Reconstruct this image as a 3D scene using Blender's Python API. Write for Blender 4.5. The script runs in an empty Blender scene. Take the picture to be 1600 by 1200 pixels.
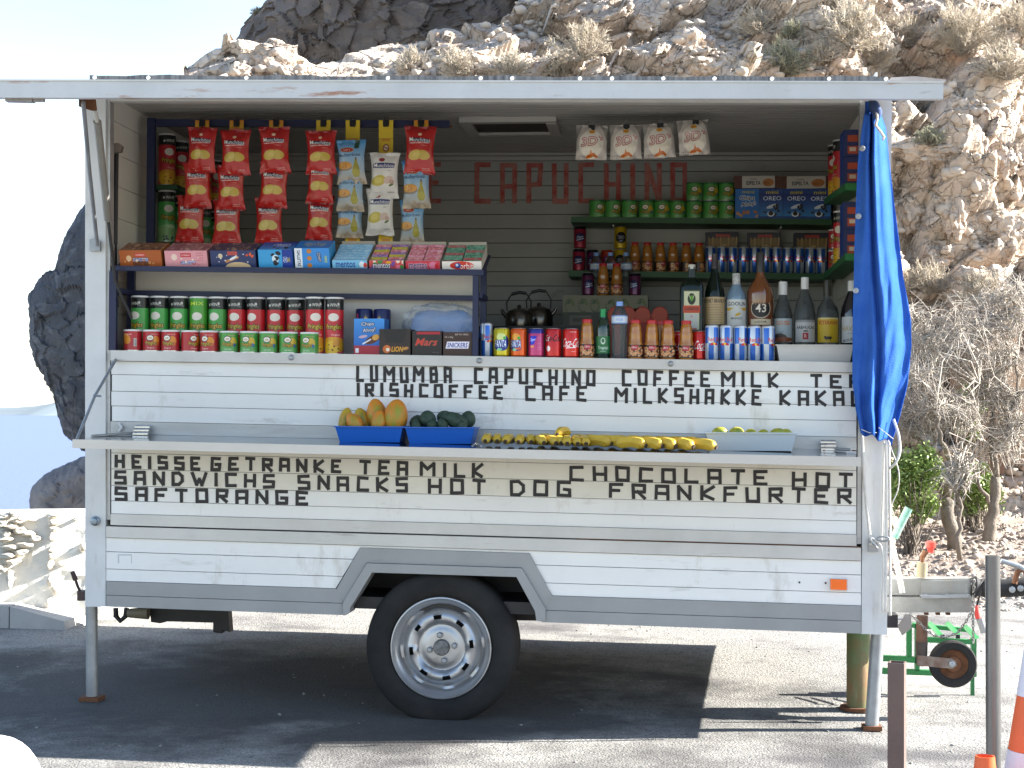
import bpy, bmesh, math, random
import numpy as np
from mathutils import Vector, Matrix, noise as mn
random.seed(7)
SC = bpy.context.scene
COL = SC.collection

# ------------------------------------------------------------------ camera
FPX, IW, IH = 2500.0, 1600.0, 1200.0
YAW, PITCH, ROLL = math.radians(5.6), math.atan(41 / 2500.0), math.radians(0.3)
DIST, CX, CZ = 6.589, 2.466, 1.285
_F = np.array([-math.sin(YAW) * math.cos(PITCH), math.cos(YAW) * math.cos(PITCH), math.sin(PITCH)])
_R = np.array([math.cos(YAW), math.sin(YAW), 0.0])
_U = np.cross(_R, _F)
_c, _s = math.cos(ROLL), math.sin(ROLL)
_R2, _U2 = _R * _c + _U * _s, _U * _c - _R * _s
cam = bpy.data.objects.new('camera', bpy.data.cameras.new('camera'))
COL.objects.link(cam)
M = Matrix(((_R2[0], _U2[0], -_F[0], CX), (_R2[1], _U2[1], -_F[1], -DIST), (_R2[2], _U2[2], -_F[2], CZ), (0, 0, 0, 1)))
cam.matrix_world = M
cam.data.sensor_fit = 'HORIZONTAL'
cam.data.sensor_width = 36.0
cam.data.lens = 36.0 * FPX / IW
cam.data.clip_start = 0.1
cam.data.clip_end = 60000
SC.camera = cam

# ------------------------------------------------------------------ world, sun, exposure
SUN = Vector((0.85, 0.165, 0.455)).normalized()
sun_el = math.asin(SUN.z)
world = bpy.data.worlds.new('World'); SC.world = world; world.use_nodes = True
wn = world.node_tree.nodes; wl = world.node_tree.links
sky = wn.new('ShaderNodeTexSky'); sky.sky_type = 'NISHITA'; sky.sun_disc = False
sky.sun_elevation = sun_el; sky.sun_rotation = math.atan2(SUN.x, SUN.y)
sky.air_density = 1.0; sky.dust_density = 0.4; sky.ozone_density = 1.0; sky.altitude = 50
# thin bright haze low over the sea
tcw = wn.new('ShaderNodeTexCoord'); sx = wn.new('ShaderNodeSeparateXYZ'); wl.new(tcw.outputs['Generated'], sx.inputs[0])
mr = wn.new('ShaderNodeMapRange'); mr.inputs[1].default_value = .42; mr.inputs[2].default_value = -.02; mr.inputs[3].default_value = 0; mr.inputs[4].default_value = .62; wl.new(sx.outputs[2], mr.inputs[0])
mpw = wn.new('ShaderNodeMapping'); mpw.inputs['Scale'].default_value = (1, 1, 3.2); wl.new(tcw.outputs['Generated'], mpw.inputs[0])
nw = wn.new('ShaderNodeTexNoise'); nw.inputs['Scale'].default_value = 2.2; nw.inputs['Detail'].default_value = 7; wl.new(mpw.outputs[0], nw.inputs['Vector'])
mr2 = wn.new('ShaderNodeMapRange'); mr2.inputs[1].default_value = .35; mr2.inputs[2].default_value = .6; mr2.inputs[3].default_value = .35; mr2.inputs[4].default_value = 1.2; wl.new(nw.outputs[0], mr2.inputs[0])
mm = wn.new('ShaderNodeMath'); mm.operation = 'MULTIPLY'; mm.use_clamp = True; wl.new(mr.outputs[0], mm.inputs[0]); wl.new(mr2.outputs[0], mm.inputs[1])
mxw = wn.new('ShaderNodeMix'); mxw.data_type = 'RGBA'; wl.new(mm.outputs[0], mxw.inputs[0]); wl.new(sky.outputs[0], mxw.inputs[6]); mxw.inputs[7].default_value = (3.4, 3.35, 3.3, 1)
wl.new(mxw.outputs[2], wn['Background'].inputs[0]); wn['Background'].inputs[1].default_value = 0.095
sd = bpy.data.lights.new('sun', 'SUN'); sd.energy = 5.0; sd.angle = math.radians(0.5); sd.color = (1.0, 0.955, 0.88)
so = bpy.data.objects.new('sun', sd); COL.objects.link(so)
so.rotation_euler = (-SUN).to_track_quat('-Z', 'Y').to_euler(); so.location = (10, 2, 8)
SC.view_settings.view_transform = 'Standard'; SC.view_settings.look = 'None'
SC.view_settings.exposure = 2.1; SC.view_settings.gamma = 1.0; SC.view_settings.use_curve_mapping = False
SC.cycles.use_denoising = True
SC.cycles.max_bounces = 8; SC.cycles.diffuse_bounces = 5; SC.cycles.glossy_bounces = 4; SC.cycles.transmission_bounces = 6
SC.cycles.transparent_max_bounces = 8; SC.cycles.sample_clamp_indirect = 8.0
SC.cycles.caustics_reflective = False; SC.cycles.caustics_refractive = False

# ------------------------------------------------------------------ pixel <-> place
def P(px, py, Y):
    """the point of the plane y = Y (metres behind the trailer's front) seen at photo pixel px, py"""
    r = _F + _R2 * (px - 800) / FPX + _U2 * (600 - py) / FPX
    t = (Y + DIST) / r[1]
    return np.array([CX + r[0] * t, Y, CZ + r[2] * t])
def S(Y):
    return (DIST + Y) / FPX
def ground(x, y):
    yy = np.minimum(y, 4.5)
    return 0.02 - 0.0135 * np.clip(x, -6, 12) + 0.035 * yy
def level(x1, y1, x2, y2, Y):
    a, b = P(x1, y1, Y), P(x2, y2, Y)
    k = (b[2] - a[2]) / (b[0] - a[0])
    return lambda X: a[2] + k * (X - a[0])

# ------------------------------------------------------------------ objects
def props(o, label=None, cat=None, group=None, kind=None):
    if label: o['label'] = label
    if cat: o['category'] = cat
    if group: o['group'] = group
    if kind: o['kind'] = kind
    return o
def wloc(o):
    v = Vector((0, 0, 0))
    while o is not None:
        v += o.location; o = o.parent
    return v
def empty(name, loc, label=None, cat=None, group=None, rz=0.0):
    o = bpy.data.objects.new(name, None); COL.objects.link(o)
    o.location = Vector([float(c) for c in loc]); o.rotation_euler = (0, 0, rz); o.empty_display_size = 0.05
    return props(o, label, cat, group)
def mk(name, V, F, mat, parent=None, smooth=False, uv=None, fm=None, local=False, loc=None, label=None, cat=None, group=None, kind=None):
    """one mesh object. V in world metres unless local; a child's mesh is stored relative to its parent"""
    V = np.asarray(V, float)
    if loc is not None: V = V - np.asarray(loc, float)
    elif parent is not None and not local: V = V - np.array(wloc(parent))
    me = bpy.data.meshes.new(name)
    if isinstance(F, np.ndarray) and F.ndim == 2:
        n, k = F.shape
        me.vertices.add(len(V)); me.vertices.foreach_set('co', V.astype(np.float32).ravel())
        me.loops.add(n * k); me.loops.foreach_set('vertex_index', F.astype(np.int32).ravel())
        me.polygons.add(n); me.polygons.foreach_set('loop_start', np.arange(0, n * k, k, dtype=np.int32))
        me.polygons.foreach_set('loop_total', np.full(n, k, dtype=np.int32))
        me.update(calc_edges=True)
    else:
        me.from_pydata([tuple(v) for v in V], [], [tuple(int(i) for i in f) for f in F]); me.update()
    mats = mat if isinstance(mat, (list, tuple)) else [mat]
    for m in mats: me.materials.append(m)
    if fm is not None: me.polygons.foreach_set('material_index', np.asarray(fm, dtype=np.int32))
    if smooth is not False:
        me.polygons.foreach_set('use_smooth', np.ones(len(me.polygons), bool))
        if smooth is not True: me.set_sharp_from_angle(angle=math.radians(smooth))
    if uv is not None:
        l = me.uv_layers.new(name='UVMap')
        vi = np.zeros(len(me.loops), dtype=np.int32); me.loops.foreach_get('vertex_index', vi)
        uv = np.asarray(uv, np.float32)
        l.data.foreach_set('uv', (uv if len(uv) == len(vi) and len(uv) != len(V) else uv[vi]).ravel())
    o = bpy.data.objects.new(name, me); COL.objects.link(o)
    if parent is not None: o.parent = parent
    if loc is not None: o.location = [float(c) for c in loc]
    return props(o, label, cat, group, kind)
def copy_tree(o, parent=None):
    c = o.copy(); COL.objects.link(c); c.parent = parent
    for ch in o.children: copy_tree(ch, c)
    return c

# mesh collector
class MB:
    def __init__(s): s.V = []; s.F = []; s.m = []
    def add(s, V, F, m=0):
        b = len(s.V); s.V += [tuple(map(float, v)) for v in V]; s.F += [tuple(int(i) + b for i in f) for f in F]; s.m += [m] * len(F); return s
    def box(s, a, b, m=0):
        x0, y0, z0 = a; x1, y1, z1 = b
        return s.add([(x0, y0, z0), (x1, y0, z0), (x1, y1, z0), (x0, y1, z0), (x0, y0, z1), (x1, y0, z1), (x1, y1, z1), (x0, y1, z1)],
                     [(0, 3, 2, 1), (4, 5, 6, 7), (0, 1, 5, 4), (1, 2, 6, 5), (2, 3, 7, 6), (3, 0, 4, 7)], m)
    def prism(s, pts, d, m=0):
        """front ring pts (3d), extruded by vector d"""
        n = len(pts); pts = [np.asarray(p, float) for p in pts]; d = np.asarray(d, float)
        V = pts + [p + d for p in pts]
        F = [tuple(range(n))[::-1], tuple(range(n, 2 * n))] + [(i, (i + 1) % n, n + (i + 1) % n, n + i) for i in range(n)]
        return s.add(V, F, m)
    def tube(s, pts, r, n=8, m=0, cap=True):
        pts = [np.asarray(p, float) for p in pts]; k = len(pts)
        rr = r if isinstance(r, (list, tuple, np.ndarray)) else [r] * k
        V = []; F = []; prev = None
        for i, p in enumerate(pts):
            t = pts[min(i + 1, k - 1)] - pts[max(i - 1, 0)]; t = t / (np.linalg.norm(t) + 1e-9)
            if prev is None:
                a = np.array([0, 0, 1.0]) if abs(t[2]) < .9 else np.array([1.0, 0, 0])
            else: a = prev
            u = a - t * np.dot(a, t); u /= np.linalg.norm(u) + 1e-9; prev = u; w = np.cross(t, u)
            for j in range(n):
                q = 2 * math.pi * (j + .5) / n; V.append(p + rr[i] * (u * math.cos(q) + w * math.sin(q)))
        for i in range(k - 1):
            for j in range(n):
                F.append((i * n + j, i * n + (j + 1) % n, (i + 1) * n + (j + 1) % n, (i + 1) * n + j))
        if cap: F.append(tuple(range(n))[::-1]); F.append(tuple(range((k - 1) * n, k * n)))
        return s.add(V, F, m)
    def lathe(s, prof, c=(0, 0, 0), n=20, m=0, axis='z', sq=None):
        V, F = lathe(prof, n, sq)[:2]
        if axis == 'y': V = [(x, -z, y) for x, y, z in V]      # profile height runs towards the viewer
        if axis == 'x': V = [(z, y, -x) for x, y, z in V]
        return s.add([(x + c[0], y + c[1], z + c[2]) for x, y, z in V], F, m)
    def obj(s, name, mat, parent=None, **k):
        return mk(name, s.V, s.F, mat, parent, fm=s.m if isinstance(mat, (list, tuple)) else None, **k)
def lathe(prof, n=20, sq=None):
    """prof: (radius, z) from bottom to top; seam at the back (+y), u = .5 faces -y; closed ends when r == 0"""
    V = []; UV = []; F = []; z0, z1 = prof[0][1], prof[-1][1]
    for r, z in prof:
        for j in range(n + 1):
            a = 2 * math.pi * j / n; x, y = -math.sin(a), math.cos(a)
            if sq: 
                k = 1.0 / max((abs(x) ** sq + abs(y) ** sq) ** (1 / sq), 1e-6); x *= k; y *= k
            V.append((-r * -x if False else r * x, r * y, z)); UV.append((j / n, (z - z0) / max(z1 - z0, 1e-6)))
    for i in range(len(prof) - 1):
        for j in range(n):
            a = i * (n + 1) + j; F.append((a, a + 1, a + n + 2, a + n + 1))
    return V, F, UV
def slab(name, pts, Y0, Y1, mat, parent, Yf=None, **k):
    """photo-measured outline standing on the plane Y0, real thickness back to Y1"""
    ring = [P(x, y, Y0) for x, y in pts]
    return MB().prism(ring, (0, Y1 - Y0, 0)).obj(name, mat, parent, **k)

# ------------------------------------------------------------------ materials
MATS = {}
def mat(name, col, rough=.6, metal=0.0, var=0.0, vscale=6.0, bump=0.0, bscale=40.0, col2=None, spots=None, spec=.5, trans=0, ior=1.45, sheen=0, stretch=None, alpha=None, coat=0):
    if name in MATS: return MATS[name]
    m = bpy.data.materials.new(name); m.use_nodes = True; MATS[name] = m
    N, L = m.node_tree.nodes, m.node_tree.links; b = N['Principled BSDF']
    b.inputs['Base Color'].default_value = (*col, 1); b.inputs['Roughness'].default_value = rough; b.inputs['Metallic'].default_value = metal
    b.inputs['Specular IOR Level'].default_value = spec; b.inputs['IOR'].default_value = ior
    if trans: b.inputs['Transmission Weight'].default_value = trans
    if coat: b.inputs['Coat Weight'].default_value = coat
    if alpha is not None: b.inputs['Alpha'].default_value = alpha
    tc = N.new('ShaderNodeTexCoord'); vec = tc.outputs['Object']
    if stretch:
        mp = N.new('ShaderNodeMapping'); mp.inputs['Scale'].default_value = stretch; L.new(vec, mp.inputs[0]); vec = mp.outputs[0]
    last = None
    if var or col2:
        nz = N.new('ShaderNodeTexNoise'); nz.inputs['Scale'].default_value = vscale; nz.inputs['Detail'].default_value = 6; nz.inputs['Roughness'].default_value = .62
        L.new(vec, nz.inputs['Vector'])
        mx = N.new('ShaderNodeMix'); mx.data_type = 'RGBA'
        rp = N.new('ShaderNodeMapRange'); rp.inputs[1].default_value = .35; rp.inputs[2].default_value = .65; L.new(nz.outputs[0], rp.inputs[0]); L.new(rp.outputs[0], mx.inputs[0])
        c2 = col2 if col2 else tuple(c * (1 - var) for c in col)
        mx.inputs[6].default_value = (*col, 1); mx.inputs[7].default_value = (*c2, 1); last = mx.outputs[2]
        L.new(last, b.inputs['Base Color'])
    if spots:   # (colour, scale, threshold lo, hi, stretch)
        for (sc_, scl, lo, hi, st) in spots:
            mp = N.new('ShaderNodeMapping'); mp.inputs['Scale'].default_value = st; L.new(tc.outputs['Object'], mp.inputs[0])
            nz = N.new('ShaderNodeTexNoise'); nz.inputs['Scale'].default_value = scl; nz.inputs['Detail'].default_value = 8; nz.inputs['Roughness'].default_value = .7; L.new(mp.outputs[0], nz.inputs['Vector'])
            rp = N.new('ShaderNodeMapRange'); rp.inputs[1].default_value = lo; rp.inputs[2].default_value = hi; L.new(nz.outputs[0], rp.inputs[0])
            mx = N.new('ShaderNodeMix'); mx.data_type = 'RGBA'; L.new(rp.outputs[0], mx.inputs[0])
            if last is None: mx.inputs[6].default_value = (*col, 1)
            else: L.new(last, mx.inputs[6])
            mx.inputs[7].default_value = (*sc_, 1); last = mx.outputs[2]; L.new(last, b.inputs['Base Color'])
    if bump:
        nb = N.new('ShaderNodeTexNoise'); nb.inputs['Scale'].default_value = bscale; nb.inputs['Detail'].default_value = 5; L.new(vec, nb.inputs['Vector'])
        bp = N.new('ShaderNodeBump'); bp.inputs['Strength'].default_value = bump; bp.inputs['Distance'].default_value = .02; L.new(nb.outputs[0], bp.inputs['Height']); L.new(bp.outputs[0], b.inputs['Normal'])
    return m
def img_mat(name, img, rough=.35, metal=0.0, bump=0, spec=.5):
    m = bpy.data.materials.new(name); m.use_nodes = True
    N, L = m.node_tree.nodes, m.node_tree.links; b = N['Principled BSDF']
    t = N.new('ShaderNodeTexImage'); t.image = img; t.interpolation = 'Linear'; t.extension = 'EXTEND'
    L.new(t.outputs[0], b.inputs['Base Color']); b.inputs['Roughness'].default_value = rough; b.inputs['Metallic'].default_value = metal; b.inputs['Specular IOR Level'].default_value = spec
    if bump:
        tc = N.new('ShaderNodeTexCoord'); nb = N.new('ShaderNodeTexNoise'); nb.inputs['Scale'].default_value = 45; L.new(tc.outputs['Object'], nb.inputs['Vector'])
        bp = N.new('ShaderNodeBump'); bp.inputs['Strength'].default_value = bump; bp.inputs['Distance'].default_value = .01; L.new(nb.outputs[0], bp.inputs['Height']); L.new(bp.outputs[0], b.inputs['Normal'])
    return m

# ------------------------------------------------------------------ label printing (drawn here, pixel by pixel)
_tc = {}
def text_tris(s):
    if s in _tc: return _tc[s]
    cu = bpy.data.curves.new('print', 'FONT'); cu.body = s; cu.resolution_u = 2; cu.offset = .012
    ob = bpy.data.objects.new('print', cu); COL.objects.link(ob)
    dg = bpy.context.evaluated_depsgraph_get(); dg.update()
    me = ob.evaluated_get(dg).to_mesh(); me.calc_loop_triangles()
    V = np.array([v.co[:2] for v in me.vertices]); T = np.array([t.vertices[:] for t in me.loop_triangles])
    ob.evaluated_get(dg).to_mesh_clear(); bpy.data.objects.remove(ob); bpy.data.curves.remove(cu)
    V = V - V.min(0); w, h = V.max(0); V[:, 0] /= w; V[:, 1] /= h
    _tc[s] = (V, T, w / h); return _tc[s]
def hx(c):
    if isinstance(c, str):
        c = c.lstrip('#'); return np.array([int(c[i:i + 2], 16) / 255 for i in (0, 2, 4)])
    return np.array(c, float)
class Cv:
    """a print of w x h pixels; coordinates 0..1 across and 0..1 up, sizes in units of height"""
    def __init__(s, w, h, bg, ss=2):
        s.w, s.h, s.ss = w, h, ss; s.a = np.zeros((h * ss, w * ss, 3)); s.a[:] = hx(bg); s.ar = w / h
        s.Y, s.X = np.mgrid[0:h * ss, 0:w * ss]; s.X = (s.X + .5) / (h * ss); s.Y = (s.Y + .5) / (h * ss)
    def grad(s, c0, c1, y0=0, y1=1):
        t = np.clip((s.Y - y0) / (y1 - y0), 0, 1)[..., None]; k = ((s.Y >= y0) & (s.Y <= y1))[..., None]
        s.a = np.where(k, hx(c0) * (1 - t) + hx(c1) * t, s.a)
    def rect(s, x0, y0, x1, y1, c):
        k = (s.X >= x0 * s.ar) & (s.X <= x1 * s.ar) & (s.Y >= y0) & (s.Y <= y1); s.a[k] = hx(c)
    def ell(s, cx, cy, rx, ry, c, rot=0):
        dx, dy = s.X - cx * s.ar, s.Y - cy; ca, sa = math.cos(rot), math.sin(rot)
        k = ((dx * ca + dy * sa) / rx) ** 2 + ((-dx * sa + dy * ca) / ry) ** 2 <= 1; s.a[k] = hx(c)
    def poly(s, pts, c):
        k = np.zeros(s.X.shape, bool); n = len(pts)
        for i in range(n):
            x0, y0 = pts[i][0] * s.ar, pts[i][1]; x1, y1 = pts[(i + 1) % n][0] * s.ar, pts[(i + 1) % n][1]
            if y0 == y1: continue
            k ^= ((y0 > s.Y) != (y1 > s.Y)) & (s.X < (x1 - x0) * (s.Y - y0) / (y1 - y0) + x0)
        s.a[k] = hx(c)
    def line(s, x0, y0, x1, y1, w, c):
        x0 *= s.ar; x1 *= s.ar; L = (x1 - x0) ** 2 + (y1 - y0) ** 2 + 1e-9
        t = np.clip(((s.X - x0) * (x1 - x0) + (s.Y - y0) * (y1 - y0)) / L, 0, 1)
        s.a[(s.X - x0 - t * (x1 - x0)) ** 2 + (s.Y - y0 - t * (y1 - y0)) ** 2 < (w / 2) ** 2] = hx(c)
    def text(s, t, cx, cy, h, c, w=None, out=None, ow=.03, sh=0, rot=0):
        V, T, ar = text_tris(t); W = w * s.ar if w else h * ar
        q = (V - .5) * [W, h]; q[:, 0] += q[:, 1] * sh; ca, sa = math.cos(rot), math.sin(rot)
        q = np.stack([q[:, 0] * ca - q[:, 1] * sa + cx * s.ar, q[:, 0] * sa + q[:, 1] * ca + cy], 1)
        n = s.h * s.ss; k = np.zeros(s.X.shape, bool)
        for tr in T:
            p = q[tr] * n - .5; lo = np.floor(p.min(0)).astype(int); hi = np.ceil(p.max(0)).astype(int) + 1
            lo = np.maximum(lo, 0); hi = np.minimum(hi, [s.X.shape[1], s.X.shape[0]])
            if (hi <= lo).any(): continue
            yy, xx = np.mgrid[lo[1]:hi[1], lo[0]:hi[0]]
            e = [(p[(i + 1) % 3][0] - p[i][0]) * (yy - p[i][1]) - (p[(i + 1) % 3][1] - p[i][1]) * (xx - p[i][0]) for i in range(3)]
            k[lo[1]:hi[1], lo[0]:hi[0]] |= ((e[0] >= 0) & (e[1] >= 0) & (e[2] >= 0)) | ((e[0] <= 0) & (e[1] <= 0) & (e[2] <= 0))
        if out is not None:
            r = max(1, int(ow * n)); o = k.copy()
            for dx in range(-r, r + 1):
                for dy in range(-r, r + 1):
                    if dx * dx + dy * dy <= r * r + .5: o |= np.roll(np.roll(k, dx, 1), dy, 0)
            s.a[o] = hx(out)
        s.a[k] = hx(c)
    def speck(s, n, cols, x0, y0, x1, y1, r, rng=None):
        g = random.Random(len(s.a) + n)
        for _ in range(n): s.ell(g.uniform(x0, x1), g.uniform(y0, y1), r * g.uniform(.6, 1.3), r * g.uniform(.5, 1), g.choice(cols), g.uniform(0, 3))
    def img(s, name):
        a = s.a.reshape(s.h, s.ss, s.w, s.ss, 3).mean((1, 3))
        im = bpy.data.images.new(name, s.w, s.h); px = np.ones((s.h, s.w, 4), np.float32); px[..., :3] = a
        im.pixels.foreach_set(px.ravel()); im.update(); im.pack(); return im
ORD = ['first', 'second', 'third', 'fourth', 'fifth', 'sixth', 'seventh', 'eighth', 'ninth', 'tenth', 'eleventh', 'twelfth', 'thirteenth', 'fourteenth', 'fifteenth', 'sixteenth', 'seventeenth', 'eighteenth', 'nineteenth', 'twentieth', 'twenty-first', 'twenty-second', 'twenty-third', 'twenty-fourth', 'twenty-fifth', 'twenty-sixth', 'twenty-seventh', 'twenty-eighth']
# ================================================================== SETTING
def fbm(p, o=5, s=1.0, l=2.0, g=.5):
    v = 0; a = 1
    for i in range(o): v += a * mn.noise(p * s); s *= l; a *= g
    return v
def h3(v):
    q = math.sin(v.x * 127.1 + v.y * 311.7 + v.z * 74.7) * 43758.5453; return q - math.floor(q)
def blocky(p, s, tilt=1.0, warp=.25, crack=.0):
    """fractured rock: every cell its own tilted face"""
    q = p * s + Vector((mn.noise(p * s * 1.7), mn.noise(p * s * 1.7 + Vector((9, 2, 5))), mn.noise(p * s * 1.7 + Vector((3, 7, 1))))) * warp
    d, pts = mn.voronoi(q); c = pts[0]
    t = Vector((h3(c) - .5, h3(c + Vector((5, 1, 2))) - .5, h3(c + Vector((1, 8, 3))) - .5))
    v = (h3(c + Vector((2, 2, 9))) - .5) + tilt * 2.2 * t.dot(q - c)
    if crack and d[1] - d[0] < .09: v -= crack * (1 - (d[1] - d[0]) / .09)
    return v / s
# --- ground sheet
gx = np.concatenate([np.linspace(-9, -4, 12), np.linspace(-3.8, 7, 110), np.linspace(7.3, 30, 30)])
gy = np.concatenate([np.linspace(-9, -4.2, 10), np.linspace(-4, 6, 110), np.linspace(6.3, 14, 20)])
V = []
for y in gy:
    for x in gx:
        z = ground(x, y)
        z += .004 * mn.noise(Vector((x * 1.3, y * 1.3, 0))) + .0025 * mn.noise(Vector((x * 6, y * 6, 2)))
        if y > 3.0 and x > 2.0: z += .03 * max(0, mn.noise(Vector((x * 2.3, y * 2.3, 5)))) * min(1, y - 3)
        V.append((x, y, z))
nx, ny = len(gx), len(gy)
F = np.array([(j * nx + i, j * nx + i + 1, (j + 1) * nx + i + 1, (j + 1) * nx + i) for j in range(ny - 1) for i in range(nx - 1)])
F = np.array([f for f in F if not (V[f[0]][0] < 0.6 and V[f[0]][1] > 3.4)])
gm = mat('dusty asphalt', (.31, .30, .275), .95, var=.25, vscale=1.1, col2=(.24, .232, .215),
         spots=[((.10, .10, .105), 75, .52, .60, (1, 1, 1)), ((.46, .44, .41), 100, .54, .62, (1, 1, 1)), ((.34, .32, .29), 1.6, .55, .75, (1, 1.6, 1)), ((.105, .10, .10), .9, .50, .64, (1, 1.5, 1)), ((.46, .43, .40), 30, .72, .76, (1, 1, 1))], bump=.55, bscale=110)
# painted shade: ragged dark blot in the asphalt colour, deepening the shadow under the trailer
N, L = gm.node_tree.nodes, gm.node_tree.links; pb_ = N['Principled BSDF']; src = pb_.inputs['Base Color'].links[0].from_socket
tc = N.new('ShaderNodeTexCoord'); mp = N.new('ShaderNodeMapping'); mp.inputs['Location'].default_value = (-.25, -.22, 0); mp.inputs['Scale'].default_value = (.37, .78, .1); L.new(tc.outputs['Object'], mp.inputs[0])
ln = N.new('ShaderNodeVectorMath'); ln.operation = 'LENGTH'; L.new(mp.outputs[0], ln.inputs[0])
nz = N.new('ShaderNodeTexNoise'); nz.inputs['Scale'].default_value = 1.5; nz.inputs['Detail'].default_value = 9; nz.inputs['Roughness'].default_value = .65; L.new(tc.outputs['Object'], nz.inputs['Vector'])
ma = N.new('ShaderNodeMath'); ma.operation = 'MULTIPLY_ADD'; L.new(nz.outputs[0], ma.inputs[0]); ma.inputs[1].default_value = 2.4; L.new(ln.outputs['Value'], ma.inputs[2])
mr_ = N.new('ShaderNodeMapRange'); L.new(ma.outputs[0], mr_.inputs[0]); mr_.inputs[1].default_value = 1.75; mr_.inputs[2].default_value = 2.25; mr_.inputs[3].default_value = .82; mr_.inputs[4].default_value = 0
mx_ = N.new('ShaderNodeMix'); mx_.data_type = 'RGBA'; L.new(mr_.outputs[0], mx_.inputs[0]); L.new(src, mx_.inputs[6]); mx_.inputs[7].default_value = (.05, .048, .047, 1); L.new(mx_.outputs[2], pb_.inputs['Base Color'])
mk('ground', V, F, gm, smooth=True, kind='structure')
# --- pavement, kerb, low wall on the left
conc = mat('pale concrete', (.42, .41, .40), .85, var=.15, vscale=5, bump=.15, spots=[((.25, .24, .23), 12, .62, .75, (1, 1, 1))])
kz = .0
kp = [P(-150, 987, 1.75), P(-150, 946, 1.75), P(12, 947, 1.75), P(100, 971, 1.75), P(106, 985, 1.75), P(40, 987, 1.75)]
for p in (kp[0], kp[5], kp[4]): p[2] = ground(p[0], 1.75) - .02
kj = P(14.5, 960, 1.75)[0]
def kerb(xa, xb, name):
    def top(x):
        a, b_ = kp[2], kp[3]
        return a[2] if x <= a[0] else a[2] + (b_[2] - a[2]) * (x - a[0]) / (b_[0] - a[0])
    xs = [xa] + ([kp[2][0]] if xa < kp[2][0] < xb else []) + [xb]
    r = [(x, 1.75, top(x)) for x in xs] + [(xb + (.012 if xb > kj + .1 else 0), 1.75, ground(xb, 1.75) - .03), (xa, 1.75, ground(xa, 1.75) - .03)]
    MB().prism(r[::-1], (0, .16, 0)).obj(name, conc, None, loc=(xb, 1.83, ground(xb, 1.83)), label='pale concrete kerb stone, ' + ('tapering to the asphalt near the left leg of the trailer' if xb > kj + .1 else 'full height one at the left edge of the frame'), cat='kerb')
kerb(kj + .003, kp[3][0], 'kerb'); kerb(-2.4, kj - .003, 'kerb')
V = [(-9, 1.911, kp[1][2] - .006), (kp[2][0], 1.911, kp[1][2] - .006), (kp[3][0] + .05, 1.911, ground(kp[3][0], 1.9) + .006), (kp[3][0] + .05, 3.1, ground(kp[3][0], 3.1) + .01), (kp[2][0], 3.1, kp[1][2] + .03), (-9, 3.1, kp[1][2] + .03)]
V += [(x, y, z - .2) for x, y, z in V]
mk('pavement', V, [(0, 1, 4, 5), (1, 2, 3, 4), (6, 11, 10, 7), (7, 10, 9, 8), (0, 6, 7, 1), (1, 7, 8, 2), (2, 8, 9, 3)], mat('bright pavement', (.55, .53, .49), .9, var=.1, vscale=4, bump=.2), kind='structure')
# low whitewashed wall of field stones
lime = mat('limewashed mortar', (.80, .77, .70), .9, var=.12, vscale=3, bump=.35, bscale=18)
stone_m = mat('pale field stone', (.70, .65, .56), .9, var=.35, vscale=7, col2=(.48, .43, .36), bump=.4, bscale=20)
WY = 2.12
wb = P(60, 952, WY)[2] - .08; wt = P(60, 798, WY)[2]
WALL = empty('stone_wall', (-1.6, WY, wb), 'low sunlit stone wall smeared with white mortar behind the trailer, sea beyond', 'wall')
wally = lambda x: max(.42 * (x + .7), -.36) if x < -.7 else .42 * (x + .7)
V = []; nxw, nzw = 150, 26; xs = np.linspace(-4.5, -.2, nxw)
for j in range(nzw):
    for i in range(nxw):
        x = xs[i]; t = j / (nzw - 1); z = wb + (wt - wb) * t + (.012 * mn.noise(Vector((x * 4, 0, 1))) if t > .9 else 0)
        y = WY + wally(x) - .03 * mn.noise(Vector((x * 3.1, z * 3.1, 0))) - .02 * blocky(Vector((x, z, .3)), 7) * 4 + (.03 * t ** 8)
        V.append((x, y, z))
F = [(j * nxw + i, j * nxw + i + 1, (j + 1) * nxw + i + 1, (j + 1) * nxw + i) for j in range(nzw - 1) for i in range(nxw - 1)]
b0 = len(V)
for i in range(nxw): V.append((xs[i], WY + .32 + wally(xs[i]), wt + .005 * mn.noise(Vector((xs[i] * 5, 2, 2)))))
for i in range(nxw): V.append((xs[i], WY + .33 + wally(xs[i]), wb - 2))
for i in range(nxw - 1): F += [((nzw - 1) * nxw + i, (nzw - 1) * nxw + i + 1, b0 + i + 1, b0 + i), (b0 + i, b0 + i + 1, b0 + nxw + i + 1, b0 + nxw + i)]
mk('mortar_face', V, F, lime, WALL)
def rockmesh(r, seed, sub=2, flat=.35, rough=.5):
    bm = bmesh.new(); bmesh.ops.create_icosphere(bm, subdivisions=sub, radius=1); o = Vector((seed * 3.7, seed * 1.3, seed * 7.1)); V = []
    for v in bm.verts:
        p = v.co.normalized(); k = 1 + rough * blocky(p * 1.0 + o, 1.3, 1.0) * .5 + rough * .25 * mn.noise(p * 3 + o)
        V.append((p.x * r[0] * k, p.y * r[1] * k, p.z * r[2] * k))
    F = [tuple(v.index for v in f.verts) for f in bm.faces]; bm.free(); return V, F
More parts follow.
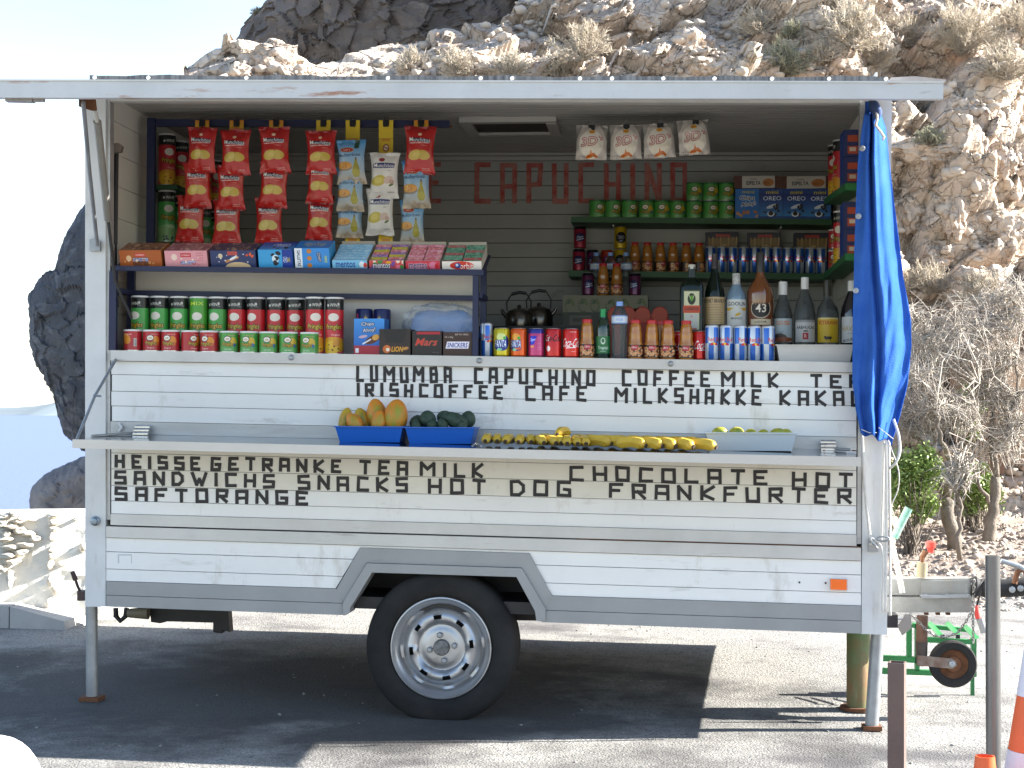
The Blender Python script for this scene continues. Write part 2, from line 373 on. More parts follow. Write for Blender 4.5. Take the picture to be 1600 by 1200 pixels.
stones = [(8, 806, 9, 4), (22, 802, 8, 5), (34, 809, 6, 4), (3, 818, 9, 6), (18, 822, 12, 5), (30, 829, 10, 6), (45, 834, 10, 5), (56, 841, 9, 4), (10, 833, 8, 5), (8, 842, 12, 5), (14, 855, 14, 4), (38, 851, 12, 4), (10, 868, 13, 5), (33, 863, 10, 5), (22, 876, 9, 4), (4, 888, 6, 6), (16, 905, 4, 13), (84, 805, 9, 4), (86, 816, 8, 4), (85, 826, 7, 4), (83, 838, 4, 7), (82, 858, 6, 5), (83, 869, 5, 5), (80, 882, 4, 8), (98, 880, 5, 4), (80, 908, 4, 7), (88, 921, 5, 8), (80, 940, 4, 7), (131, 855, 5, 8), (120, 810, 4, 3), (50, 812, 5, 3), (28, 815, 6, 3)]
for i, (px, py, rx, rz) in enumerate(stones):
    V, F = rockmesh((rx * S(WY) * 1.15, .045, rz * S(WY) * 1.1), i + 1, 2, rough=.7)
    c = P(px, py, WY - .1); c = P(px, py, WY + wally(c[0]) - .004); V = np.array(V) + c; mk('stone', V, F, stone_m, WALL)
# --- sea, island
seam = bpy.data.materials.new('sea'); seam.use_nodes = True; N, L = seam.node_tree.nodes, seam.node_tree.links; b = N['Principled BSDF']
b.inputs['Base Color'].default_value = (.125, .160, .285, 1); b.inputs['Specular IOR Level'].default_value = .12; b.inputs['Roughness'].default_value = .38; b.inputs['IOR'].default_value = 1.33
tc = N.new('ShaderNodeTexCoord'); mp = N.new('ShaderNodeMapping'); mp.inputs['Scale'].default_value = (.6, .18, 1); L.new(tc.outputs['Object'], mp.inputs[0])
nz = N.new('ShaderNodeTexNoise'); nz.inputs['Scale'].default_value = .5; nz.inputs['Detail'].default_value = 8; L.new(mp.outputs[0], nz.inputs['Vector'])
bp = N.new('ShaderNodeBump'); bp.inputs['Strength'].default_value = .5; bp.inputs['Distance'].default_value = 1.0; L.new(nz.outputs[0], bp.inputs['Height']); L.new(bp.outputs[0], b.inputs['Normal'])
mk('sea', [(-40000, 30, -70), (40000, 30, -70), (40000, 45000, -70), (-40000, 45000, -70)], [(0, 1, 2, 3)], seam, kind='structure')
isl = mat('distant island rock', (.17, .21, .23), .95, var=.2, vscale=.001)
V = []; F = []; nI = 80; D_I = 14000
for i in range(nI + 1):
    px = -260 + i * 7.0; hgt = 15 * math.exp(-((px - 55) / 34.0) ** 2) + 6 * math.exp(-((px - 10) / 50.0) ** 2) + 5 * math.exp(-((px - 120) / 80) ** 2) + 4 * math.exp(-((px + 120) / 70) ** 2)
    hgt *= 1 + .12 * mn.noise(Vector((px * .08, 0, 0)))
    a = P(px, 637.2, D_I); V += [(a[0], D_I, -72), (a[0], D_I + 900, -72 + max(hgt * D_I / FPX + 70, 1) * .85), (a[0], D_I + 3500, -72)]
for i in range(nI): F += [(i * 3, i * 3 + 3, i * 3 + 4, i * 3 + 1), (i * 3 + 1, i * 3 + 4, i * 3 + 5, i * 3 + 2)]
mk('island', V, F, isl, smooth=True, kind='structure')
# --- rocks
def rock_material(name, c1, c2, c3, red=(.30, .15, .09)):
    return mat(name, c1, .92, var=.1, vscale=1.3, col2=c2, spots=[(c3, 3.5, .52, .72, (1, 1, 1.6)), (red, .9, .60, .72, (1, 1, 1.4)), (tuple(k * .35 for k in c2), 16, .60, .72, (1, 1, 1))], bump=.6, bscale=22)
bluff_m = rock_material('brown grey bluff', (.17, .14, .12), (.11, .095, .09), (.26, .21, .17), (.20, .12, .08))
basalt_m = rock_material('blue grey basalt', (.085, .09, .10), (.055, .058, .068), (.16, .17, .19), (.10, .08, .07))
hill_m = rock_material('pale volcanic rock', (.56, .465, .375), (.40, .31, .245), (.64, .565, .48), (.42, .235, .14))
def crackle(m, sc_, dist, strength=.9):
    N, L = m.node_tree.nodes, m.node_tree.links; b = N['Principled BSDF']; prev = b.inputs['Normal'].links[0].from_socket
    tc = N.new('ShaderNodeTexCoord'); nz = N.new('ShaderNodeTexNoise'); nz.inputs['Scale'].default_value = sc_ * .8; nz.inputs['Detail'].default_value = 4; L.new(tc.outputs['Object'], nz.inputs['Vector'])
    mxv = N.new('ShaderNodeMix'); mxv.data_type = 'RGBA'; mxv.blend_type = 'LINEAR_LIGHT'; mxv.inputs[0].default_value = .22; L.new(tc.outputs['Object'], mxv.inputs[6]); L.new(nz.outputs['Color'], mxv.inputs[7])
    mp = N.new('ShaderNodeMapping'); mp.inputs['Rotation'].default_value = (.3, .5, .2); mp.inputs['Scale'].default_value = (1, 1, 1.7); L.new(mxv.outputs[2], mp.inputs[0])
    vo = N.new('ShaderNodeTexVoronoi'); vo.feature = 'DISTANCE_TO_EDGE'; vo.inputs['Scale'].default_value = sc_; L.new(mp.outputs[0], vo.inputs['Vector'])
    mr_ = N.new('ShaderNodeMapRange'); mr_.inputs[1].default_value = 0; mr_.inputs[2].default_value = .055; L.new(vo.outputs['Distance'], mr_.inputs[0])
    bp = N.new('ShaderNodeBump'); bp.inputs['Strength'].default_value = strength; bp.inputs['Distance'].default_value = dist; L.new(mr_.outputs[0], bp.inputs['Height']); L.new(prev, bp.inputs['Normal']); L.new(bp.outputs[0], b.inputs['Normal'])
crackle(hill_m, 1.7, .035); crackle(hill_m, 5.0, .012)
def crest(x):
    return float(np.interp(x, [-3.6, -2.2, -1.95, -1.76, -1.4, -1.1, -.73, -.28, -.1, .2, .4, .9, 1.6, 2.4, 3.4, 5, 8, 14, 20], [2.9, 3.8, 4.15, 4.35, 4.55, 4.55, 4.35, 4.6, 4.7, 4.75, 4.8, 5.1, 5.85, 7.0, 9.0, 11, 13, 15, 16]))
def hill_pt(x, t):
    # t 0..1 from foot to crest ; foot line at y 5
    if x < 1: xm = -.35 - 1.5 * t; x = 1 + (x - 1) * (1 - xm) / 4.6
    yb = float(np.interp(x, [-2, 1, 4, 7, 18], [3.3, 3.7, 5.0, 6.6, 12])) + .15 * math.sin(x * 1.1); zc = crest(x); zf = float(ground(x, 5)) - .1
    steep = float(np.interp(x, [-3, 0, 3, 6], [.95, 1.0, 1.15, 1.3]))
    z = zf + (zc - zf) * t; run = (zc - zf) / steep
    y = yb + run * (t + .10 * math.sin(2 * math.pi * t * 1.0 + x * .3))
    return Vector((x, y, z))
xs = np.concatenate([np.linspace(-3.6, 3.88, 330), np.linspace(3.9, 6.4, 190), np.linspace(6.44, 18, 90)]); ts = np.linspace(0, 1, 430)
V = []
for t in ts:
    for x in xs:
        p = hill_pt(x, t)
        big = .5 * abs(mn.noise(Vector((x * .7 + 3, p.y * .2, p.z * .25)))) + .25 * mn.noise(Vector((x * 1.3, 2, p.z * .8))) 
        pr = Vector((p.x * .9 + p.z * .35, p.y * .8, p.z * 1.25 - p.x * .35))
        n1 = blocky(pr, .95, .8, .10, .14) * .60; n2 = blocky(pr + Vector((7, 3, 1)), 2.1, .9, .10, .16) * .62; n3 = blocky(pr, 5.5, 1.0, .15, .1) * .45
        soft = max(0.0, min(1.0, (mn.noise(Vector((x * .5 + 40, p.z * .6, 1))) + .12) * 4))      # scree patches are smoother
        if p.z > 4.2 and x > 1.2: soft = max(soft, .55)
        n4 = (.24 * blocky(p, 17, 1.0, .2) if x < 6.6 else 0) * (.5 + .8 * soft)
        d = big + (n1 + n2) * (1 - .65 * soft) + n3 * (1 - .3 * soft) + n4
        fade = min(1, t * 12) * (1 - .55 * max(0, min(1, (t - .86) / .1)) * (1 if p.x < 1.2 else .3))
        V.append((p.x + d * .25 * fade, p.y - d * .85 * fade, p.z + d * .40 * fade))
nx_, nt_ = len(xs), len(ts)
F = [(j * nx_ + i, j * nx_ + i + 1, (j + 1) * nx_ + i + 1, (j + 1) * nx_ + i) for j in range(nt_ - 1) for i in range(nx_ - 1)]
# back side so that it is a solid hill
b0 = len(V)
for i in range(nx_): v = V[(nt_ - 1) * nx_ + i]; V.append((v[0], v[1] + 3.0, v[2] + (-.8 if v[0] < 1 else 1.5)))
for i in range(nx_): v = V[b0 + i]; V.append((v[0], v[1] + 6, -6))
for i in range(nx_ - 1): F += [((nt_ - 1) * nx_ + i, (nt_ - 1) * nx_ + i + 1, b0 + i + 1, b0 + i), (b0 + i, b0 + i + 1, b0 + nx_ + i + 1, b0 + nx_ + i)]
mk('hill', V, np.array(F), hill_m, kind='structure')
HV = np.array(V[:nx_ * nt_]).reshape(nt_, nx_, 3)
def hill_at(px, py):
    """nearest visible point of the hill along a photo pixel's sight line"""
    r = _F + _R2 * (px - 800) / FPX + _U2 * (600 - py) / FPX; o = np.array([CX, -DIST, CZ])
    w = HV - o; tt = w @ r / (r @ r); d = np.linalg.norm(w - tt[..., None] * r, axis=2); k = d < .05
    if not k.any(): j = np.unravel_index(np.argmin(d), d.shape); return HV[j]
    tt = np.where(k, tt, 1e9); j = np.unravel_index(np.argmin(tt), tt.shape); return HV[j]
def star_rock(name, outline, Y, depth, m, seed, label, cat='rock', nl=120, amp=.12, s=2.0):
    """outline measured in px at distance Y; a closed solid with real depth, rough all over"""
    pts = [P(x, y, Y) for x, y in outline]; c = np.mean(pts, 0)
    ang = [math.atan2(p[2] - c[2], p[0] - c[0]) for p in pts]; rad = [math.hypot(p[2] - c[2], p[0] - c[0]) for p in pts]
    o_ = np.argsort(ang); A = np.array(ang)[o_]; R_ = np.array(rad)[o_]; A = np.concatenate([A - 2 * math.pi, A, A + 2 * math.pi]); R_ = np.concatenate([R_] * 3)
    V = []; F = []; nb = nl // 2; sv = Vector((seed * 5.1, seed * 2.3, seed))
    for j in range(nb + 1):
        ph = math.pi * j / nb - math.pi / 2
        for i in range(nl):
            a = 2 * math.pi * i / nl - math.pi; r = float(np.interp(a, A, R_)) * (1 + .022 * mn.noise(Vector((a * 9, seed, 1))) + .016 * mn.noise(Vector((a * 30, seed, 2)))); cr = math.cos(ph) ** .8 if math.cos(ph) > 0 else 0
            p = Vector((c[0] + r * math.cos(a) * cr, c[1] + depth * math.sin(ph), c[2] + r * math.sin(a) * cr))
            n = Vector((math.cos(a) * math.cos(ph), math.sin(ph), math.sin(a) * math.cos(ph)))
            k = 1.0 if abs(math.cos(ph)) < .6 else .45
            d = amp * (blocky(p + sv, s, 1.3, .4) * s + .5 * blocky(p + sv, s * 2.6, 1.2, .3) * s * 2.6 + .3 * mn.noise((p + sv) * s * 5)) * k
            V.append(tuple(p + n * d))
    for j in range(nb):
        for i in range(nl): F.append((j * nl + i, j * nl + (i + 1) % nl, (j + 1) * nl + (i + 1) % nl, (j + 1) * nl + i))
    zmin = min(v[2] for v in V)
    return mk(name, V, F, m, None, loc=(c[0], c[1], zmin), label=label, cat=cat)
star_rock('sea_cliff', [(133, 330), (118, 358), (104, 385), (101, 420), (75, 432), (58, 450), (59, 500), (61, 550), (78, 590), (97, 620), (104, 650), (113, 684), (150, 712), (185, 780), (215, 900), (420, 900), (440, 600), (410, 380), (250, 250)], 17, 1.0, basalt_m, 1, 'dark blue grey overhanging sea cliff rising behind the left post of the trailer', 'cliff', 360, .06, 1.6)
star_rock('sea_rock', [(56, 800), (58, 760), (75, 742), (100, 728), (135, 714), (200, 700), (260, 730), (290, 820), (250, 880), (150, 900), (80, 880), (58, 840)], 15, .8, mat('brown black rock', (.13, .12, .125), .9, var=.3, vscale=3, col2=(.22, .20, .19), bump=.5, bscale=15), 2, 'low rounded dark rock just above the stone wall with sea behind it', 'rock', 120, .035, 1.8)
star_rock('rock_bluff', [(345, 135), (365, 95), (385, 66), (404, 46), (418, 32), (455, 20), (495, 10), (525, -25), (560, -60), (640, -110), (760, -120), (860, -80), (900, 0), (880, 90), (800, 180), (600, 200), (420, 190), (330, 160)], 13.5, 1.6, bluff_m, 5, 'shaded brown bluff with a dark overhang rising at the top left behind the roof', 'bluff', 420, .10, 1.5)
# boulders sitting on the lit ridge and the slope
def boulder(px, py, rpx, seed, label, m=hill_m, yo=-.1, asp=(1, .9, .8), rough=.9):
    c = hill_at(px, py); k = rpx * (DIST + c[1]) / FPX
    V, F = rockmesh((k * asp[0], k * asp[1], k * asp[2]), seed, 4, rough=rough)
    return mk('boulder', V, F, m, None, local=True, label=label, cat='boulder', group='boulders on the hillside') , c, k
BL = [(430, 92, 42, 'tan cracked boulder on the sunlit ridge, nearest the left end of the roof', (1, .8, .75)), (372, 105, 20, 'small jagged boulder at the far left end of the ridge', (1, .8, .8)),
      (1075, 60, 26, 'grey angular boulder above the middle right of the roof strip', (1, .8, .9)), (1105, 95, 24, 'bright boulder touching the roof line below the grey angular one', (1.4, .8, .6)), (1000, 30, 24, 'dark shaded boulder beside the dry bush high on the slope', (1, .8, .8)),
      (1465, 235, 34, 'grey flat slab jutting out right of the blue cloth top', (1.6, .7, .5)), (1500, 330, 34, 'tall pinkish boulder with a cracked face in the middle of the right slope', (.8, .6, 1.2)), (1570, 350, 30, 'tan boulder at the right edge of the frame below the grey slab', (1, .8, .9)),
      (1425, 330, 30, 'bright fractured boulder just right of the cloth', (1, .8, 1.1)), (1470, 395, 26, 'small brown boulder at the foot of the tall pinkish one', (1, .7, .8)), (1575, 250, 24, 'white sunlit boulder at the right edge near the dry scree', (.9, .8, 1.2))]
for i, (px, py, r, lb, asp) in enumerate(BL):
    o, c, k = boulder(px, py, r, i + 21, lb, asp=asp); o.location = Vector(c) + Vector((0, k * .25, 0)); o.rotation_euler = (0, 0, i * 1.3)
# brown flat rock face behind the bare trees
MB().prism([P(x, y, 6.6) for x, y in ((1482, 552), (1568, 548), (1572, 640), (1570, 740), (1500, 745), (1486, 650))][::-1], (.1, .6, 0)).obj('rock_slab', mat('brown rock face', (.26, .15, .10), .9, var=.3, vscale=5, bump=.4, bscale=12), None, loc=P(1525, 745, 6.9), label='brown upright rock slab behind the bare trees right of the trailer', cat='rock')
MB().prism([P(x, y, 6.9) for x, y in ((1570, 562), (1640, 556), (1650, 690), (1575, 690))][::-1], (.1, .7, 0)).obj('rock_slab', mat('sand rock face', (.62, .47, .32), .9, var=.15, vscale=4, bump=.3, bscale=12), None, loc=P(1610, 690, 7.2), label='sand coloured upright rock slab at the right edge behind the bare trees', cat='rock')
# embankment of soil at the foot of the hill
soil = mat('dry stony soil', (.38, .31, .25), .95, var=.2, vscale=3, col2=(.27, .21, .17), spots=[((.55, .50, .45), 40, .58, .66, (1, 1, 1)), ((.12, .09, .07), 25, .62, .72, (1, 1, 1))], bump=.7, bscale=45)
V = []; nx_, ny_ = 150, 60
ex = np.linspace(.2, 9, nx_); ey = np.linspace(3.3, 6.6, ny_)
for y in ey:
    for x in ex:
        t = (y - 3.3) / 3.3; z = ground(x, y) - .03 + .42 * (max(0, t - .12) ** 1.2) + .10 * mn.noise(Vector((x * 1.1, y * 1.4, 3))) * min(1, t * 3) + (.05 * blocky(Vector((x, y, 0)), 9) * 4 * min(1, t * 5))
        V.append((x, y, z))
EV = np.array(V).reshape(ny_, nx_, 3)
mk('embankment', V, [(j * nx_ + i, j * nx_ + i + 1, (j + 1) * nx_ + i + 1, (j + 1) * nx_ + i) for j in range(ny_ - 1) for i in range(nx_ - 1)], soil, kind='structure')
def soil_z(x, y):
    i = int(np.clip(round((x - .2) / (8.8) * (nx_ - 1)), 0, nx_ - 1)); j = int(np.clip(round((y - 3.3) / 3.3 * (ny_ - 1)), 0, ny_ - 1)); return max(EV[j, i, 2], float(ground(x, y)))
nx_s, ny_s = nx_, ny_
# loose stones: nobody could count them
def scatter(name, n, fn, m, r0, r1, seed):
    rg = random.Random(seed); base = []
    for k in range(6):
        bm = bmesh.new(); bmesh.ops.create_icosphere(bm, subdivisions=1, radius=1)
        for v in bm.verts: v.co *= 1 + rg.uniform(-.28, .28)
        base.append((np.array([v.co[:] for v in bm.verts]), np.array([[v.index for v in f.verts] for f in bm.faces]))); bm.free()
    VV = []; FF = []; o = 0
    for i in range(n):
        p = fn(rg)
        if p is None: continue
        bv, bf = base[rg.randrange(6)]; r = r0 * (r1 / r0) ** (rg.random() ** 2.2)
        a = rg.uniform(0, 6.28); R3 = np.array(Matrix.Rotation(a, 3, 'Z') @ Matrix.Rotation(rg.uniform(-.6, .6), 3, 'X'))
        VV.append((bv * [1, rg.uniform(.6, 1), rg.uniform(.4, .8)] * r) @ R3.T + np.array(p) + [0, 0, r * .2]); FF.append(bf + o); o += len(bv)
    return mk(name, np.concatenate(VV), np.concatenate(FF), m, kind='stuff')
def f_hill(rg):
    j, i = rg.randrange(6, nt_), rg.randrange(0, 470); p = HV[j, i]
    if mn.noise(Vector((p[0] * 1.2, p[2] * 1.2, 4))) < -.15: return None
    return p + [0, -.01, 0]
scatter('scree', 9000, f_hill, mat('scree stone', (.56, .48, .40), .95, var=.3, vscale=1.5), .012, .085, 4)
def f_emb(rg):
    x, y = rg.uniform(2.2, 7.5), 3.35 + 3.0 * rg.random(); return (x, y, soil_z(x, y))
scatter('gravel', 9000, f_emb, mat('gravel stone', (.42, .36, .31), .95, var=.35, vscale=2), .006, .034, 5)
def f_road(rg):
    x, y = rg.uniform(-3, 6), rg.uniform(-3, 3.5) if rg.random() < .5 else rg.uniform(1.6, 3.6); return (x, y, ground(x, y) - .001)
scatter('gravel', 2500, f_road, mat('road grit', (.30, .29, .27), .95, var=.35, vscale=2), .002, .010, 6)
def f_mound(rg):
    x, y = rg.gauss(5.1, .55), rg.gauss(4.1, .22); return (x, y, soil_z(x, y) + max(0, .22 - .45 * abs(x - 5.1) * .5 - .6 * abs(y - 4.1)) * rg.random())
scatter('gravel', 3500, f_mound, mat('gravel heap stone', (.50, .45, .40), .95, var=.35, vscale=2), .008, .03, 8)
# ================================================================== TRAILER
white = mat('weathered white paint', (.82, .825, .81), .42, var=.06, vscale=3, spots=[((.50, .46, .40), 3.2, .58, .80, (2, 1, .8)),((.42, .40, .36), 2.5, .60, .82, (1, 1, 5)), ((.5, .46, .38), 14, .68, .80, (1.5, 1, .6))], bump=.05, bscale=25)
white2 = mat('warm tinted white paint', (.78, .765, .69), .45, var=.07, vscale=2, spots=[((.52, .46, .36), 3.2, .58, .80, (2, 1, .8)),((.40, .36, .28), 3, .62, .85, (1, 1, 4))], bump=.05, bscale=25)
post_m = mat('chalky white post paint', (.66, .67, .67), .5, var=.10, vscale=5, spots=[((.40, .37, .32), 5, .58, .80, (3, 3, .5)), ((.33, .18, .09), 9, .74, .84, (1, 1, 1))], bump=.05)
alu = mat('weathered aluminium', (.52, .53, .53), .45, .35, var=.22, vscale=4, spots=[((.25, .23, .21), 6, .60, .78, (.6, 1, 4))], stretch=(.4, 1, 3), bump=.04)
alu_l = mat('light aluminium rail', (.62, .61, .58), .5, .15, var=.16, vscale=3, spots=[((.26, .22, .18), 4, .60, .76, (.7, 1, 6)), ((.35, .14, .06), 5, .70, .78, (.5, 1, 8))], bump=.04)
grey_m = mat('grey skirt paint', (.33, .335, .335), .5, var=.12, vscale=4, spots=[((.22, .21, .2), 4, .6, .8, (1, 1, 4))])
steel = mat('stainless steel top', (.42, .43, .45), .09, 1.0, var=.08, vscale=2, stretch=(.3, 4, 1))
steel_e = mat('brushed steel edge', (.47, .465, .47), .36, .8, var=.12, vscale=5, stretch=(.3, 1, 1))
galv = mat('galvanised steel', (.36, .38, .40), .45, .6, var=.25, vscale=9, bump=.05)
dark_s = mat('dark steel', (.035, .035, .038), .5, .4, var=.3)
black = mat('black rubber', (.018, .018, .02), .75, var=.3, vscale=20, bump=.05)
rubb = mat('ribbed rubber strip', (.05, .052, .058), .7, var=.75, vscale=60, col2=(.16, .16, .16), stretch=(1, .05, .02), bump=.4, bscale=60)
tyre_m = mat('worn tyre rubber', (.018, .018, .019), .9, spec=.25, var=.4, vscale=5, col2=(.032, .031, .03), bump=.1, bscale=60)
rim_m = mat('silver rim paint', (.42, .43, .45), .32, .7, var=.12, vscale=6, spots=[((.20, .16, .13), 8, .60, .80, (1, 1, 1))], bump=.06, bscale=9)
rust = mat('rusty steel', (.20, .085, .04), .85, .1, var=.5, vscale=14, bump=.25)
ink = mat('black hand paint', (.022, .02, .022), .5, var=.35, vscale=30)
redp = mat('thin red hand paint', (.42, .06, .045), .65, var=.25, vscale=18, col2=(.46, .20, .16))
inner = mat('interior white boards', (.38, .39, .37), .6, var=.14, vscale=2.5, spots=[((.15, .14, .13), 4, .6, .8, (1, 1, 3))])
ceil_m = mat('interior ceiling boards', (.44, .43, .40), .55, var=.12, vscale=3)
dark_in = mat('dark interior steel', (.05, .05, .055), .5)
amber = mat('amber lens', (.95, .17, .02), .25)
def yl(a, b): return lambda x: a + (b - a) * (x - 170) / 1160.0
def band(name, x0, x1, la, lb, Y0, Y1, m, par, gap=.45, **k):
    return slab(name, [(x0, la(x0) + gap), (x1, la(x1) + gap), (x1, lb(x1) - gap), (x0, lb(x0) - gap)][::-1], Y0, Y1, m, par, **k)
TR = empty('food_trailer', (1.67, 1.0, .02), 'white single axle snack trailer with raised hatch and hand painted menu words', 'trailer')
# posts
slab('corner_post', [(133, 948), (165, 948), (165, 152), (133, 152)], 0, .055, post_m, TR)
slab('corner_post', [(1346, 990.5), (1386, 992), (1393.5, 157), (1352, 157)], 0, .055, post_m, TR)
slab('post_channel', [(165.5, 812), (172, 812), (172, 152), (165.5, 152)], .012, .06, alu, TR)
slab('post_channel', [(1339, 850), (1345.6, 850), (1351, 157), (1344, 157)], .012, .06, alu, TR)
# sill beam with bolts
L0, L1 = yl(547, 566), yl(563.5, 582)
sill_beam = band('sill_beam', 172.4, 1338.6, L0, L1, -.02, .34, alu_l, TR, gap=.1)
for bx_ in (455, 749, 1048):
    c = P(bx_, L0(bx_) + 7, -.02); MB().lathe([(.0, -.002), (.012, -.002), (.012, .004), (.007, .008), (0, .009)], c, 10, axis='y').obj('bolt', galv, sill_beam, smooth=30)
# upper front panel
ls = [yl(563.9, 582.4), yl(585, 606), yl(611, 633.5), yl(634, 657.5), yl(658, 683)]
bk = band('panel_backing', 172.5, 1338.5, ls[0], yl(820, 856), .022, .03, dark_in, TR)
for i in range(4):
    band('front_slat', 174 + (i % 2), 1338, ls[i], ls[i + 1], .004, .020, white, TR, gap=.40)
band('groove_rail', 172.6, 1338.4, ls[4], yl(678, 703.5), -.006, .02, alu, TR, gap=.3)
# lower front panel
lw = [yl(679, 706), yl(707.5, 735), yl(732.5, 762), yl(758.5, 790), yl(782, 814), yl(802.5, 835)]
for i in range(5):
    band('front_slat', 174, 1338, lw[i], lw[i + 1], .004, .020, white2 if i < 3 else white, TR, gap=.40)  # warm slats below the counter: yellowish bounce light put into their colour
band('rail', 172.6, 1338.4, lw[5], yl(820.5, 853.5), -.004, .02, alu_l, TR, gap=.35)
band('belt_rail', 165.6, 1345.6, yl(822.3, 855.3), yl(840, 876), -.012, .02, alu_l, TR, gap=.3)
band('rust_line', 900, 1345, yl(820.4, 853.3), yl(822.4, 855.5), .0, .02, rust, TR, gap=.1)
# skirt with wheel arch
k0, k1, k2, k3 = yl(840.3, 876.5), yl(862, 898), yl(889, 926), yl(908, 946)
g1, g2 = yl(930, 970), yl(948.5, 990)
def archL(y): return 563 - (y - 856) * (37 / 62.0)          # outer edge of the arch band, left / right
def archR(y): return 827 + (y - 865) * (35 / 65.0)
def solve(fx, ly, x):
    for _ in range(8): x = fx(ly(x))
    return x
def skirt(name, la, lb, Y0, m, cut=None):
    fl = cut[0] if cut else archL; fr = cut[1] if cut else archR
    xa0, xa1 = solve(fl, la, 530), solve(fl, lb, 530); xb0, xb1 = solve(fr, la, 850), solve(fr, lb, 850); e = .45
    slab(name, [(166, la(166) + e), (xa0 - .6, la(xa0) + e), (xa1 - .6, lb(xa1) - e), (166, lb(166) - e)][::-1], Y0, .02, m, TR)
    slab(name, [(xb0 + .6, la(xb0) + e), (1345.4, la(1345) + e), (1345.4, lb(1345) - e), (xb1 + .6, lb(xb1) - e)][::-1], Y0, .02, m, TR)
x1a = solve(archL, k1, 560); x1b = solve(archR, k1, 830)
slab('skirt_slat', [(166, k0(166)), (1345.4, k0(1345)), (1345.4, k1(1345) - .5), (x1b + .5, k1(x1b) - .5), (827.4, 864.3), (563, 855.4), (x1a - .6, k1(x1a) - .5), (166, k1(166) - .5)][::-1], .002, .02, white, TR)
skirt('skirt_slat', k1, k2, .002, white); skirt('skirt_slat', k2, k3, .002, white)
skirt('bottom_rail', k3, g1, -.004, grey_m, (lambda y: 536, lambda y: 850))
lip = (lambda y: 540, lambda y: 846)
skirt('bottom_rail', g1, g2, -.006, grey_m, lip)
slab('arch_band', [(526, 920), (563, 856), (827, 865), (863, 932), (851, 950), (815, 887), (573, 879), (536.5, 940)], -.008, .02, grey_m, TR)
slab('arch_lip', [(536, 941), (573, 880), (815, 888), (852, 951), (852, 969), (848, 971.5), (838, 970), (836, 955), (807, 901.5), (581, 894.5), (547, 950), (546, 958), (541, 961), (536, 959)], -.020, .10, grey_m, TR)
# body shell
def zl(yL, yR, Y): return level(170, yL, 1330, yR, Y)
zb = zl(947, 989, 0); zt = zl(125, 127, 0)
X0, X1, YB = P(133.5, 700, 0)[0], P(1388, 700, 0)[0], 2.05
def shear_box(name, x0, x1, y0, y1, f0, f1, m, par=TR, **k):
    V = [(x0, y0, f0(x0)), (x1, y0, f0(x1)), (x1, y1, f0(x1)), (x0, y1, f0(x0)), (x0, y0, f1(x0)), (x1, y0, f1(x1)), (x1, y1, f1(x1)), (x0, y1, f1(x0))]
    return mk(name, V, [(0, 3, 2, 1), (4, 5, 6, 7), (0, 1, 5, 4), (1, 2, 6, 5), (2, 3, 7, 6), (3, 0, 4, 7)], m, par, **k)
off = lambda f, d: (lambda X: f(X) + d)
ceil_z = zl(242, 240, 1.75); ceil_z = off(ceil_z, .0)
roof_z = off(ceil_z, .013)
shear_box('floor', X0 + .05, X1 - .05, .06, YB, off(zb, .02), off(zb, .07), dark_s)
shear_box('side_wall', X0, X0 + .035, .056, YB, zb, roof_z, white)
shear_box('side_wall', X1 - .035, X1, .056, YB, zb, roof_z, white)
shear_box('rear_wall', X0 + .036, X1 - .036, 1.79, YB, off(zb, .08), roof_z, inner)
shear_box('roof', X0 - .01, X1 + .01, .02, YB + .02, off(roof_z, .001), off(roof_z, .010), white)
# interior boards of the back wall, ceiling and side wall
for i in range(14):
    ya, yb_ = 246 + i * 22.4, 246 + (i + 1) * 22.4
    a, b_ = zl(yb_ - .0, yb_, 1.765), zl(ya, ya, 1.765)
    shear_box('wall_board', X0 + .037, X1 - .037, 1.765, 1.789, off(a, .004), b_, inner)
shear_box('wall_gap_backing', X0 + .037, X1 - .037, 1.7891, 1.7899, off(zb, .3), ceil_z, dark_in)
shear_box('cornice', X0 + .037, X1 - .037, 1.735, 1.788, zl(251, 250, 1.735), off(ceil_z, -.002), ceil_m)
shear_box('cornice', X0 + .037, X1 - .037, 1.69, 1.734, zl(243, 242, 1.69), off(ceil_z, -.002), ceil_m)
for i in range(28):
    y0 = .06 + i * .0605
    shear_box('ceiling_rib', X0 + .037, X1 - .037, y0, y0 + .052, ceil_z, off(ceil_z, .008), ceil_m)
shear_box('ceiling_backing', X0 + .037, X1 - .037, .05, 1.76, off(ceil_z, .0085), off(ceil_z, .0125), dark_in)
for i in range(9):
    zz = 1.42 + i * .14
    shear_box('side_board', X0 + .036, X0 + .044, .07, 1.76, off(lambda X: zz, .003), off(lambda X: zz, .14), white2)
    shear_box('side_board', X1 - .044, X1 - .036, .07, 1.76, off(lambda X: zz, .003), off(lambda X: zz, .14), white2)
slab('head_rail', [(172, 158), (1344, 161), (1344, 150), (172, 148)], .0, .05, alu_l, TR)
# inner counter behind the sill
sill_z = level(170, 547, 1330, 566, -.02)
shear_box('inner_counter', X0 + .045, X1 - .045, .345, .75, off(sill_z, -.03), off(sill_z, -.002), dark_in)
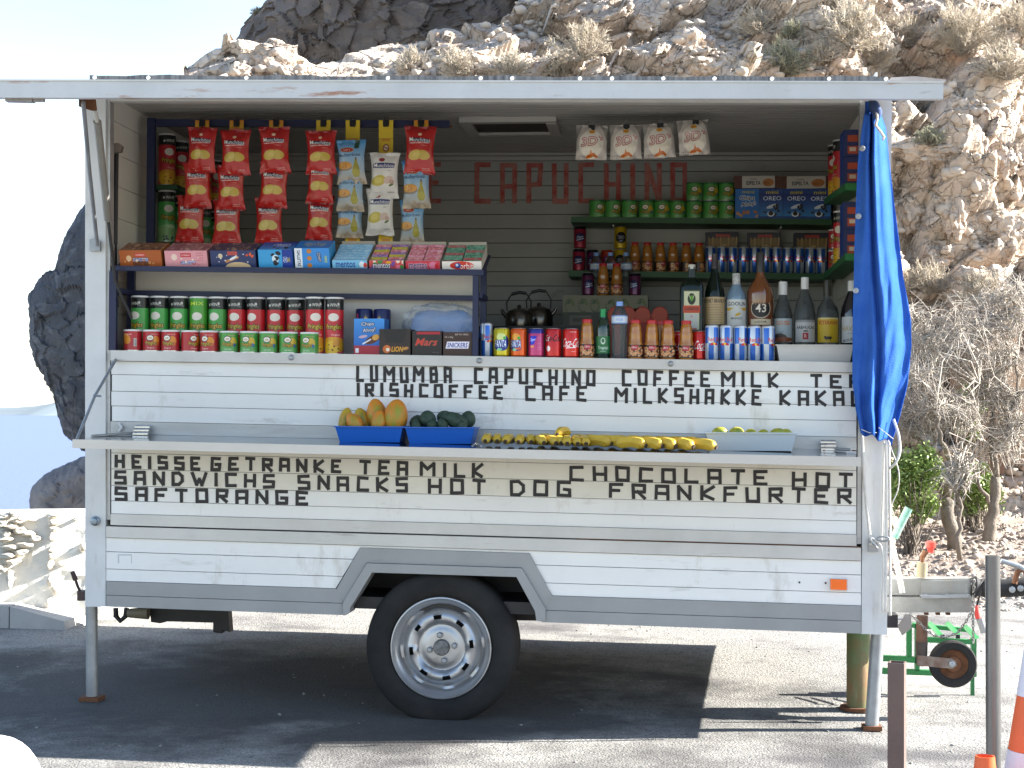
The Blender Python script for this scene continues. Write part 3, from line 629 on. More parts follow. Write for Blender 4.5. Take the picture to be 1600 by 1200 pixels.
# ceiling hatch
HT = []
hb = MB()
def cpt(px, py):    # point on the ceiling plane seen at a pixel
    lo, hi = .06, 1.7
    for _ in range(30):
        m_ = (lo + hi) / 2; p = P(px, py, m_)
        if p[2] > ceil_z(p[0]): hi = m_
        else: lo = m_
    p = P(px, py, lo); return p
fa, fb, fc, fd = cpt(717, 183), cpt(869, 183), cpt(878, 206), cpt(745, 206)
x0h, x1h, y0h, y1h = fa[0], fb[0], fa[1], fc[1]
for (a0, b0, a1, b1) in ((x0h, y0h, x1h, y0h + .05), (x0h, y1h - .05, x1h, y1h), (x0h, y0h + .05, x0h + .05, y1h - .05), (x1h - .05, y0h + .05, x1h, y1h - .05)):
    hb.box((a0, b0, ceil_z(a0) - .025), (a1, b1, ceil_z(a0) - .001))
hat = hb.obj('roof_hatch', mat('hatch frame plastic', (.40, .39, .36), .4), TR)
MB().box((x0h + .05, y0h + .05, ceil_z(x0h) - .012), (x1h - .05, y1h - .05, ceil_z(x0h) - .002)).obj('hatch_mesh', mat('dark hatch mesh', (.03, .025, .022), .6), hat)
q = P(700, 165, .9); q2 = P(703, 200, .9)
MB().box((q[0], .89, q2[2]), (q[0] + .018, .905, q[2])).obj('hanging_strip', mat('brown tape strip', (.25, .09, .03), .6), TR)
# raised hatch flap
FY = -1.0
zf0 = level(0, 152.5, 1475, 154.5, FY); zf1 = level(0, 125, 1475, 128, FY); hz = off(zt, .0)
Xa, Xb = P(-70, 140, FY)[0], P(1474, 140, FY)[0]
hz_t = level(140, 127.5, 1388, 129, 0)
def flap_quad(x0, x1, ya, yb_, lo0, lo1, up0, up1):
    V = [(x0, ya, lo0(x0)), (x1, ya, lo0(x1)), (x1, yb_, lo1(x1)), (x0, yb_, lo1(x0)), (x0, ya, up0(x0)), (x1, ya, up0(x1)), (x1, yb_, up1(x1)), (x0, yb_, up1(x0))]
    return V, [(0, 3, 2, 1), (4, 5, 6, 7), (0, 1, 5, 4), (1, 2, 6, 5), (2, 3, 7, 6), (3, 0, 4, 7)]
fascia_m = mat('flap edge aluminium', (.56, .56, .55), .45, .2, var=.16, vscale=3, spots=[((.33, .14, .07), 2.6, .60, .70, (1, 1, 7)), ((.3, .28, .26), 7, .62, .8, (.8, 1, 4))], bump=.05)
V, F = flap_quad(Xa, Xb, FY + .031, -.02, off(zf0, .012), off(hz_t, -.05), off(zf1, -.004), off(hz_t, -.008))
flap = mk('hatch_flap', V, F, white, TR)
V, F = flap_quad(Xa, Xb, FY, FY + .03, zf0, zf0, zf1, zf1)
mk('flap_edge', V, F, fascia_m, flap)
V, F = flap_quad(Xa, Xb, FY - .004, FY - .001, off(zf1, -.004), off(zf1, -.004), off(zf1, .002), off(zf1, .002))
mk('flap_lip', V, F, alu_l, flap)
for i in range(9):   # underside ribs
    ya = FY + .05 + i * .105; t0 = (ya - FY) / 1.0; t1 = (ya + .09 - FY) / 1.0
    l0 = lambda X, t=t0: (zf0(X) + .012) * (1 - t) + (hz_t(X) - .05) * t - .008
    l1 = lambda X, t=t1: (zf0(X) + .012) * (1 - t) + (hz_t(X) - .05) * t - .008
    V, F = flap_quad(Xa + .05, Xb - .05, ya, ya + .09, l0, l1, off(l0, .007), off(l1, .007)); mk('flap_rib', V, F, ceil_m, flap)
# rubber weather strip along the roof edge
ring = []; n = 90; rng = random.Random(3)
V = []; F = []
for i in range(n + 1):
    x = 140 + (1388 - 140) * i / n; up = 117.5 + rng.uniform(-.8, .8) + 1.0 * math.sin(i * .5) + (x - 140) * .0016
    a, b_ = P(x, 127.5 + (x - 140) * .0012, -.03), P(x, up, -.03); w = .004 * math.sin(i * 1.7)
    V += [a + [0, w, 0], b_ + [0, w, 0], b_ + [0, .02 + w, 0], a + [0, .02 + w, 0]]
for i in range(n):
    for j in range(4): F.append((i * 4 + j, i * 4 + (j + 1) % 4, i * 4 + 4 + (j + 1) % 4, i * 4 + 4 + j))
F += [(0, 1, 2, 3), tuple(n * 4 + j for j in (3, 2, 1, 0))]
strip_o = mk('weather_strip', V, F, rubb, TR)
for rx in (148, 232, 385, 606, 751, 800, 906, 956, 1036, 1116, 1206, 1295, 1384):
    MB().lathe([(.007, 0), (.0085, .004), (.0075, .008), (.004, .010), (0, .0105)], P(rx, 121.5 + (rx - 140) * .0016, -.036), 10, axis='y').obj('rivet', mat('white rivet', (.75, .75, .73), .4), strip_o, smooth=40)
V = [P(1392, 126, -.5), P(1478, 128, -.5), P(1478, 124, -.5), P(1430, 119, -.5), P(1392, 121, -.5)]
MB().prism(V, (0, .05, 0)).obj('bent_rail_end', mat('scuffed rail end', (.45, .40, .37), .5, .2, var=.3), flap)
# latch under the flap
b = MB(); a0, a1 = P(8, 153, FY + .02), P(50, 158, FY + .02); b.prism([P(8, 158, FY + .02), P(50, 159, FY + .02), P(50, 151, FY + .02), P(8, 149, FY + .02)], (0, .03, 0))
b.prism([P(50, 158.5, FY + .025), P(68, 158.5, FY + .025), P(68, 153.5, FY + .025), P(50, 153.5, FY + .025)], (0, .015, 0)); b.obj('latch', mat('old zinc', (.36, .33, .31), .5, .5, var=.3), flap)
# struts
st = MB().tube([P(130, 160, -.75), P(140, 270, -.42), P(152, 383, -.04)], .0085, 8).obj('support_arm', galv, TR, smooth=40)
st2 = MB().tube([P(148, 172, -.55), P(152, 190, -.5)], .009, 8).tube([P(152, 190, -.5), P(168.5, 343, -.06)], .016, 12, 1).tube([P(168.5, 340, -.06), P(180, 440, -.03), P(206, 498, .0)], .0065, 8, 2)
st2.obj('gas_strut', [alu_l, mat('strut tube grey', (.36, .35, .32), .45, .3, var=.2), dark_s], TR, smooth=40)
MB().tube([P(182, 233, .10), P(181, 300, .09), P(180, 382, .08)], .010, 10).tube([P(181, 382, .08), P(181, 425, .07), P(184, 480, .04)], .005, 8).obj('gas_strut', dark_s, TR, smooth=40)
MB().prism([P(140, 392, -.02), P(156, 392, -.02), P(156, 376, -.02), P(146, 372, -.02), P(140, 374, -.02)], (0, .018, 0)).obj('hinge_bracket', galv, TR)
MB().prism([P(171, 239, .06), P(188, 237, .06), P(190, 228, .06), P(184, 223, .06), P(171, 224, .06)], (0, .03, 0)).obj('hinge_bracket', mat('brown bracket', (.16, .13, .11), .6), TR)
MB().prism([P(123, 166, -.7), P(141, 172, -.7), P(150, 172, -.7), P(148, 152, -.7), P(123, 152, -.7)], (0, .012, 0)).obj('hinge_bracket', rust, TR)
# fold-down counter
CB = .42
ct0 = level(113, 686.5, 1345, 714.5, -CB); cbk = level(172, 678, 1338, 703.5, -.007)
cx0, cx1 = P(113, 690, -CB)[0], P(1345.5, 714, -CB)[0]
V, F = flap_quad(cx0 + .003, cx1 - .003, -CB + .022, -.008, off(ct0, -.030), off(cbk, -.030), off(ct0, -.001), cbk)
counter = mk('counter_top', V, F, steel, TR)
ce0 = level(113, 700.3, 1345, 729, -CB)
V, F = flap_quad(cx0, cx1, -CB, -CB + .021, ce0, ce0, ct0, ct0); mk('counter_edge', V, F, steel_e, counter)
def ctr(X, Y):
    t = (Y + CB) / (CB - .008); return ct0(X) * (1 - t) + cbk(X) * t
arm = MB().tube([P(181, 562, -.03), P(148, 619, -.22), P(120, 687, -.38)], .0065, 8).tube([P(177, 565, -.028), P(150, 617, -.20)], .004, 6).tube([P(146, 618, -.22), P(158, 619, -.22)], .005, 6)
arm.obj('counter_stay', galv, counter, smooth=40)
def hinge(px, py, w):
    b = MB(); c = P(px, py, -.03)
    for k_ in range(3): b.tube([c + [0, -.012 * k_ - .0, .018 - .014 * k_], c + [w, -.012 * k_, .018 - .014 * k_]], .009, 8)
    b.obj('counter_hinge', mat('bright zinc', (.55, .56, .58), .25, .8, spots=[((.2, .1, .05), 30, .6, .7, (1, 1, 1))]), counter, smooth=40)
hinge(211, 674, .065); hinge(1282, 698, .06)
MB().tube([P(143, 681.5, -.22), P(206, 676.5, -.05)], .006, 8).obj('counter_stay', galv, counter)
MB().tube([P(1306, 701, -.08), P(1330, 703, -.12)], .006, 8).tube([P(1322, 708, -.2), P(1338, 708, -.2)], .008, 8).obj('counter_stay', galv, counter)
MB().tube([P(186, 662, -.012), P(190, 668, -.02), P(186, 674, -.02)], .007, 8).obj('bolt', post_m, TR)
# painted words
GL = {'A': [[(0, 0), (0, 1), (1, 1), (1, 0)], [(0, .42), (1, .42)]], 'B': [[(0, 0), (0, 1), (.85, 1), (.95, .55), (0, .52)], [(.95, .52), (1, 0), (0, 0)]], 'C': [[(1, 1), (0, 1), (0, 0), (1, 0)]],
      'D': [[(0, 0), (0, 1), (.6, 1), (1, .72), (1, .3), (.65, 0), (0, 0)]], 'E': [[(1, 1), (0, 1), (0, 0), (1, 0)], [(0, .5), (.72, .5)]], 'F': [[(1, 1), (0, 1), (0, 0)], [(0, .5), (.75, .5)]],
      'G': [[(1, 1), (0, 1), (0, 0), (1, 0), (1, .45), (.5, .45)]], 'H': [[(0, 0), (0, 1)], [(1, 0), (1, 1)], [(0, .47), (1, .47)]], 'I': [[(.5, 0), (.5, 1)]],
      'K': [[(0, 0), (0, 1)], [(1, 1), (0, .42), (1, 0)]], 'L': [[(0, 1), (0, 0), (1, 0)]], 'M': [[(0, 0), (0, 1), (.5, .5), (1, 1), (1, 0)]], 'N': [[(0, 0), (0, 1), (1, 0), (1, 1)]],
      'O': [[(0, 0), (0, 1), (1, 1), (1, 0), (0, 0)]], 'P': [[(0, 0), (0, 1), (1, 1), (.92, .48), (0, .45)]], 'R': [[(0, 0), (0, 1), (1, 1), (.95, .5), (0, .48)], [(.35, .48), (1, 0)]],
      'S': [[(1, 1), (0, 1), (0, .5), (1, .5), (1, 0), (0, 0)]], 'T': [[(0, 1), (1, 1)], [(.5, 1), (.5, 0)]], 'U': [[(0, 1), (0, 0), (1, 0), (1, 1)]], 'W': [[(0, 1), (.32, 0), (.52, .5), (.7, 0), (1, 1)]]}
rngL = random.Random(11)
def word(s, x0, x1, top, bot, Y=.0025, m=None, wd=4.9, par=None, widths=None, slope=.0185):
    """strokes of a letter as thin paint ribbons; px measured"""
    lay = [0]
    n = len(s); wts = [.35 if c == 'I' else (1.35 if c in 'MW' else 1.0) for c in s]
    gap = .55; tot = sum(wts) + gap * (n - 1); u = (x1 - x0) / tot; x = x0
    for c, w in zip(s, wts):
        lw_ = w * u; jy = rngL.uniform(-.7, .7); jx = rngL.uniform(-.6, .6)
        V = []; F = []
        for st_ in GL[c]:
            pts = []
            for (a, b_) in st_:
                X_ = x + wd * .5 + jx + a * (lw_ - wd); yy = top + slope * (X_ - x0) + jy; H = bot - top
                pts.append((X_ + rngL.uniform(-.5, .5), yy + H - wd * .5 - b_ * (H - wd) + rngL.uniform(-.5, .5)))
            if c == 'I': pts = [(x + lw_ / 2, p[1]) for p in pts]
            for (ax, ay), (bx, by) in zip(pts[:-1], pts[1:]):
                L = math.hypot(bx - ax, by - ay) + 1e-6; ux, uy = (bx - ax) / L, (by - ay) / L; h = wd * .5; e = h * .75
                lay[0] += 1; yy = Y - .00012 * (lay[0] % 9)
                q = [(ax - ux * e - uy * h * rngL.uniform(.85, 1.12), ay - uy * e + ux * h), (bx + ux * e - uy * h, by + uy * e + ux * h * rngL.uniform(.85, 1.12)), (bx + ux * e + uy * h, by + uy * e - ux * h), (ax - ux * e + uy * h, ay - uy * e - ux * h)]
                b0 = len(V); V += [P(px, py, yy) for px, py in q]; F.append((b0, b0 + 1, b0 + 2, b0 + 3))
        x += lw_ + gap * u
        mk('painted_letter', V, F, m or ink, par or TR)
for w_ in [('LUMUMBA', 556, 706, 571, 597), ('CAPUCHINO', 741, 931, 574, 600), ('COFFEE', 971, 1110, 577.5, 603), ('MILK', 1126, 1216, 580, 605), ('TEA', 1266, 1345, 584, 606),
           ('IRISHCOFFEE', 557, 786, 597.5, 620), ('CAFE', 820, 917, 601.5, 626), ('MILKSHAKKE', 960, 1190, 604.5, 630), ('KAKAO', 1218, 1347, 609, 634)]: word(*w_)
for w_ in [('HEISSE', 179, 314, 710, 732), ('GETRANKE', 329, 534, 713, 735.5), ('TEA', 561, 638, 718.5, 742), ('MILK', 656, 756, 721.5, 745), ('CHOCOLATE', 890, 1200, 727, 751.5), ('HOT', 1237, 1333, 736.5, 761),
           ('SANDWICHS', 179, 430, 734.5, 757.5), ('SNACKS', 465, 638, 742, 766), ('HOT', 668, 760, 746.5, 771.5), ('DOG', 797, 893, 749.5, 775), ('FRANKFURTER', 951, 1331, 754.5, 779.5),
           ('SAFTORANGE', 179, 482, 760, 783)]: word(*w_, wd=5.2, slope=.024)
word('CAPUCHINO', 741, 1074, 254, 318, Y=1.7625, m=redp, wd=7.5, slope=0)
word('E', 668, 690, 254, 318, Y=1.7625, m=redp, wd=7.0, slope=0)
# wheel
wc = P(689.5, 1012, .03); WR = .319
WH = empty('wheel', wc); WH.parent = TR; WH.location = Vector(wc.tolist()) - wloc(TR)
def ylathe(prof, n=48, par=WH, name='x', m=None, smooth=40, c=(0, 0, 0)):
    V, F, UV = lathe(prof, n); V = [(x + c[0], -z + c[1], y + c[2]) for x, y, z in V]
    return mk(name, V, F, m, par, smooth=smooth, local=True)
ylathe([(.20, -.17), (.30, -.175), (.318, -.15), (.319, -.02), (.316, .0), (.305, .018), (.288, .026), (.270, .028), (.25, .030), (.235, .027), (.222, .018), (.214, .008), (.210, -.02)], 72, name='tyre', m=tyre_m)
# rim: dished disc with eight slots cut as real openings
slots = [math.atan2(-(y - 695), (x - 680)) for x, y in ((657, 525), (785, 558), (852, 675), (822, 802), (708, 867), (582, 832), (513, 718), (548, 590))]
prof = [(.2135, .006), (.211, .015), (.206, .016), (.200, .006), (.192, -.006), (.184, -.012), (.178, -.034), (.166, -.042), (.160, -.032), (.150, -.016), (.136, -.006), (.119, -.004), (.104, -.010), (.098, -.020), (.092, -.022), (.078, -.014), (.060, -.012), (.034, -.012), (.033, -.03), (0, -.03)]
nA = 144; V = []; F = []
for r, d in prof:
    for j in range(nA):
        a = 2 * math.pi * j / nA; dd = d
        if .1 < r < .17:
            for s_ in slots:
                da = abs((a - s_ + math.pi) % (2 * math.pi) - math.pi); dd += .006 * math.exp(-(da / .17) ** 2)
        V.append((r * math.cos(a), -dd, r * math.sin(a)))
for i in range(len(prof) - 1):
    for j in range(nA):
        rm = (prof[i][0] + prof[i + 1][0]) / 2; a = 2 * math.pi * (j + .5) / nA
        if .112 < rm < .142 and any(abs((a - s_ + math.pi) % (2 * math.pi) - math.pi) < .125 for s_ in slots): continue
        F.append((i * nA + j, (i + 1) * nA + j, (i + 1) * nA + (j + 1) % nA, i * nA + (j + 1) % nA))
rim = mk('rim', V, F, rim_m, WH, smooth=50, local=True)
ylathe([(.21, -.14), (.19, -.09), (.0, -.09)], 32, name='brake_drum', m=dark_in, par=WH)
ylathe([(.034, -.018), (.034, -.002), (.030, .004), (.0, .006)], 24, name='hub_cap', m=mat('grimy hub cap', (.22, .22, .22), .55, .4, var=.5, vscale=60, bump=.3), par=rim)
for x, y in ((670, 623), (756, 683), (697, 769), (612, 709)):
    dx, dz = (x - 680) * .275 * S(0), -(y - 695) * .275 * S(0)
    ylathe([(.013, -.012), (.013, .004), (.009, .009), (0, .010)], 6, name='wheel_nut', m=galv, par=rim, c=(dx, 0, dz), smooth=False)
# wheel well, axle, underside
wl_ = MB(); a, b_ = P(540, 905, .1), P(852, 890, .1)
wl_.box((a[0] - .03, .105, zb(1.5) + .02), (a[0] - .01, .42, zb(1.5) + .3)).box((b_[0] + .01, .105, zb(1.5) + .02), (b_[0] + .03, .42, zb(1.5) + .3)).box((a[0] - .03, .42, zb(1.5) + .02), (b_[0] + .03, .44, zb(1.5) + .3)).box((a[0] - .03, .105, zb(1.5) + .3), (b_[0] + .03, .44, zb(1.5) + .32))
wl_.obj('wheel_well', dark_in, TR)
MB().tube([(wc[0], .2, wc[2] - .02), (wc[0], 1.9, wc[2] - .02)], .035, 10).box((wc[0] - .3, .35, zb(1.5) - .05), (wc[0] + .45, .45, zb(1.5) + .02)).obj('axle', dark_s, TR)
ch = MB(); a, b_ = P(195, 950, .5), P(1345, 985, .5)
ch.box((a[0], .5, zb(1.5) - .02), (b_[0], .56, zb(1.5) + .05)).box((a[0], 1.4, zb(1.5) - .02), (b_[0], 1.46, zb(1.5) + .05)); ch.obj('chassis_beam', dark_s, TR)
MB().prism([P(x, y, .45) for x, y in ((233, 949), (333, 949), (356, 948), (359, 988), (347, 984), (346, 990), (333, 988), (333, 973), (262, 971), (250, 974), (236, 972))][::-1], (0, .06, 0)).obj('rear_bracket', dark_s, TR)
MB().tube([P(181, 950, .4), P(181, 962, .4), P(188, 970, .4), P(196, 963, .4), P(198, 950, .4)], .012, 8).tube([P(200, 958, .4), P(232, 958, .4)], [.02, .028], 12, 1).obj('tow_hook', [dark_s, mat('olive bulb', (.2, .18, .13), .5)], TR, smooth=40)
# legs
def leg(x0, y0, x1, y1, r, foot, rust_m=rust, sq=False):
    a, b_ = P(x0, y0, .13), P(x1, y1 - 4, .13); gz = ground(b_[0], .13) + .014
    b_ = np.array([b_[0], .13, gz])
    o = MB().tube([a, b_], r, 4 if sq else 16).obj('support_leg', galv, TR, smooth=40)
    MB().box((b_[0] - foot, .13 - foot, gz - .014), (b_[0] + foot, .13 + foot, gz + .004)).obj('leg_foot', rust_m, o)
leg(143, 940, 144, 1092, .026, .043, sq=False); leg(1372, 975, 1362, 1142, .028, .038)
slab('leg_bracket', [(1387, 981), (1387, 961), (1403, 961), (1403, 981)][::-1], .02, .12, dark_s, TR)
# crank handle at the rear left, knob, marker light, registration sticker outline
MB().box(P(123, 938, .1) - [0, .02, 0], P(133, 923, .1) + [0, .04, 0]).tube([P(126, 926, .09), P(121, 915, .08), P(118, 906, .07)], .006, 8).tube([P(118, 906, .07), P(113, 893, .06)], [.011, .009], 10).obj('crank_handle', mat('dark brown steel', (.07, .045, .045), .5, .3), TR, smooth=40)
MB().lathe([(.02, 0), (.021, .012), (.014, .016), (.013, .026), (.0, .028)], P(150, 814, 0), 8, axis='y').obj('knob', mat('zinc knob', (.30, .36, .42), .35, .7, var=.3), TR)
mk_l = slab('marker_light', [(1298, 921), (1323, 922), (1323, 906), (1298, 905)], -.022, .0, amber, TR)
slab('light_base', [(1296.5, 922.5), (1324.5, 923.5), (1324.5, 904.5), (1296.5, 903.5)], -.006, .002, post_m, TR)
lm = MB()
for q_ in ([(184, 880), (186, 880), (186, 868), (184, 868)], [(184, 868), (206, 868), (206, 866), (184, 866)], [(205, 880), (206, 880), (206, 868), (205, 868)]):
    lm.prism([P(x, y, .0012) for x, y in q_], (0, .001, 0))
lm.obj('sticker_outline', mat('faded sticker', (.5, .53, .56), .5), TR)
for x, y in ((1249, 910), (1290, 911)): MB().lathe([(.004, 0), (.004, .003), (0, .004)], P(x, y, .001), 8, axis='y').obj('screw', dark_s, TR)
# wall shelves
green = mat('green painted shelf', (.02, .10, .035), .5, var=.25, vscale=6)
sh1 = level(892, 338.5, 1298, 342.5, 1.52); sh2 = level(890, 422.5, 1297, 427.5, 1.52)
xa, xb = P(892, 340, 1.52)[0], P(1300, 340, 1.52)[0]
shear_box('wall_shelf', xa, xb, 1.52, 1.762, off(sh1, -.028), sh1, green)
shear_box('wall_shelf', xa - .01, xb - .01, 1.52, 1.762, off(sh2, -.030), sh2, green)
for px_, s_ in ((958, sh1), (1221, sh1), (958, sh2), (1221, sh2)):
    c = P(px_, 350, 1.56); MB().tube([(c[0], 1.755, s_(c[0]) - .12), (c[0], 1.755, s_(c[0]) - .034), (c[0], 1.6, s_(c[0]) - .034)], .005, 6).obj('shelf_bracket', alu_l, TR)
XR = X1 - .045; XL = X0 + .045
sr = []
for (ya, yb_, yd) in ((286, 306, 9), (396, 424, 9)):
    pa, pb = P(1336, ya, .35), P(1302, yb_, 1.2)
    z0_ = (pa[2] + pb[2]) / 2
    V = [(XR - .09, .35, pa[2] - .03), (XR, .35, pa[2] - .03), (XR, 1.30, pb[2] - .03), (XR - .09, 1.30, pb[2] - .03), (XR - .09, .35, pa[2]), (XR, .35, pa[2]), (XR, 1.30, pb[2]), (XR - .09, 1.30, pb[2])]
    mk('side_shelf', V, [(0, 3, 2, 1), (4, 5, 6, 7), (0, 1, 5, 4), (1, 2, 6, 5), (2, 3, 7, 6), (3, 0, 4, 7)], mat('bright green shelf', (.02, .17, .045), .5), TR); sr.append((pa[2], pb[2]))
lsz = []
for yp in (292, 380):
    z = P(222, yp, .75)[2]; lsz.append(z)
    MB().box((XL, .68, z - .022), (XL + .13, 1.72, z)).obj('side_shelf', green, TR)
# ================================================================== GOODS
lid_m = mat('tin rim', (.62, .62, .62), .28, .9)
clear_lid = mat('plastic lid', (.75, .75, .74), .3)
cap_r = mat('red lid', (.50, .03, .03), .3)
PI = math.pi
# ---- prints
def pr_tall(kind):
    c = Cv(200, 190, {'g': '#44a24a', 'r': '#c42831', 's': '#4c9c36'}[kind])
    if kind == 'g':
        c.grad('#a8cfa2', '#44a24a', 0, .45); c.ell(.5, .18, .30, .16, '#8dc07e'); c.ell(.56, .30, .10, .04, '#b9d9b0'); c.speck(8, ['#3a3a66', '#24243c', '#4b3b6b'], .40, .02, .60, .10, .022)
    if kind == 'r':
        c.grad('#d0565a', '#c42831', 0, .5); c.ell(.5, .16, .30, .14, '#d8a022'); c.ell(.45, .10, .16, .13, '#e8b92e'); c.ell(.58, .2, .10, .07, '#d6922c', .5); c.speck(8, ['#3a1c10', '#552211'], .38, .02, .64, .2, .016); c.text('Original', .54, .335, .045, '#f6e6d8', w=.15)
    if kind == 's':
        c.grad('#7fb93e', '#3a8a2c', 0, .5); c.ell(.5, .20, .15, .17, '#b9c8bd'); c.text('Sour Cream', .5, .24, .04, '#2d5a44', w=.17); c.text('Onion', .5, .17, .04, '#2d5a44', w=.1)
    if kind != 's':
        c.rect(0, .80, 1, 1, '#161a1a'); c.text('WIN', .5, .885, .06, '#ece9df', w=.13); c.ell(.40, .88, .025, .025, '#c8c8c0'); c.ell(.59, .9, .02, .03, '#c8c8c0')
        c.text('FREE', .595, .85, .022, '#c8c8c0', w=.05)
    else: c.text('MIX', .5, .90, .07, '#c8d63a', w=.26)
    c.ell(.5, .66, .10, .075, '#e4ddd0')
    c.text('Pringles', .5, .475, .12, '#e8c62c', w=.30, out='#2a1a10', ow=.012, sh=.12)
    return c
def pr_small(kind, back=False):
    g = kind == 'g'; c = Cv(240, 96, '#4b9c46' if g else '#b32730')
    c.grad('#74b56c' if g else '#c23a3e', '#4b9c46' if g else '#b32730', 0, .4)
    if back:
        c.ell(.42, .6, .22, .3, '#d98a2c', .4); c.rect(.56, .2, .62, .62, '#e8e4dc')
        for i in range(7): c.rect(.563 + i * .008, .22, .566 + i * .008, .6, '#222222')
        c.text('Original', .45, .83, .12, '#f0d9c8', w=.16); return c
    c.ell(.60, .55, .16, .22, '#cfae3a' if g else '#d98a2c', .3); c.ell(.62, .35, .08, .1, '#3d6fa3' if g else '#c9641e')
    c.text('new crunch', .57, .86, .09, '#e9c9a8' if not g else '#e08a6a', w=.14)
    c.ell(.49, .66, .17, .16, '#1d1a14'); c.ell(.49, .66, .145, .13, '#eee8da'); c.ell(.49, .65, .09, .06, '#c9b79b')
    c.text('Pringles', .5, .36, .24, '#e6c12b', w=.20, out='#2a1a10', ow=.02, sh=.1); c.text('Original' if not g else 'Sour Cream', .5, .12, .1, '#f4efe6', w=.12)
    return c
def pr_soda(k):
    bg = {'lemon': '#c9b91e', 'orange': '#dc5a14', 'clip': '#b83a6e', 'coke0': '#c2201c', 'coke': '#cf2a1e', 'clipr': '#8f1f35', 'yel': '#b89a14', 'org2': '#a8331c', 'pur': '#5a2148'}[k]
    c = Cv(190, 104, bg)
    if k in ('lemon', 'orange'):
        c.ell(.5, .35, .26, .16, '#1c2d7a'); c.ell(.56, .5, .20, .26, '#1c2d7a' if k == 'lemon' else bg); c.ell(.5, .70, .17, .13, '#dfe08a' if k == 'lemon' else '#f2a23a'); c.ell(.57, .66, .06, .05, '#4aa63a')
        c.text('FANTA', .49, .45, .26, '#f3f3ee', w=.24, out='#1b2a78', ow=.02, sh=.1); c.ell(.47, .24, .1, .05, '#7fb58a')
    if k == 'clip': c.rect(0, .84, 1, 1, '#2b2f86'); c.poly([(.40, .42), (.42, .74), (.56, .74), (.50, .44)], '#2a2fb0'); c.text('Clipper', .47, .60, .14, '#f4f4ff', w=.13, sh=.3, rot=.1); c.rect(.42, .33, .50, .40, '#e08a4a'); [c.line(.57, .25 + i * .07, .66, .25 + i * .07, .012, '#d78aa4') for i in range(8)]
    if k == 'coke0': c.text('Coca-Cola', .50, .68, .26, '#1a1010', w=.40, sh=.35); c.text('Coc', .40, .68, .24, '#f0e4e0', w=.1, sh=.35); c.ell(.42, .30, .08, .1, '#e8d8d0')
    if k == 'coke': c.text('Coca-Cola', .53, .52, .32, '#f6efe9', w=.42, sh=.35); c.line(.42, .33, .60, .35, .03, '#f6efe9'); c.line(.50, .9, .62, .9, .03, '#e8a090'); c.line(.52, .2, .60, .2, .02, '#e8a090')
    if k in ('clipr', 'pur'): c.rect(0, .88, 1, 1, '#161226'); c.ell(.5, .5, .24, .2, '#1a1c50'); c.text('Clipper', .5, .5, .16, '#e8e8f4', w=.2, sh=.3, rot=.15); c.line(.4, .36, .6, .44, .03, '#e8e8f4')
    if k == 'yel': c.ell(.5, .5, .25, .26, '#14141e'); c.text('TONICA', .5, .52, .17, '#c8ccd4', w=.20); c.text('1783', .5, .34, .1, '#c8ccd4', w=.1)
    if k == 'org2': c.ell(.5, .5, .2, .25, '#7a2c6a'); c.text('C', .5, .5, .3, '#e8e0e8', w=.08)
    return c
def pr_energy(v=0):
    c = Cv(160, 128, '#2b62b8')
    for i in range(4):
        a, b = i * .25, (i + .5) * .25
        c.rect(a + .125 * (v % 2), .48, b + .125 * (v % 2), 1, '#b9c3cf'); c.rect(a + .125 * ((v + 1) % 2), 0, b + .125 * ((v + 1) % 2), .48, '#b9c3cf')
    c.text('Red Bull', .5 + .03 * v, .60, .12, '#b5202e', w=.34); c.ell(.47, .46, .07, .035, '#b5202e', .3); c.ell(.55, .46, .07, .035, '#b5202e', -.3); c.ell(.51, .47, .035, .035, '#e0b02a'); c.rect(0, .95, 1, 1, '#d8dade')
    return c
def pr_juice():
    c = Cv(180, 60, '#2c1810'); c.speck(46, ['#c9824a', '#d99a62', '#e2b184', '#a8603a', '#caa070'], .3, .1, .7, .8, .11)
    c.poly([(.41, .55), (.43, .95), (.58, .95), (.56, .55)], '#a81e2a'); c.text('Libby', .495, .77, .22, '#f2e6e0', w=.11); return c
MT = {}
def M_(name, fn, **k):
    if name not in MT: MT[name] = img_mat('print ' + name, fn().img('print ' + name), **k)
    return MT[name]
# ---- builders (one of each kind; the copies share its meshes)
def rev(name, prof, m, par, n=24, smooth=35, sq=None):
    V, F, UV = lathe(prof, n, sq); return mk(name, V, F, m, par, smooth=smooth, uv=UV, local=True)
PROTO = {}
def proto(key, build):
    """first use returns the built thing itself, later ones copies of it"""
    if key not in PROTO: PROTO[key] = build(); return PROTO[key]
    return copy_tree(PROTO[key])
def base(name): return empty(name, (0, 0, 0))
def tube_can(name, r, h, m, lid=clear_lid):
    t = base(name)
    rev('can_body', [(r, .004), (r, h - .008)], m, t); rev('can_rim', [(0, 0), (r + .0006, 0), (r + .0006, .004), (r - .001, .004)], lid_m, t)
    rev('can_lid', [(r + .0012, h - .008), (r + .0015, h - .001), (r - .002, h), (0, h)], lid, t); return t
def soda(name, r, h, m, top=.82):
    t = base(name); s = h * .055
    rev('can_body', [(r * .86, .003), (r, h * .07), (r, h - s * 1.5), (r * .90, h - s * .4)], m, t)
    rev('can_top', [(r * .90, h - s * .4), (r * .86, h - .002), (r * .84, h), (r * .80, h - .003), (0, h - .004)], lid_m, t); rev('can_bottom', [(0, .004), (r * .70, 0), (r * .78, 0), (r * .86, .003)], lid_m, t); return t
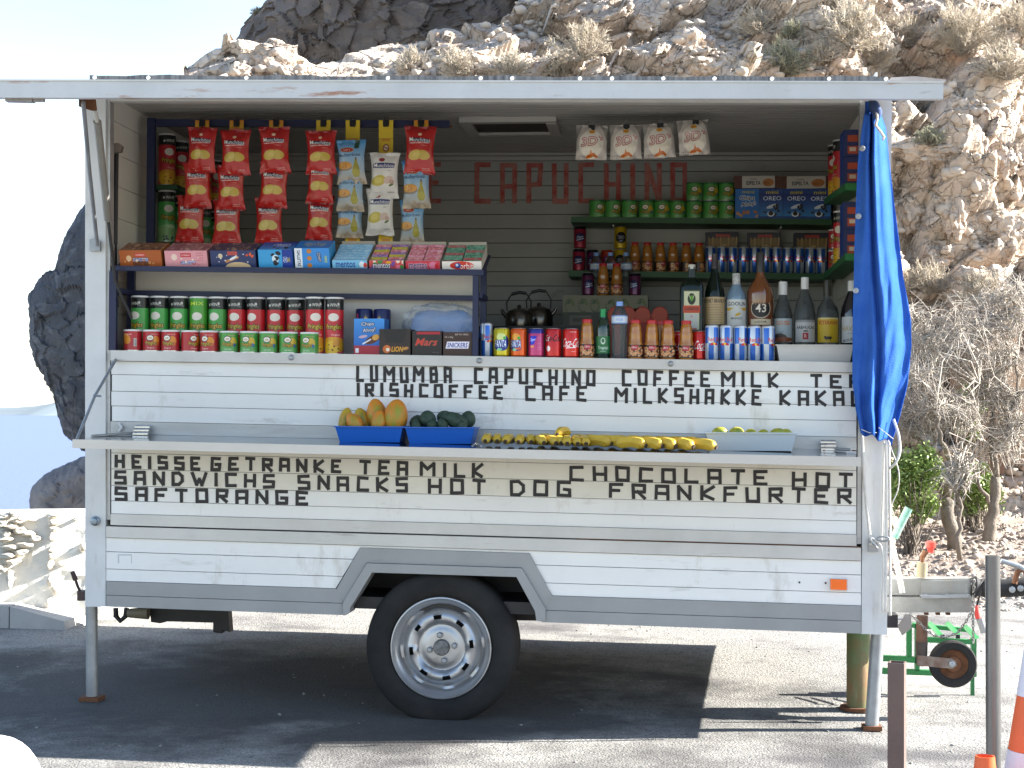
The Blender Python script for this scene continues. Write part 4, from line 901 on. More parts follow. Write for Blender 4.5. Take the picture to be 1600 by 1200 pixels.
def put(o, px, z, Y, label, cat, group=None, rz=0, sc=1.0, dx=0, tilt=0):
    jr = random.Random(int(px * 10) + int(Y * 100)); Y0_ = Y; Y += jr.uniform(-.004, .004) if cat not in ('tray',) else 0; dx += jr.uniform(-.0009, .0009); rz += jr.uniform(-.04, .04)
    X = P(px, 560, Y0_)[0] + dx; zz = z(X) if callable(z) else z
    o.location = (X, Y, zz + .0008); o.rotation_euler = (tilt, 0, rz)
    o.scale = (sc, sc, sc) if not isinstance(sc, tuple) else sc
    return props(o, label, cat, group)
# ---- front row of crisp tubes on the sill
G1 = 'small crisp tubes in the front row on the sill'; G2 = 'tall crisp tubes standing behind the small ones'
shz = sill_z
yT = .085; rS = 14.6 * S(yT); hS = 34.5 * S(yT)
for i, px in enumerate((207.4, 237.4, 267, 297.3, 327)):
    key = 'smallr_back' if i == 0 else 'smallr'
    o = proto(key, lambda: tube_can('small_crisp_tube', rS, hS, M_(key, lambda: pr_small('r', back=(i == 0)))))
    put(o, px, shz, yT, ORD[i] + ' small red crisp tube from the left on the sill' + (', its barcode side showing' if i == 0 else ''), 'crisp tube', G1, rz=[0, .15, -.1, .75, -.25][i])
for i, px in enumerate((357.4, 388.8, 419.3, 450.5, 483)):
    o = proto('smallg', lambda: tube_can('small_crisp_tube', rS, hS, M_('smallg', lambda: pr_small('g'))))
    put(o, px, shz, yT, ORD[i] + ' small green crisp tube from the left on the sill', 'crisp tube', G1, rz=[.1, -.1, .12, .2, -.15][i])
yT2 = .19; rT = 14.6 * S(yT2); hT = 90 * S(yT2)
spec = ['g', 'g', 'g', 's', 'g', 'r', 'r', 'r', 'r', 'r', 'r']; cnt = {'g': 0, 's': 0, 'r': 0}
for i, px in enumerate((219, 249, 279, 310, 339.4, 369.6, 400, 431, 461.6, 491.6, 522)):
    k = spec[i]; o = proto('tall' + k, lambda: tube_can('tall_crisp_tube', rT, hT, M_('tall' + k, lambda: pr_tall(k))))
    lb = {'g': '%s tall green crisp tube with black top from the left' % ORD[cnt['g']], 's': 'tall all green crisp tube without the black top, among the black topped ones', 'r': '%s tall red crisp tube from the left on the sill' % ORD[cnt['r']]}[k]; cnt[k] += 1
    put(o, px, shz, yT2 - (.07 if i > 8 else 0), lb, 'crisp tube', G2, rz=[-.35, -.25, .0, .05, -.25, -.1, -.35, .05, .1, .3, .1][i])
# ---- cartons
cardboard = mat('plain cardboard', (.42, .30, .19), .8, var=.1)
def carton(name, w, d, h, front, side, top=None, tilt=0, open_=False):
    """box with its base centre at the origin, front towards the viewer"""
    V = [(-w / 2, -d / 2, 0), (w / 2, -d / 2, 0), (w / 2, d / 2, 0), (-w / 2, d / 2, 0), (-w / 2, -d / 2, h), (w / 2, -d / 2, h), (w / 2, d / 2, h), (-w / 2, d / 2, h)]
    F = [(0, 1, 5, 4), (4, 5, 6, 7), (1, 2, 6, 5), (2, 3, 7, 6), (3, 0, 4, 7), (0, 3, 2, 1)]
    q = [(0, 0), (1, 0), (1, 1), (0, 1)]; uv = q * 6
    return mk(name, V, F, [front, top or side, side], None, uv=uv, fm=[0, 1, 2, 2, 2, 2], local=True)
def pr_box(kind):
    if kind == 'ahoy':
        c = Cv(80, 100, '#2f7fcf'); c.grad('#1f63b8', '#3f94de', .25, 1); c.rect(0, 0, 1, .25, '#a82436'); c.text('Chips', .45, .84, .13, '#f4f6fa', w=.42, out='#17264a', ow=.015, rot=.05); c.text('Ahoy!', .5, .67, .14, '#f4f6fa', w=.42, out='#17264a', ow=.015, rot=.12)
        c.ell(.62, .42, .22, .10, '#5a2a16', .5); c.ell(.72, .48, .10, .08, '#d9a24a', .5); c.ell(.30, .5, .12, .04, '#c9a6b8', .2); c.line(.3, .3, .55, .42, .04, '#e8e8ee'); c.rect(.05, .05, .16, .18, '#e8e8ee'); c.rect(.85, .03, 1, .18, '#e8d8de'); return c
    if kind == 'mini_ahoy':
        c = Cv(80, 100, '#1d6fc0'); c.text('mini', .55, .9, .1, '#e6c92a', w=.5); c.text('Chips', .5, .68, .17, '#16203c', w=.62, out='#e8eef6', ow=.02); c.text('Ahoy!', .55, .48, .16, '#16203c', w=.6, out='#e8eef6', ow=.02, rot=.12); c.speck(7, ['#b9713a', '#c98a50'], .05, .06, .95, .26, .07); return c
    if kind == 'oreo':
        c = Cv(80, 100, '#17468f'); c.grad('#2f86c9', '#142c78', .1, .85); c.text('mini', .55, .88, .12, '#e6c92a', w=.5); c.text('OREO', .55, .68, .14, '#f4f6fa', w=.76); c.ell(.55, .42, .20, .06, '#d8e0ea', .3); c.speck(9, ['#15151f', '#20202e'], .12, .15, .9, .5, .06); c.ell(.5, .17, .12, .09, '#e8eef6'); c.ell(.5, .19, .08, .07, '#15151f'); return c
    if kind == 'espelta':
        c = Cv(150, 46, '#c9c4ba'); c.rect(0, 0, .18, 1, '#5a2f1e'); c.rect(.93, 0, 1, 1, '#5a2f1e'); c.text('ESPELTA', .44, .42, .3, '#22201c', w=.32); c.text('GALLETAS', .44, .74, .12, '#5a5a50', w=.14); c.ell(.78, .45, .42, .32, '#b9763a', .1); c.ell(.74, .4, .2, .14, '#a8642e'); return c
    if kind == 'biscuit':
        c = Cv(110, 60, '#14142c'); c.poly([(.06, .15), (.1, .85), (.9, .88), (.94, .12)], '#7a6238'); [c.line(.12 + i * .11, .2, .10 + i * .12, .85, .09, '#a88a54' if i % 2 else '#8a6e3e') for i in range(8)]; c.ell(.52, .5, .3, .2, '#b59a66', .4); c.text('Biscuits', .52, .5, .2, '#1d1830', w=.34, rot=.3); c.rect(.3, .88, .75, .95, '#a8322a'); return c
    if kind == 'lion':
        c = Cv(110, 90, '#2a1c16'); c.poly([(.12, 1), (.22, .48), (.78, .48), (.9, 1)], '#120c0a'); c.text('LION', .58, .22, .2, '#e8b42a', w=.36, out='#7a3c12', ow=.02, sh=.15); c.ell(.24, .22, .16, .16, '#c9682a'); c.ell(.27, .2, .07, .07, '#f0e4d0'); c.ell(.85, .25, .12, .06, '#b9803a', .3); return c
    if kind == 'mars':
        c = Cv(110, 88, '#221a18'); c.rect(.15, .86, .95, .97, '#b01f2a'); c.text('Mars', .5, .55, .3, '#c9362a', w=.72, out='#c9a46a', ow=.008, sh=.35); c.text('24 x 51g', .8, .12, .06, '#9a8a80', w=.2); return c
    if kind == 'snick':
        c = Cv(110, 88, '#3a221a'); c.poly([(.08, .3), (.14, .6), (.92, .6), (.88, .3)], '#e8e4ee'); c.text('SNICKERS', .5, .45, .2, '#23388a', w=.70, sh=.12); c.text('24 x 50g', .2, .78, .08, '#e0d8d0', w=.3); c.text('RIP TO OPEN', .65, .9, .07, '#e0d8d0', w=.45); return c
    if kind == 'wafer_o':
        c = Cv(150, 60, '#a8561f'); c.ell(.5, .18, .5, .26, '#6a3a20'); c.ell(.22, .5, .16, .18, '#dcb68a'); c.text('GAVOTTES', .5, .42, .2, '#e8e4f0', w=.36, out='#2c3c7a', ow=.03); c.rect(.37, .6, .62, .82, '#c23a34'); c.text('LONGINOS', .495, .71, .1, '#f4ece4', w=.2); c.speck(10, ['#e4cfae', '#c98a50', '#8a4a26'], .1, .05, .95, .4, .08); return c
    if kind == 'wafer_p':
        c = Cv(150, 60, '#dd9aa2'); c.ell(.22, .6, .17, .2, '#eed2c4'); c.text('GAVOTTES', .54, .26, .18, '#e8e4f0', w=.36, out='#5a6aa8', ow=.025); c.rect(.37, .6, .62, .85, '#c23a44'); c.text('LONGINOS', .495, .72, .1, '#f4ece4', w=.2); c.speck(9, ['#e4b0a8', '#c9606a', '#f0dcd0'], .3, .05, .9, .55, .07); [c.line(.74, .4 + i * .14, .9, .42 + i * .14, .03, '#b5606c') for i in range(4)]; return c
    if kind == 'wafer_b':
        c = Cv(150, 60, '#2c3a66'); c.ell(.6, .02, .7, .3, '#d9bd94'); c.ell(.22, .68, .13, .14, '#d8c8a8'); c.line(.35, .35, .6, .6, .16, '#b9845a'); c.ell(.5, .55, .22, .07, '#e8ecf4', .5); c.rect(.38, .72, .6, .95, '#b8504a'); c.speck(5, ['#e0603a', '#d84a2a'], .78, .6, .95, .85, .09); c.speck(9, ['#f0ece4'], .1, .3, .9, .8, .04); return c
    if kind == 'oreo_side':
        c = Cv(110, 70, '#3aa0dc'); c.rect(.70, 0, 1, 1, '#1c3a98'); c.text('mini', .90, .45, .16, '#e6c92a', w=.14, rot=-1.57); c.text('OREO', .79, .45, .2, '#f4f6fa', w=.2, rot=-1.57); c.ell(.5, .5, .16, .22, '#d8ecf6'); c.speck(7, ['#15151f', '#20202e'], .35, .1, .62, .9, .1); return c
    if kind == 'ahoy_side':
        c = Cv(110, 70, '#3a8fdc'); c.rect(0, 0, .22, 1, '#e6eef6'); c.text('GALLETAS', .12, .5, .14, '#17264a', w=.5, rot=-1.57); c.text('Chips', .70, .55, .18, '#f4f6fa', w=.28, out='#17264a', ow=.03, rot=-1.3); c.text('mini', .9, .45, .14, '#e6d92a', w=.2, rot=-1.57); [c.ell(.42, .15 + i * .35, .11, .11, '#c98038') for i in range(3)]; return c
    if kind == 'ahoy_top':
        c = Cv(110, 50, '#2f86d4'); c.text('Chips Ahoy!', .5, .5, .5, '#17264a', w=.6, out='#cfe0f0', ow=.03); return c
    if kind == 'oreo_top':
        c = Cv(110, 50, '#2a6fc4'); c.grad('#4aa0dc', '#1c3c98', 0, 1); c.text('OREO', .6, .6, .35, '#dfe8f4', w=.5); c.speck(5, ['#15151f'], .1, .1, .9, .4, .1); return c
    if kind == 'wtop_o': c = Cv(110, 40, '#8a5a3e'); c.speck(40, ['#a8785a', '#6a3c2a', '#c09a7a', '#5a2c22'], 0, 0, 1, 1, .12); return c
    if kind == 'wtop_p': c = Cv(110, 40, '#a86a6a'); c.speck(40, ['#c08a84', '#8a4a50', '#d0a49a'], 0, 0, 1, 1, .12); return c
    if kind == 'wtop_b': c = Cv(110, 40, '#4a4456'); c.speck(40, ['#8a6a5a', '#2c3258', '#a88a74'], 0, 0, 1, 1, .12); return c
    if kind == 'mint_front': c = Cv(120, 30, '#7cc0e8'); c.text('mentos', .38, .5, .7, '#1c4a9a', w=.56); c.ell(.85, .5, .3, .35, '#e8f4fa'); c.ell(.95, .4, .2, .3, '#d8443a'); return c
    if kind == 'mfruit_front': c = Cv(120, 30, '#c84a4a'); c.speck(14, ['#e0a02a', '#3a8a3a', '#d8442a', '#7a4aa0', '#e87a9a', '#f0d8c8'], 0, 0, 1, 1, .3); c.text('mentos', .36, .4, .6, '#f4f0ee', w=.5, out='#2a2a5a', ow=.06); return c
    if kind == 'mpink_front': c = Cv(120, 30, '#c8384a'); c.text('mentos', .36, .45, .7, '#23306a', w=.52, out='#f0c0c8', ow=.05); c.ell(.8, .5, .5, .4, '#d87a9a'); c.ell(.9, .4, .2, .3, '#c8202a'); return c
    if kind == 'orbit_front': c = Cv(120, 30, '#e9e3dc'); c.ell(.5, .5, 1.2, .48, '#cc3424'); c.text('orbit', .62, .45, .7, '#f6f0ea', w=.34); c.ell(.40, .5, .3, .3, '#2a4aa0'); c.ell(.38, .55, .14, .16, '#d8e4f0'); return c
    if kind == 'veg':
        c = Cv(200, 66, '#77775e'); c.rect(0, 0, 1, .46, '#1b2e1e')
        for i, x in enumerate((.08, .24, .38, .56, .72, .92)):
            for a in range(10): c.ell(x + .05 * math.cos(a * .45 + i), .68 + .2 * math.sin(a * .45 + i), .03, .03, '#3f4c2a')
            c.ell(x, .8, .12, .05, '#2d4a26', .7); c.ell(x + .03, .78, .12, .05, '#55652e', 2.2)
        c.rect(.08, .05, .34, .36, '#55584e'); c.rect(.12, .16, .31, .28, '#33352e'); return c
    if kind == 'rack_o': c = Cv(40, 110, '#252e62'); c.rect(.2, .55, .75, .8, '#b34a30'); c.rect(.2, .1, .75, .4, '#b34a30'); c.rect(.3, .2, .65, .35, '#d8c0b0'); return c
def BM(kind): return M_('box ' + kind, lambda: pr_box(kind), rough=.45)
def side(name, c): return mat(name, c, .5)
def box_at(name, x0, x1, ytop, ybot, Y, d, kind, sidem, z, label, cat='box', group=None, topk=None, rz=0, tilt=0):
    w = (x1 - x0) * S(Y); h = (ybot - ytop) * S(Y)
    o = carton(name, w, d, h, BM(kind), sidem, BM(topk) if topk else None)
    return put(o, (x0 + x1) / 2, z, Y + d / 2, label, cat, group, rz=rz, tilt=tilt, dx=(P((x0 + x1) / 2, 560, Y)[0] - P((x0 + x1) / 2, 560, Y + d / 2)[0]))
# packs to the right of the tubes
def pr_prin():
    c = Cv(200, 96, '#16235e'); c.text('PRINCIPE', .53, .30, .30, '#f0ecf4', w=.40, rot=.04); c.ell(.52, .72, .1, .1, '#c9a44a'); c.poly([(.495, .62), (.49, .86), (.508, .76), (.52, .9), (.532, .76), (.55, .86), (.545, .62)], '#d8b45a'); c.rect(.33, .5, .37, .9, '#c84a6a'); return c
for i, px in enumerate((568.5, 597)):
    t = base('biscuit_roll') if i == 0 else None
    if i == 0: rev('wrapper', [(.034, .0), (.037, .006), (.037, .195), (.034, .202)], M_('prin', pr_prin), t); rev('wrapper_end', [(.034, .202), (.0, .203)], side('blue foil', (.02, .03, .16)), t); PROTO['prin'] = t
    else: t = copy_tree(PROTO['prin'])
    put(t, px, shz, .22, ['left', 'right'][i] + ' one of the two blue biscuit rolls behind the blue and red box', 'biscuit roll', 'blue biscuit rolls', rz=[.25, -.35][i])
box_at('biscuit_box', 553, 602, 493, 550, .04, .09, 'ahoy', side('blue card', (.03, .15, .45)), shz, 'tall blue box with a red foot and cookie picture on the sill', rz=-.06)
box_at('chocolate_box', 592.5, 642.5, 510, 551, .012, .10, 'lion', side('dark brown card', (.035, .02, .015)), shz, 'dark brown chocolate bar box with yellow lettering, left of the three', group='chocolate bar boxes on the sill')
box_at('chocolate_box', 643.5, 690.5, 513.5, 552, .012, .10, 'mars', side('dark brown card', (.035, .02, .015)), shz, 'black chocolate bar box with red slanted lettering, middle of the three', group='chocolate bar boxes on the sill')
box_at('chocolate_box', 691.5, 737, 515, 552.5, .012, .10, 'snick', side('dark brown card', (.035, .02, .015)), shz, 'brown chocolate bar box with blue lettering on white, right of the three', group='chocolate bar boxes on the sill')
# plastic bag with blue contents
def lump(name, px0, px1, py0, py1, Y, dep, m, par=None, seed=1, amp=.14, local_to=None):
    a, b = P(px0, py1, Y), P(px1, py0, Y); c = (a + b) / 2; rx, rz_ = (b[0] - a[0]) / 2, (b[2] - a[2]) / 2; V = []; F = []; nn, nl = 20, 32
    for j in range(nn + 1):
        ph = PI * j / nn - PI / 2
        for i in range(nl):
            t = 2 * PI * i / nl; v = Vector((math.cos(ph) * math.cos(t), math.cos(ph) * math.sin(t), math.sin(ph)))
            e = Vector([math.copysign(abs(q) ** .7, q) for q in v]); k = 1 + amp * mn.noise(v * 3 + Vector((seed, 0, 0))) + amp * .6 * abs(mn.noise(v * 8 + Vector((seed, 0, 0))))
            V.append((c[0] + rx * e.x * k, Y + dep * e.y * k, c[2] + rz_ * e.z * k))
    for j in range(nn):
        for i in range(nl): F.append((j * nl + i, j * nl + (i + 1) % nl, (j + 1) * nl + (i + 1) % nl, (j + 1) * nl + i))
    return mk(name, V, F, m, par, smooth=True)
bagm = mat('clear plastic film', (.80, .84, .88), .15, alpha=.28, spec=.9)
c0 = P(690, 549, .22)
pb = empty('plastic_bag', c0, 'clear plastic bag of blue paper lying behind the chocolate bar boxes', 'plastic bag')
lump('contents', 641, 742, 486, 545, .22, .07, mat('blue paper', (.04, .22, .60), .6, var=.3, vscale=14), pb, 4, .18)
lump('bag_film', 634, 746, 476, 548, .22, .085, bagm, pb, 9, .22)
# ---- blue steel rack
blue = mat('dark blue steel', (.012, .018, .065), .45, var=.2)
yR, dR = .02, .25
RK = empty('display_rack', (P(460, 548, .1)[0], .12, sill_z(P(460, 548, .1)[0])), 'dark blue steel rack carrying the row of sweet boxes over the crisp tubes', 'rack')
rk_z = level(183, 423, 755, 430.5, yR); rk_t = level(183, 415.5, 755, 421.5, yR)
rxa, rxb = P(176, 420, yR)[0], P(756, 420, yR)[0]; TA = math.radians(20)
def rbar(name, x0, x1, f0, f1, y0, y1): shear_box(name, x0, x1, y0, y1, f0, f1, blue, RK)
rbar('front_rail', rxa, rxb, rk_z, rk_t, yR - .012, yR + .012)
up = lambda f, d: off(f, d)
V = [(rxa, yR + .013, rk_t(rxa) - .006), (rxb, yR + .013, rk_t(rxb) - .006), (rxb, yR + dR, rk_t(rxb) - .006 + math.tan(TA) * dR), (rxa, yR + dR, rk_t(rxa) - .006 + math.tan(TA) * dR)]
V += [(x, y, z - .01) for x, y, z in V]
mk('sloping_shelf', V, [(0, 1, 2, 3), (4, 7, 6, 5), (0, 4, 5, 1), (1, 5, 6, 2), (2, 6, 7, 3), (3, 7, 4, 0)], blue, RK)
for (xa_, xb_, yy, top) in ((172, 183, yR, 430), (739, 748, yR, 428), (200, 211, yR + .23, 424), (751, 760, yR + .23, 424)):
    a, b = P(xa_, top, yy), P(xb_, top, yy); MB().box((a[0], yy - .012, sill_z(a[0]) + .001), (b[0], yy + .012, rk_z(a[0]) - .002 if yy == yR else rk_z(a[0]) + .05)).obj('leg', blue, RK)
a, b = P(500, 462, yR + .23), P(757, 470, yR + .23)
mr0, mr1 = level(212, 462, 750, 471, yR + .23), level(212, 454, 750, 462.5, yR + .23)
rbar('cross_rail', P(184, 460, yR + .215)[0], P(750, 460, yR + .215)[0], mr0, mr1, yR + .205, yR + .217)
for xx in ((176, 186), (744, 755)):
    a, b = P(xx[0], 460, yR + .02), P(xx[1] - 1, 460, yR + .02); z = mr0(a[0]); MB().box((a[0], yR + .013, z), (b[0], yR + .215, z + .02)).obj('cross_rail', blue, RK)
# white board at the back of the rack
a, b = P(212, 430, yR + .27), P(741, 430, yR + .27)
shear_box('backing_board', a[0], b[0], yR + .255, yR + .265, off(sill_z, .002), off(rk_z, .03), mat('cream board', (.62, .60, .55), .6, var=.06), RK)
# hanging frame for the crisp bags
FRY = .48
FR = empty('hanging_frame', P(237, 378, FRY), 'dark blue hanging rail frame from which the strips of crisp bags hang', 'frame')
MB().box((P(231, 190, FRY)[0], FRY - .012, P(231, 560, FRY)[2]), (P(243, 190, FRY)[0], FRY + .012, P(231, 185, FRY)[2])).obj('upright', blue, FR)
MB().prism([P(243.5, 197, FRY), P(702, 199, FRY), P(702, 188, FRY), P(243.5, 186, FRY)], (0, .02, 0)).obj('rail', blue, FR)
# ---- sloping boxes on the rack
def rackbox(x0, x1, hpx, d, kind, sm, topk, label, name='sweet_box', group='boxes on the blue rack'):
    w = (x1 - x0) * S(yR) - .002; h = hpx * S(yR)
    o = carton(name, w, d, h, BM(kind), sm, BM(topk) if topk else None); X = P((x0 + x1) / 2, 420, yR)[0]
    # tilt towards the viewer about the front lower edge
    o.rotation_euler = (TA, 0, 0); off_ = Matrix.Rotation(TA, 3, 'X') @ Vector((0, -d / 2, 0))
    o.location = Vector((X, yR + .016, rk_t(X) + .0)) - off_
    return props(o, label, 'box', group)
rackbox(184, 254, 27, .13, 'wafer_o', side('orange card', (.35, .13, .03)), 'wtop_o', 'orange brown wafer box at the left end of the blue rack')
rackbox(255, 325.5, 27, .13, 'wafer_p', side('pink card', (.55, .25, .27)), 'wtop_p', 'pink wafer box second from the left on the blue rack')
rackbox(326.5, 401, 28, .13, 'wafer_b', side('navy card', (.03, .05, .15)), 'wtop_b', 'navy and cream wafer box right of the pink one on the blue rack')
rackbox(402, 458, 30, .13, 'oreo_side', side('sky blue card', (.04, .28, .6)), 'oreo_top', 'bright blue mini cookie box lying on its side, black cookies printed')
rackbox(459, 516, 33, .13, 'ahoy_side', side('sky blue card', (.04, .28, .6)), 'ahoy_top', 'blue chocolate chip cookie box lying on its side on the blue rack')
def tray(x0, x1, kind, rolls, label, full=.10):
    d = .22; w = (x1 - x0) * S(yR) - .003; hF, hB = 14 * S(yR), .052; X = P((x0 + x1) / 2, 420, yR)[0]
    t = empty('sweet_tray', (X, yR + .016, rk_t(X)), label, 'tray', 'open sweet trays on the blue rack'); t.rotation_euler = (TA, 0, 0)
    tm = mat('tray card', (.52, .47, .40), .7); x = w / 2
    mk('tray_front', [(-x, 0, 0), (x, 0, 0), (x, 0, hF), (-x, 0, hF), (-x, .002, 0), (x, .002, 0), (x, .002, hF), (-x, .002, hF)], [(0, 1, 2, 3), (5, 4, 7, 6), (3, 2, 6, 7), (0, 3, 7, 4), (1, 5, 6, 2), (0, 4, 5, 1)], [BM(kind), tm], t, uv=[(0, 0), (1, 0), (1, 1), (0, 1)] * 6, fm=[0, 1, 1, 1, 1, 1], local=True)
    b = MB().box((-x, .0021, -.0), (x, d, .002)); b.prism([(-x, .0021, .0021), (-x, .0021, hF), (-x, d, hB), (-x, d, .0021)], (.0015, 0, 0)).prism([(x - .0015, .0021, .0021), (x - .0015, .0021, hF), (x - .0015, d, hB), (x - .0015, d, .0021)], (.0015, 0, 0)).box((-x + .0016, d - .002, .0021), (x - .0016, d, hB + .012))
    b.obj('tray_card', tm, t, local=True)
    rg = random.Random(kind)
    for i in range(7):
        yy = .012 + i * .026; zz = hF * .75 + i * .0042; m = rolls[i % len(rolls)]
        segs = 2 if len(rolls) > 1 else 1
        for s_ in range(segs):
            xa_, xb_ = -x + .004 + s_ * x, -x + .002 + (s_ + 1) * (2 * x / segs)
            MB().tube([(xa_, yy, zz), (xb_ - .003, yy, zz)], .0105, 8).obj('sweet_roll', rolls[(i + s_ * 2) % len(rolls)], t, local=True, smooth=40)
    return t
def pr_roll(c1, c2, c3):
    c = Cv(90, 24, c1); c.text('mentos', .3, .5, .5, c2, w=.4); c.text('mentos', .78, .5, .5, c2, w=.36); c.ell(.54, .5, .25, .3, c3); return c
RM = {k: mat('roll wrap ' + k, v, .35, var=.4, vscale=60, col2=v2) for k, (v, v2) in dict(blue=((.18, .45, .68), (.45, .65, .8)), red=((.5, .04, .06), (.75, .45, .45)), yel=((.7, .48, .05), (.25, .35, .08)), vio=((.15, .06, .3), (.5, .3, .5)), pink=((.62, .12, .2), (.8, .45, .55)), grn=((.03, .16, .09), (.25, .42, .32)), orr=((.45, .05, .03), (.3, .22, .22))).items()}
tray(517, 574, 'mint_front', [RM['blue']], 'light blue mint tray, leftmost of the open trays on the rack')
tray(575, 631, 'mfruit_front', [RM['red'], RM['yel'], RM['vio']], 'open tray of mixed colour sweet rolls next to the light blue tray')
tray(632, 688, 'mpink_front', [RM['pink'], RM['red']], 'open tray of pink and red sweet rolls right of the mixed one')
tray(689, 753, 'orbit_front', [RM['orr'], RM['grn'], RM['grn']], 'open chewing gum tray with green packs at the right end of the rack')
# ---- crisp bags on strips
def bag_mesh(w, h, dep, seed, nu=14, nv=22, flare=.17):
    V = []; UV = []; F = []
    for s_ in (0, 1):
        for j in range(nv + 1):
            v = j / nv; e = min(v, 1 - v); prof = min(1, max(0, (e - .045) / .26)) ** .6
            wid = w / 2 * (1 - flare * (1 - abs(2 * v - 1) ** 2.2)) * (1 + .03 * mn.noise(Vector((seed, v * 5, s_ * 0))))
            for i in range(nu + 1):
                u = i / nu; q = 2 * u - 1; b = dep / 2 * prof * max(0, 1 - abs(q) ** 2.6) ** .6
                wr = .009 * mn.noise(Vector((u * 4 + seed * 3, v * 5, seed + s_ * 9))) * (.5 + 1.2 * (1 - prof)) + .004 * abs(mn.noise(Vector((u * 9 + v * 6 + seed, v * 7, seed + 4)))) + .0045 * math.sin(u * 26 + seed + 3 * math.sin(v * 5)) * (1 - prof) * (1 if e < .16 else .3)
                if 0 < i < nu or e < .05: pass
                else: wr = 0
                y = (-b if s_ == 0 else b) + wr + (0.0005 if s_ else -.0005); zz = v * h + .006 * mn.noise(Vector((u * 3, seed, v))) * (1 if e < .01 else 0)
                V.append((q * wid, y, zz)); UV.append((u, v))
    n1 = (nu + 1) * (nv + 1)
    for s_ in (0, 1):
        for j in range(nv):
            for i in range(nu):
                a = s_ * n1 + j * (nu + 1) + i; f = (a, a + 1, a + nu + 2, a + nu + 1); F.append(f if s_ == 0 else f[::-1])
    return V, F, UV
def pr_red():
    c = Cv(100, 150, '#b32220'); c.grad('#c02a26', '#a81e1c', 0, 1); c.rect(0, .95, 1, 1, '#8e1a1a'); c.rect(0, 0, 1, .04, '#8e1a1a'); c.ell(.5, .83, .045, .03, '#e0c8a8'); c.poly([(.12, .68), (.14, .76), (.50, .755), (.86, .73), (.87, .655), (.5, .675)], '#15183c'); c.text('Munchitos', .5, .715, .088, '#f1efe9', w=.74, rot=-.03); c.line(.14, .645, .84, .655, .012, '#f1efe9')
    c.text('original', .66, .60, .025, '#e9c4b8', w=.22, rot=-.1); c.ell(.36, .40, .17, .105, '#c9b04e', .25); c.ell(.64, .40, .16, .10, '#c3a948', -.15); c.ell(.42, .42, .10, .06, '#d2bd62', .3); c.line(.52, .32, .55, .5, .008, '#98832e'); c.text('crujientes', .25, .10, .02, '#e9c4b8', w=.2); c.text('SABOR', .72, .12, .03, '#eee0d8', w=.25); c.text('ORIGINAL', .72, .085, .02, '#eee0d8', w=.3); return c
def pr_white():
    c = Cv(100, 150, '#d9d7d2'); c.ell(.42, .84, .07, .04, '#8a2a30'); c.poly([(.08, .66), (.1, .76), (.5, .775), (.9, .76), (.88, .66), (.5, .655)], '#222a62'); c.text('Munchitos', .5, .715, .088, '#f1efe9', w=.74); c.text('ajo', .72, .60, .03, '#777777', w=.12); c.ell(.32, .38, .19, .115, '#bfae45', .2); c.ell(.30, .39, .11, .07, '#cfc05c', .2); c.ell(.68, .40, .12, .08, '#cbb3a6', .4); c.ell(.80, .36, .06, .05, '#b9988c'); c.ell(.78, .29, .06, .025, '#5a6a34', .4); c.text('crujientes', .25, .12, .02, '#888888', w=.2); c.text('SABOR', .76, .13, .03, '#666666', w=.25); return c
def pr_lays():
    c = Cv(100, 150, '#7fa6c8'); c.grad('#b9a890', '#9db4c6', 0, .35); c.grad('#9db4c6', '#6fa3cf', .35, .85); c.grad('#6fa3cf', '#3b7fae', .85, 1); c.rect(.62, .80, .80, 1, '#2f4c3c'); c.ell(.36, .77, .17, .055, '#c4802a'); c.ell(.36, .77, .15, .045, '#a32c28'); c.text("Lay's", .36, .77, .06, '#f2e9dd', w=.24)
    c.text('Mediterráneas', .46, .655, .075, '#1b3a5c', w=.84, rot=.04); c.ell(.24, .38, .22, .09, '#8a7a68'); c.ell(.24, .42, .21, .085, '#cf9440'); c.speck(16, ['#dda850', '#b97a2c', '#e2b868'], .08, .37, .40, .46, .035); c.poly([(.62, .16), (.56, .26), (.58, .36), (.66, .48), (.67, .56), (.75, .56), (.76, .48), (.83, .36), (.84, .24), (.78, .16)], '#98902e'); c.ell(.70, .26, .10, .08, '#a8a03a'); c.rect(.68, .54, .74, .60, '#6a4a3a'); c.speck(10, ['#c8b8a0', '#a89a88'], .1, .02, .95, .15, .06); return c
def pr_3d():
    c = Cv(100, 100, '#b9b2aa'); c.ell(.5, .45, .40, .40, '#d6cfc2'); c.ell(.5, .30, .30, .28, '#e2dbc8'); c.ell(.52, .80, .10, .055, '#d8a63a'); c.text("Lay's", .52, .80, .07, '#a8322a', w=.18); c.text('3D', .45, .52, .25, '#d9c4bc', w=.52, out='#8a2c2a', ow=.018, sh=.2, rot=.1); c.text("'s", .82, .62, .13, '#d9c4bc', w=.1, out='#8a2c2a', ow=.012, rot=.1)
    c.poly([(.45, .10), (.5, .30), (.56, .10)], '#d2762a'); c.ell(.5, .12, .14, .05, '#d2762a', .4); c.ell(.62, .12, .10, .04, '#c8661e', -.5); c.ell(.42, .1, .10, .035, '#c8661e', .4); [c.ell(.08 + i * .055, .09, .012, .02, '#6a6a70') for i in range(5)]; c.poly([(0, .6), (0, 1), (.22, 1), (.1, .75)], '#8a8680'); c.poly([(1, .55), (1, 1), (.74, 1), (.9, .8)], '#8a8680'); return c
def pr_card():
    c = Cv(30, 200, '#d9b820')
    for i in range(7): c.ell(.5, .05 + i * .145, .032, .032, '#7a1e1e'); c.ell(.5, .05 + i * .145, .024, .024, '#e8dcc0'); c.line(.35, .06 + i * .145, .65, .04 + i * .145, .008, '#7a1e1e'); c.rect(.2, .108 + i * .145, .8, .135 + i * .145, '#c98a1c')
    return c
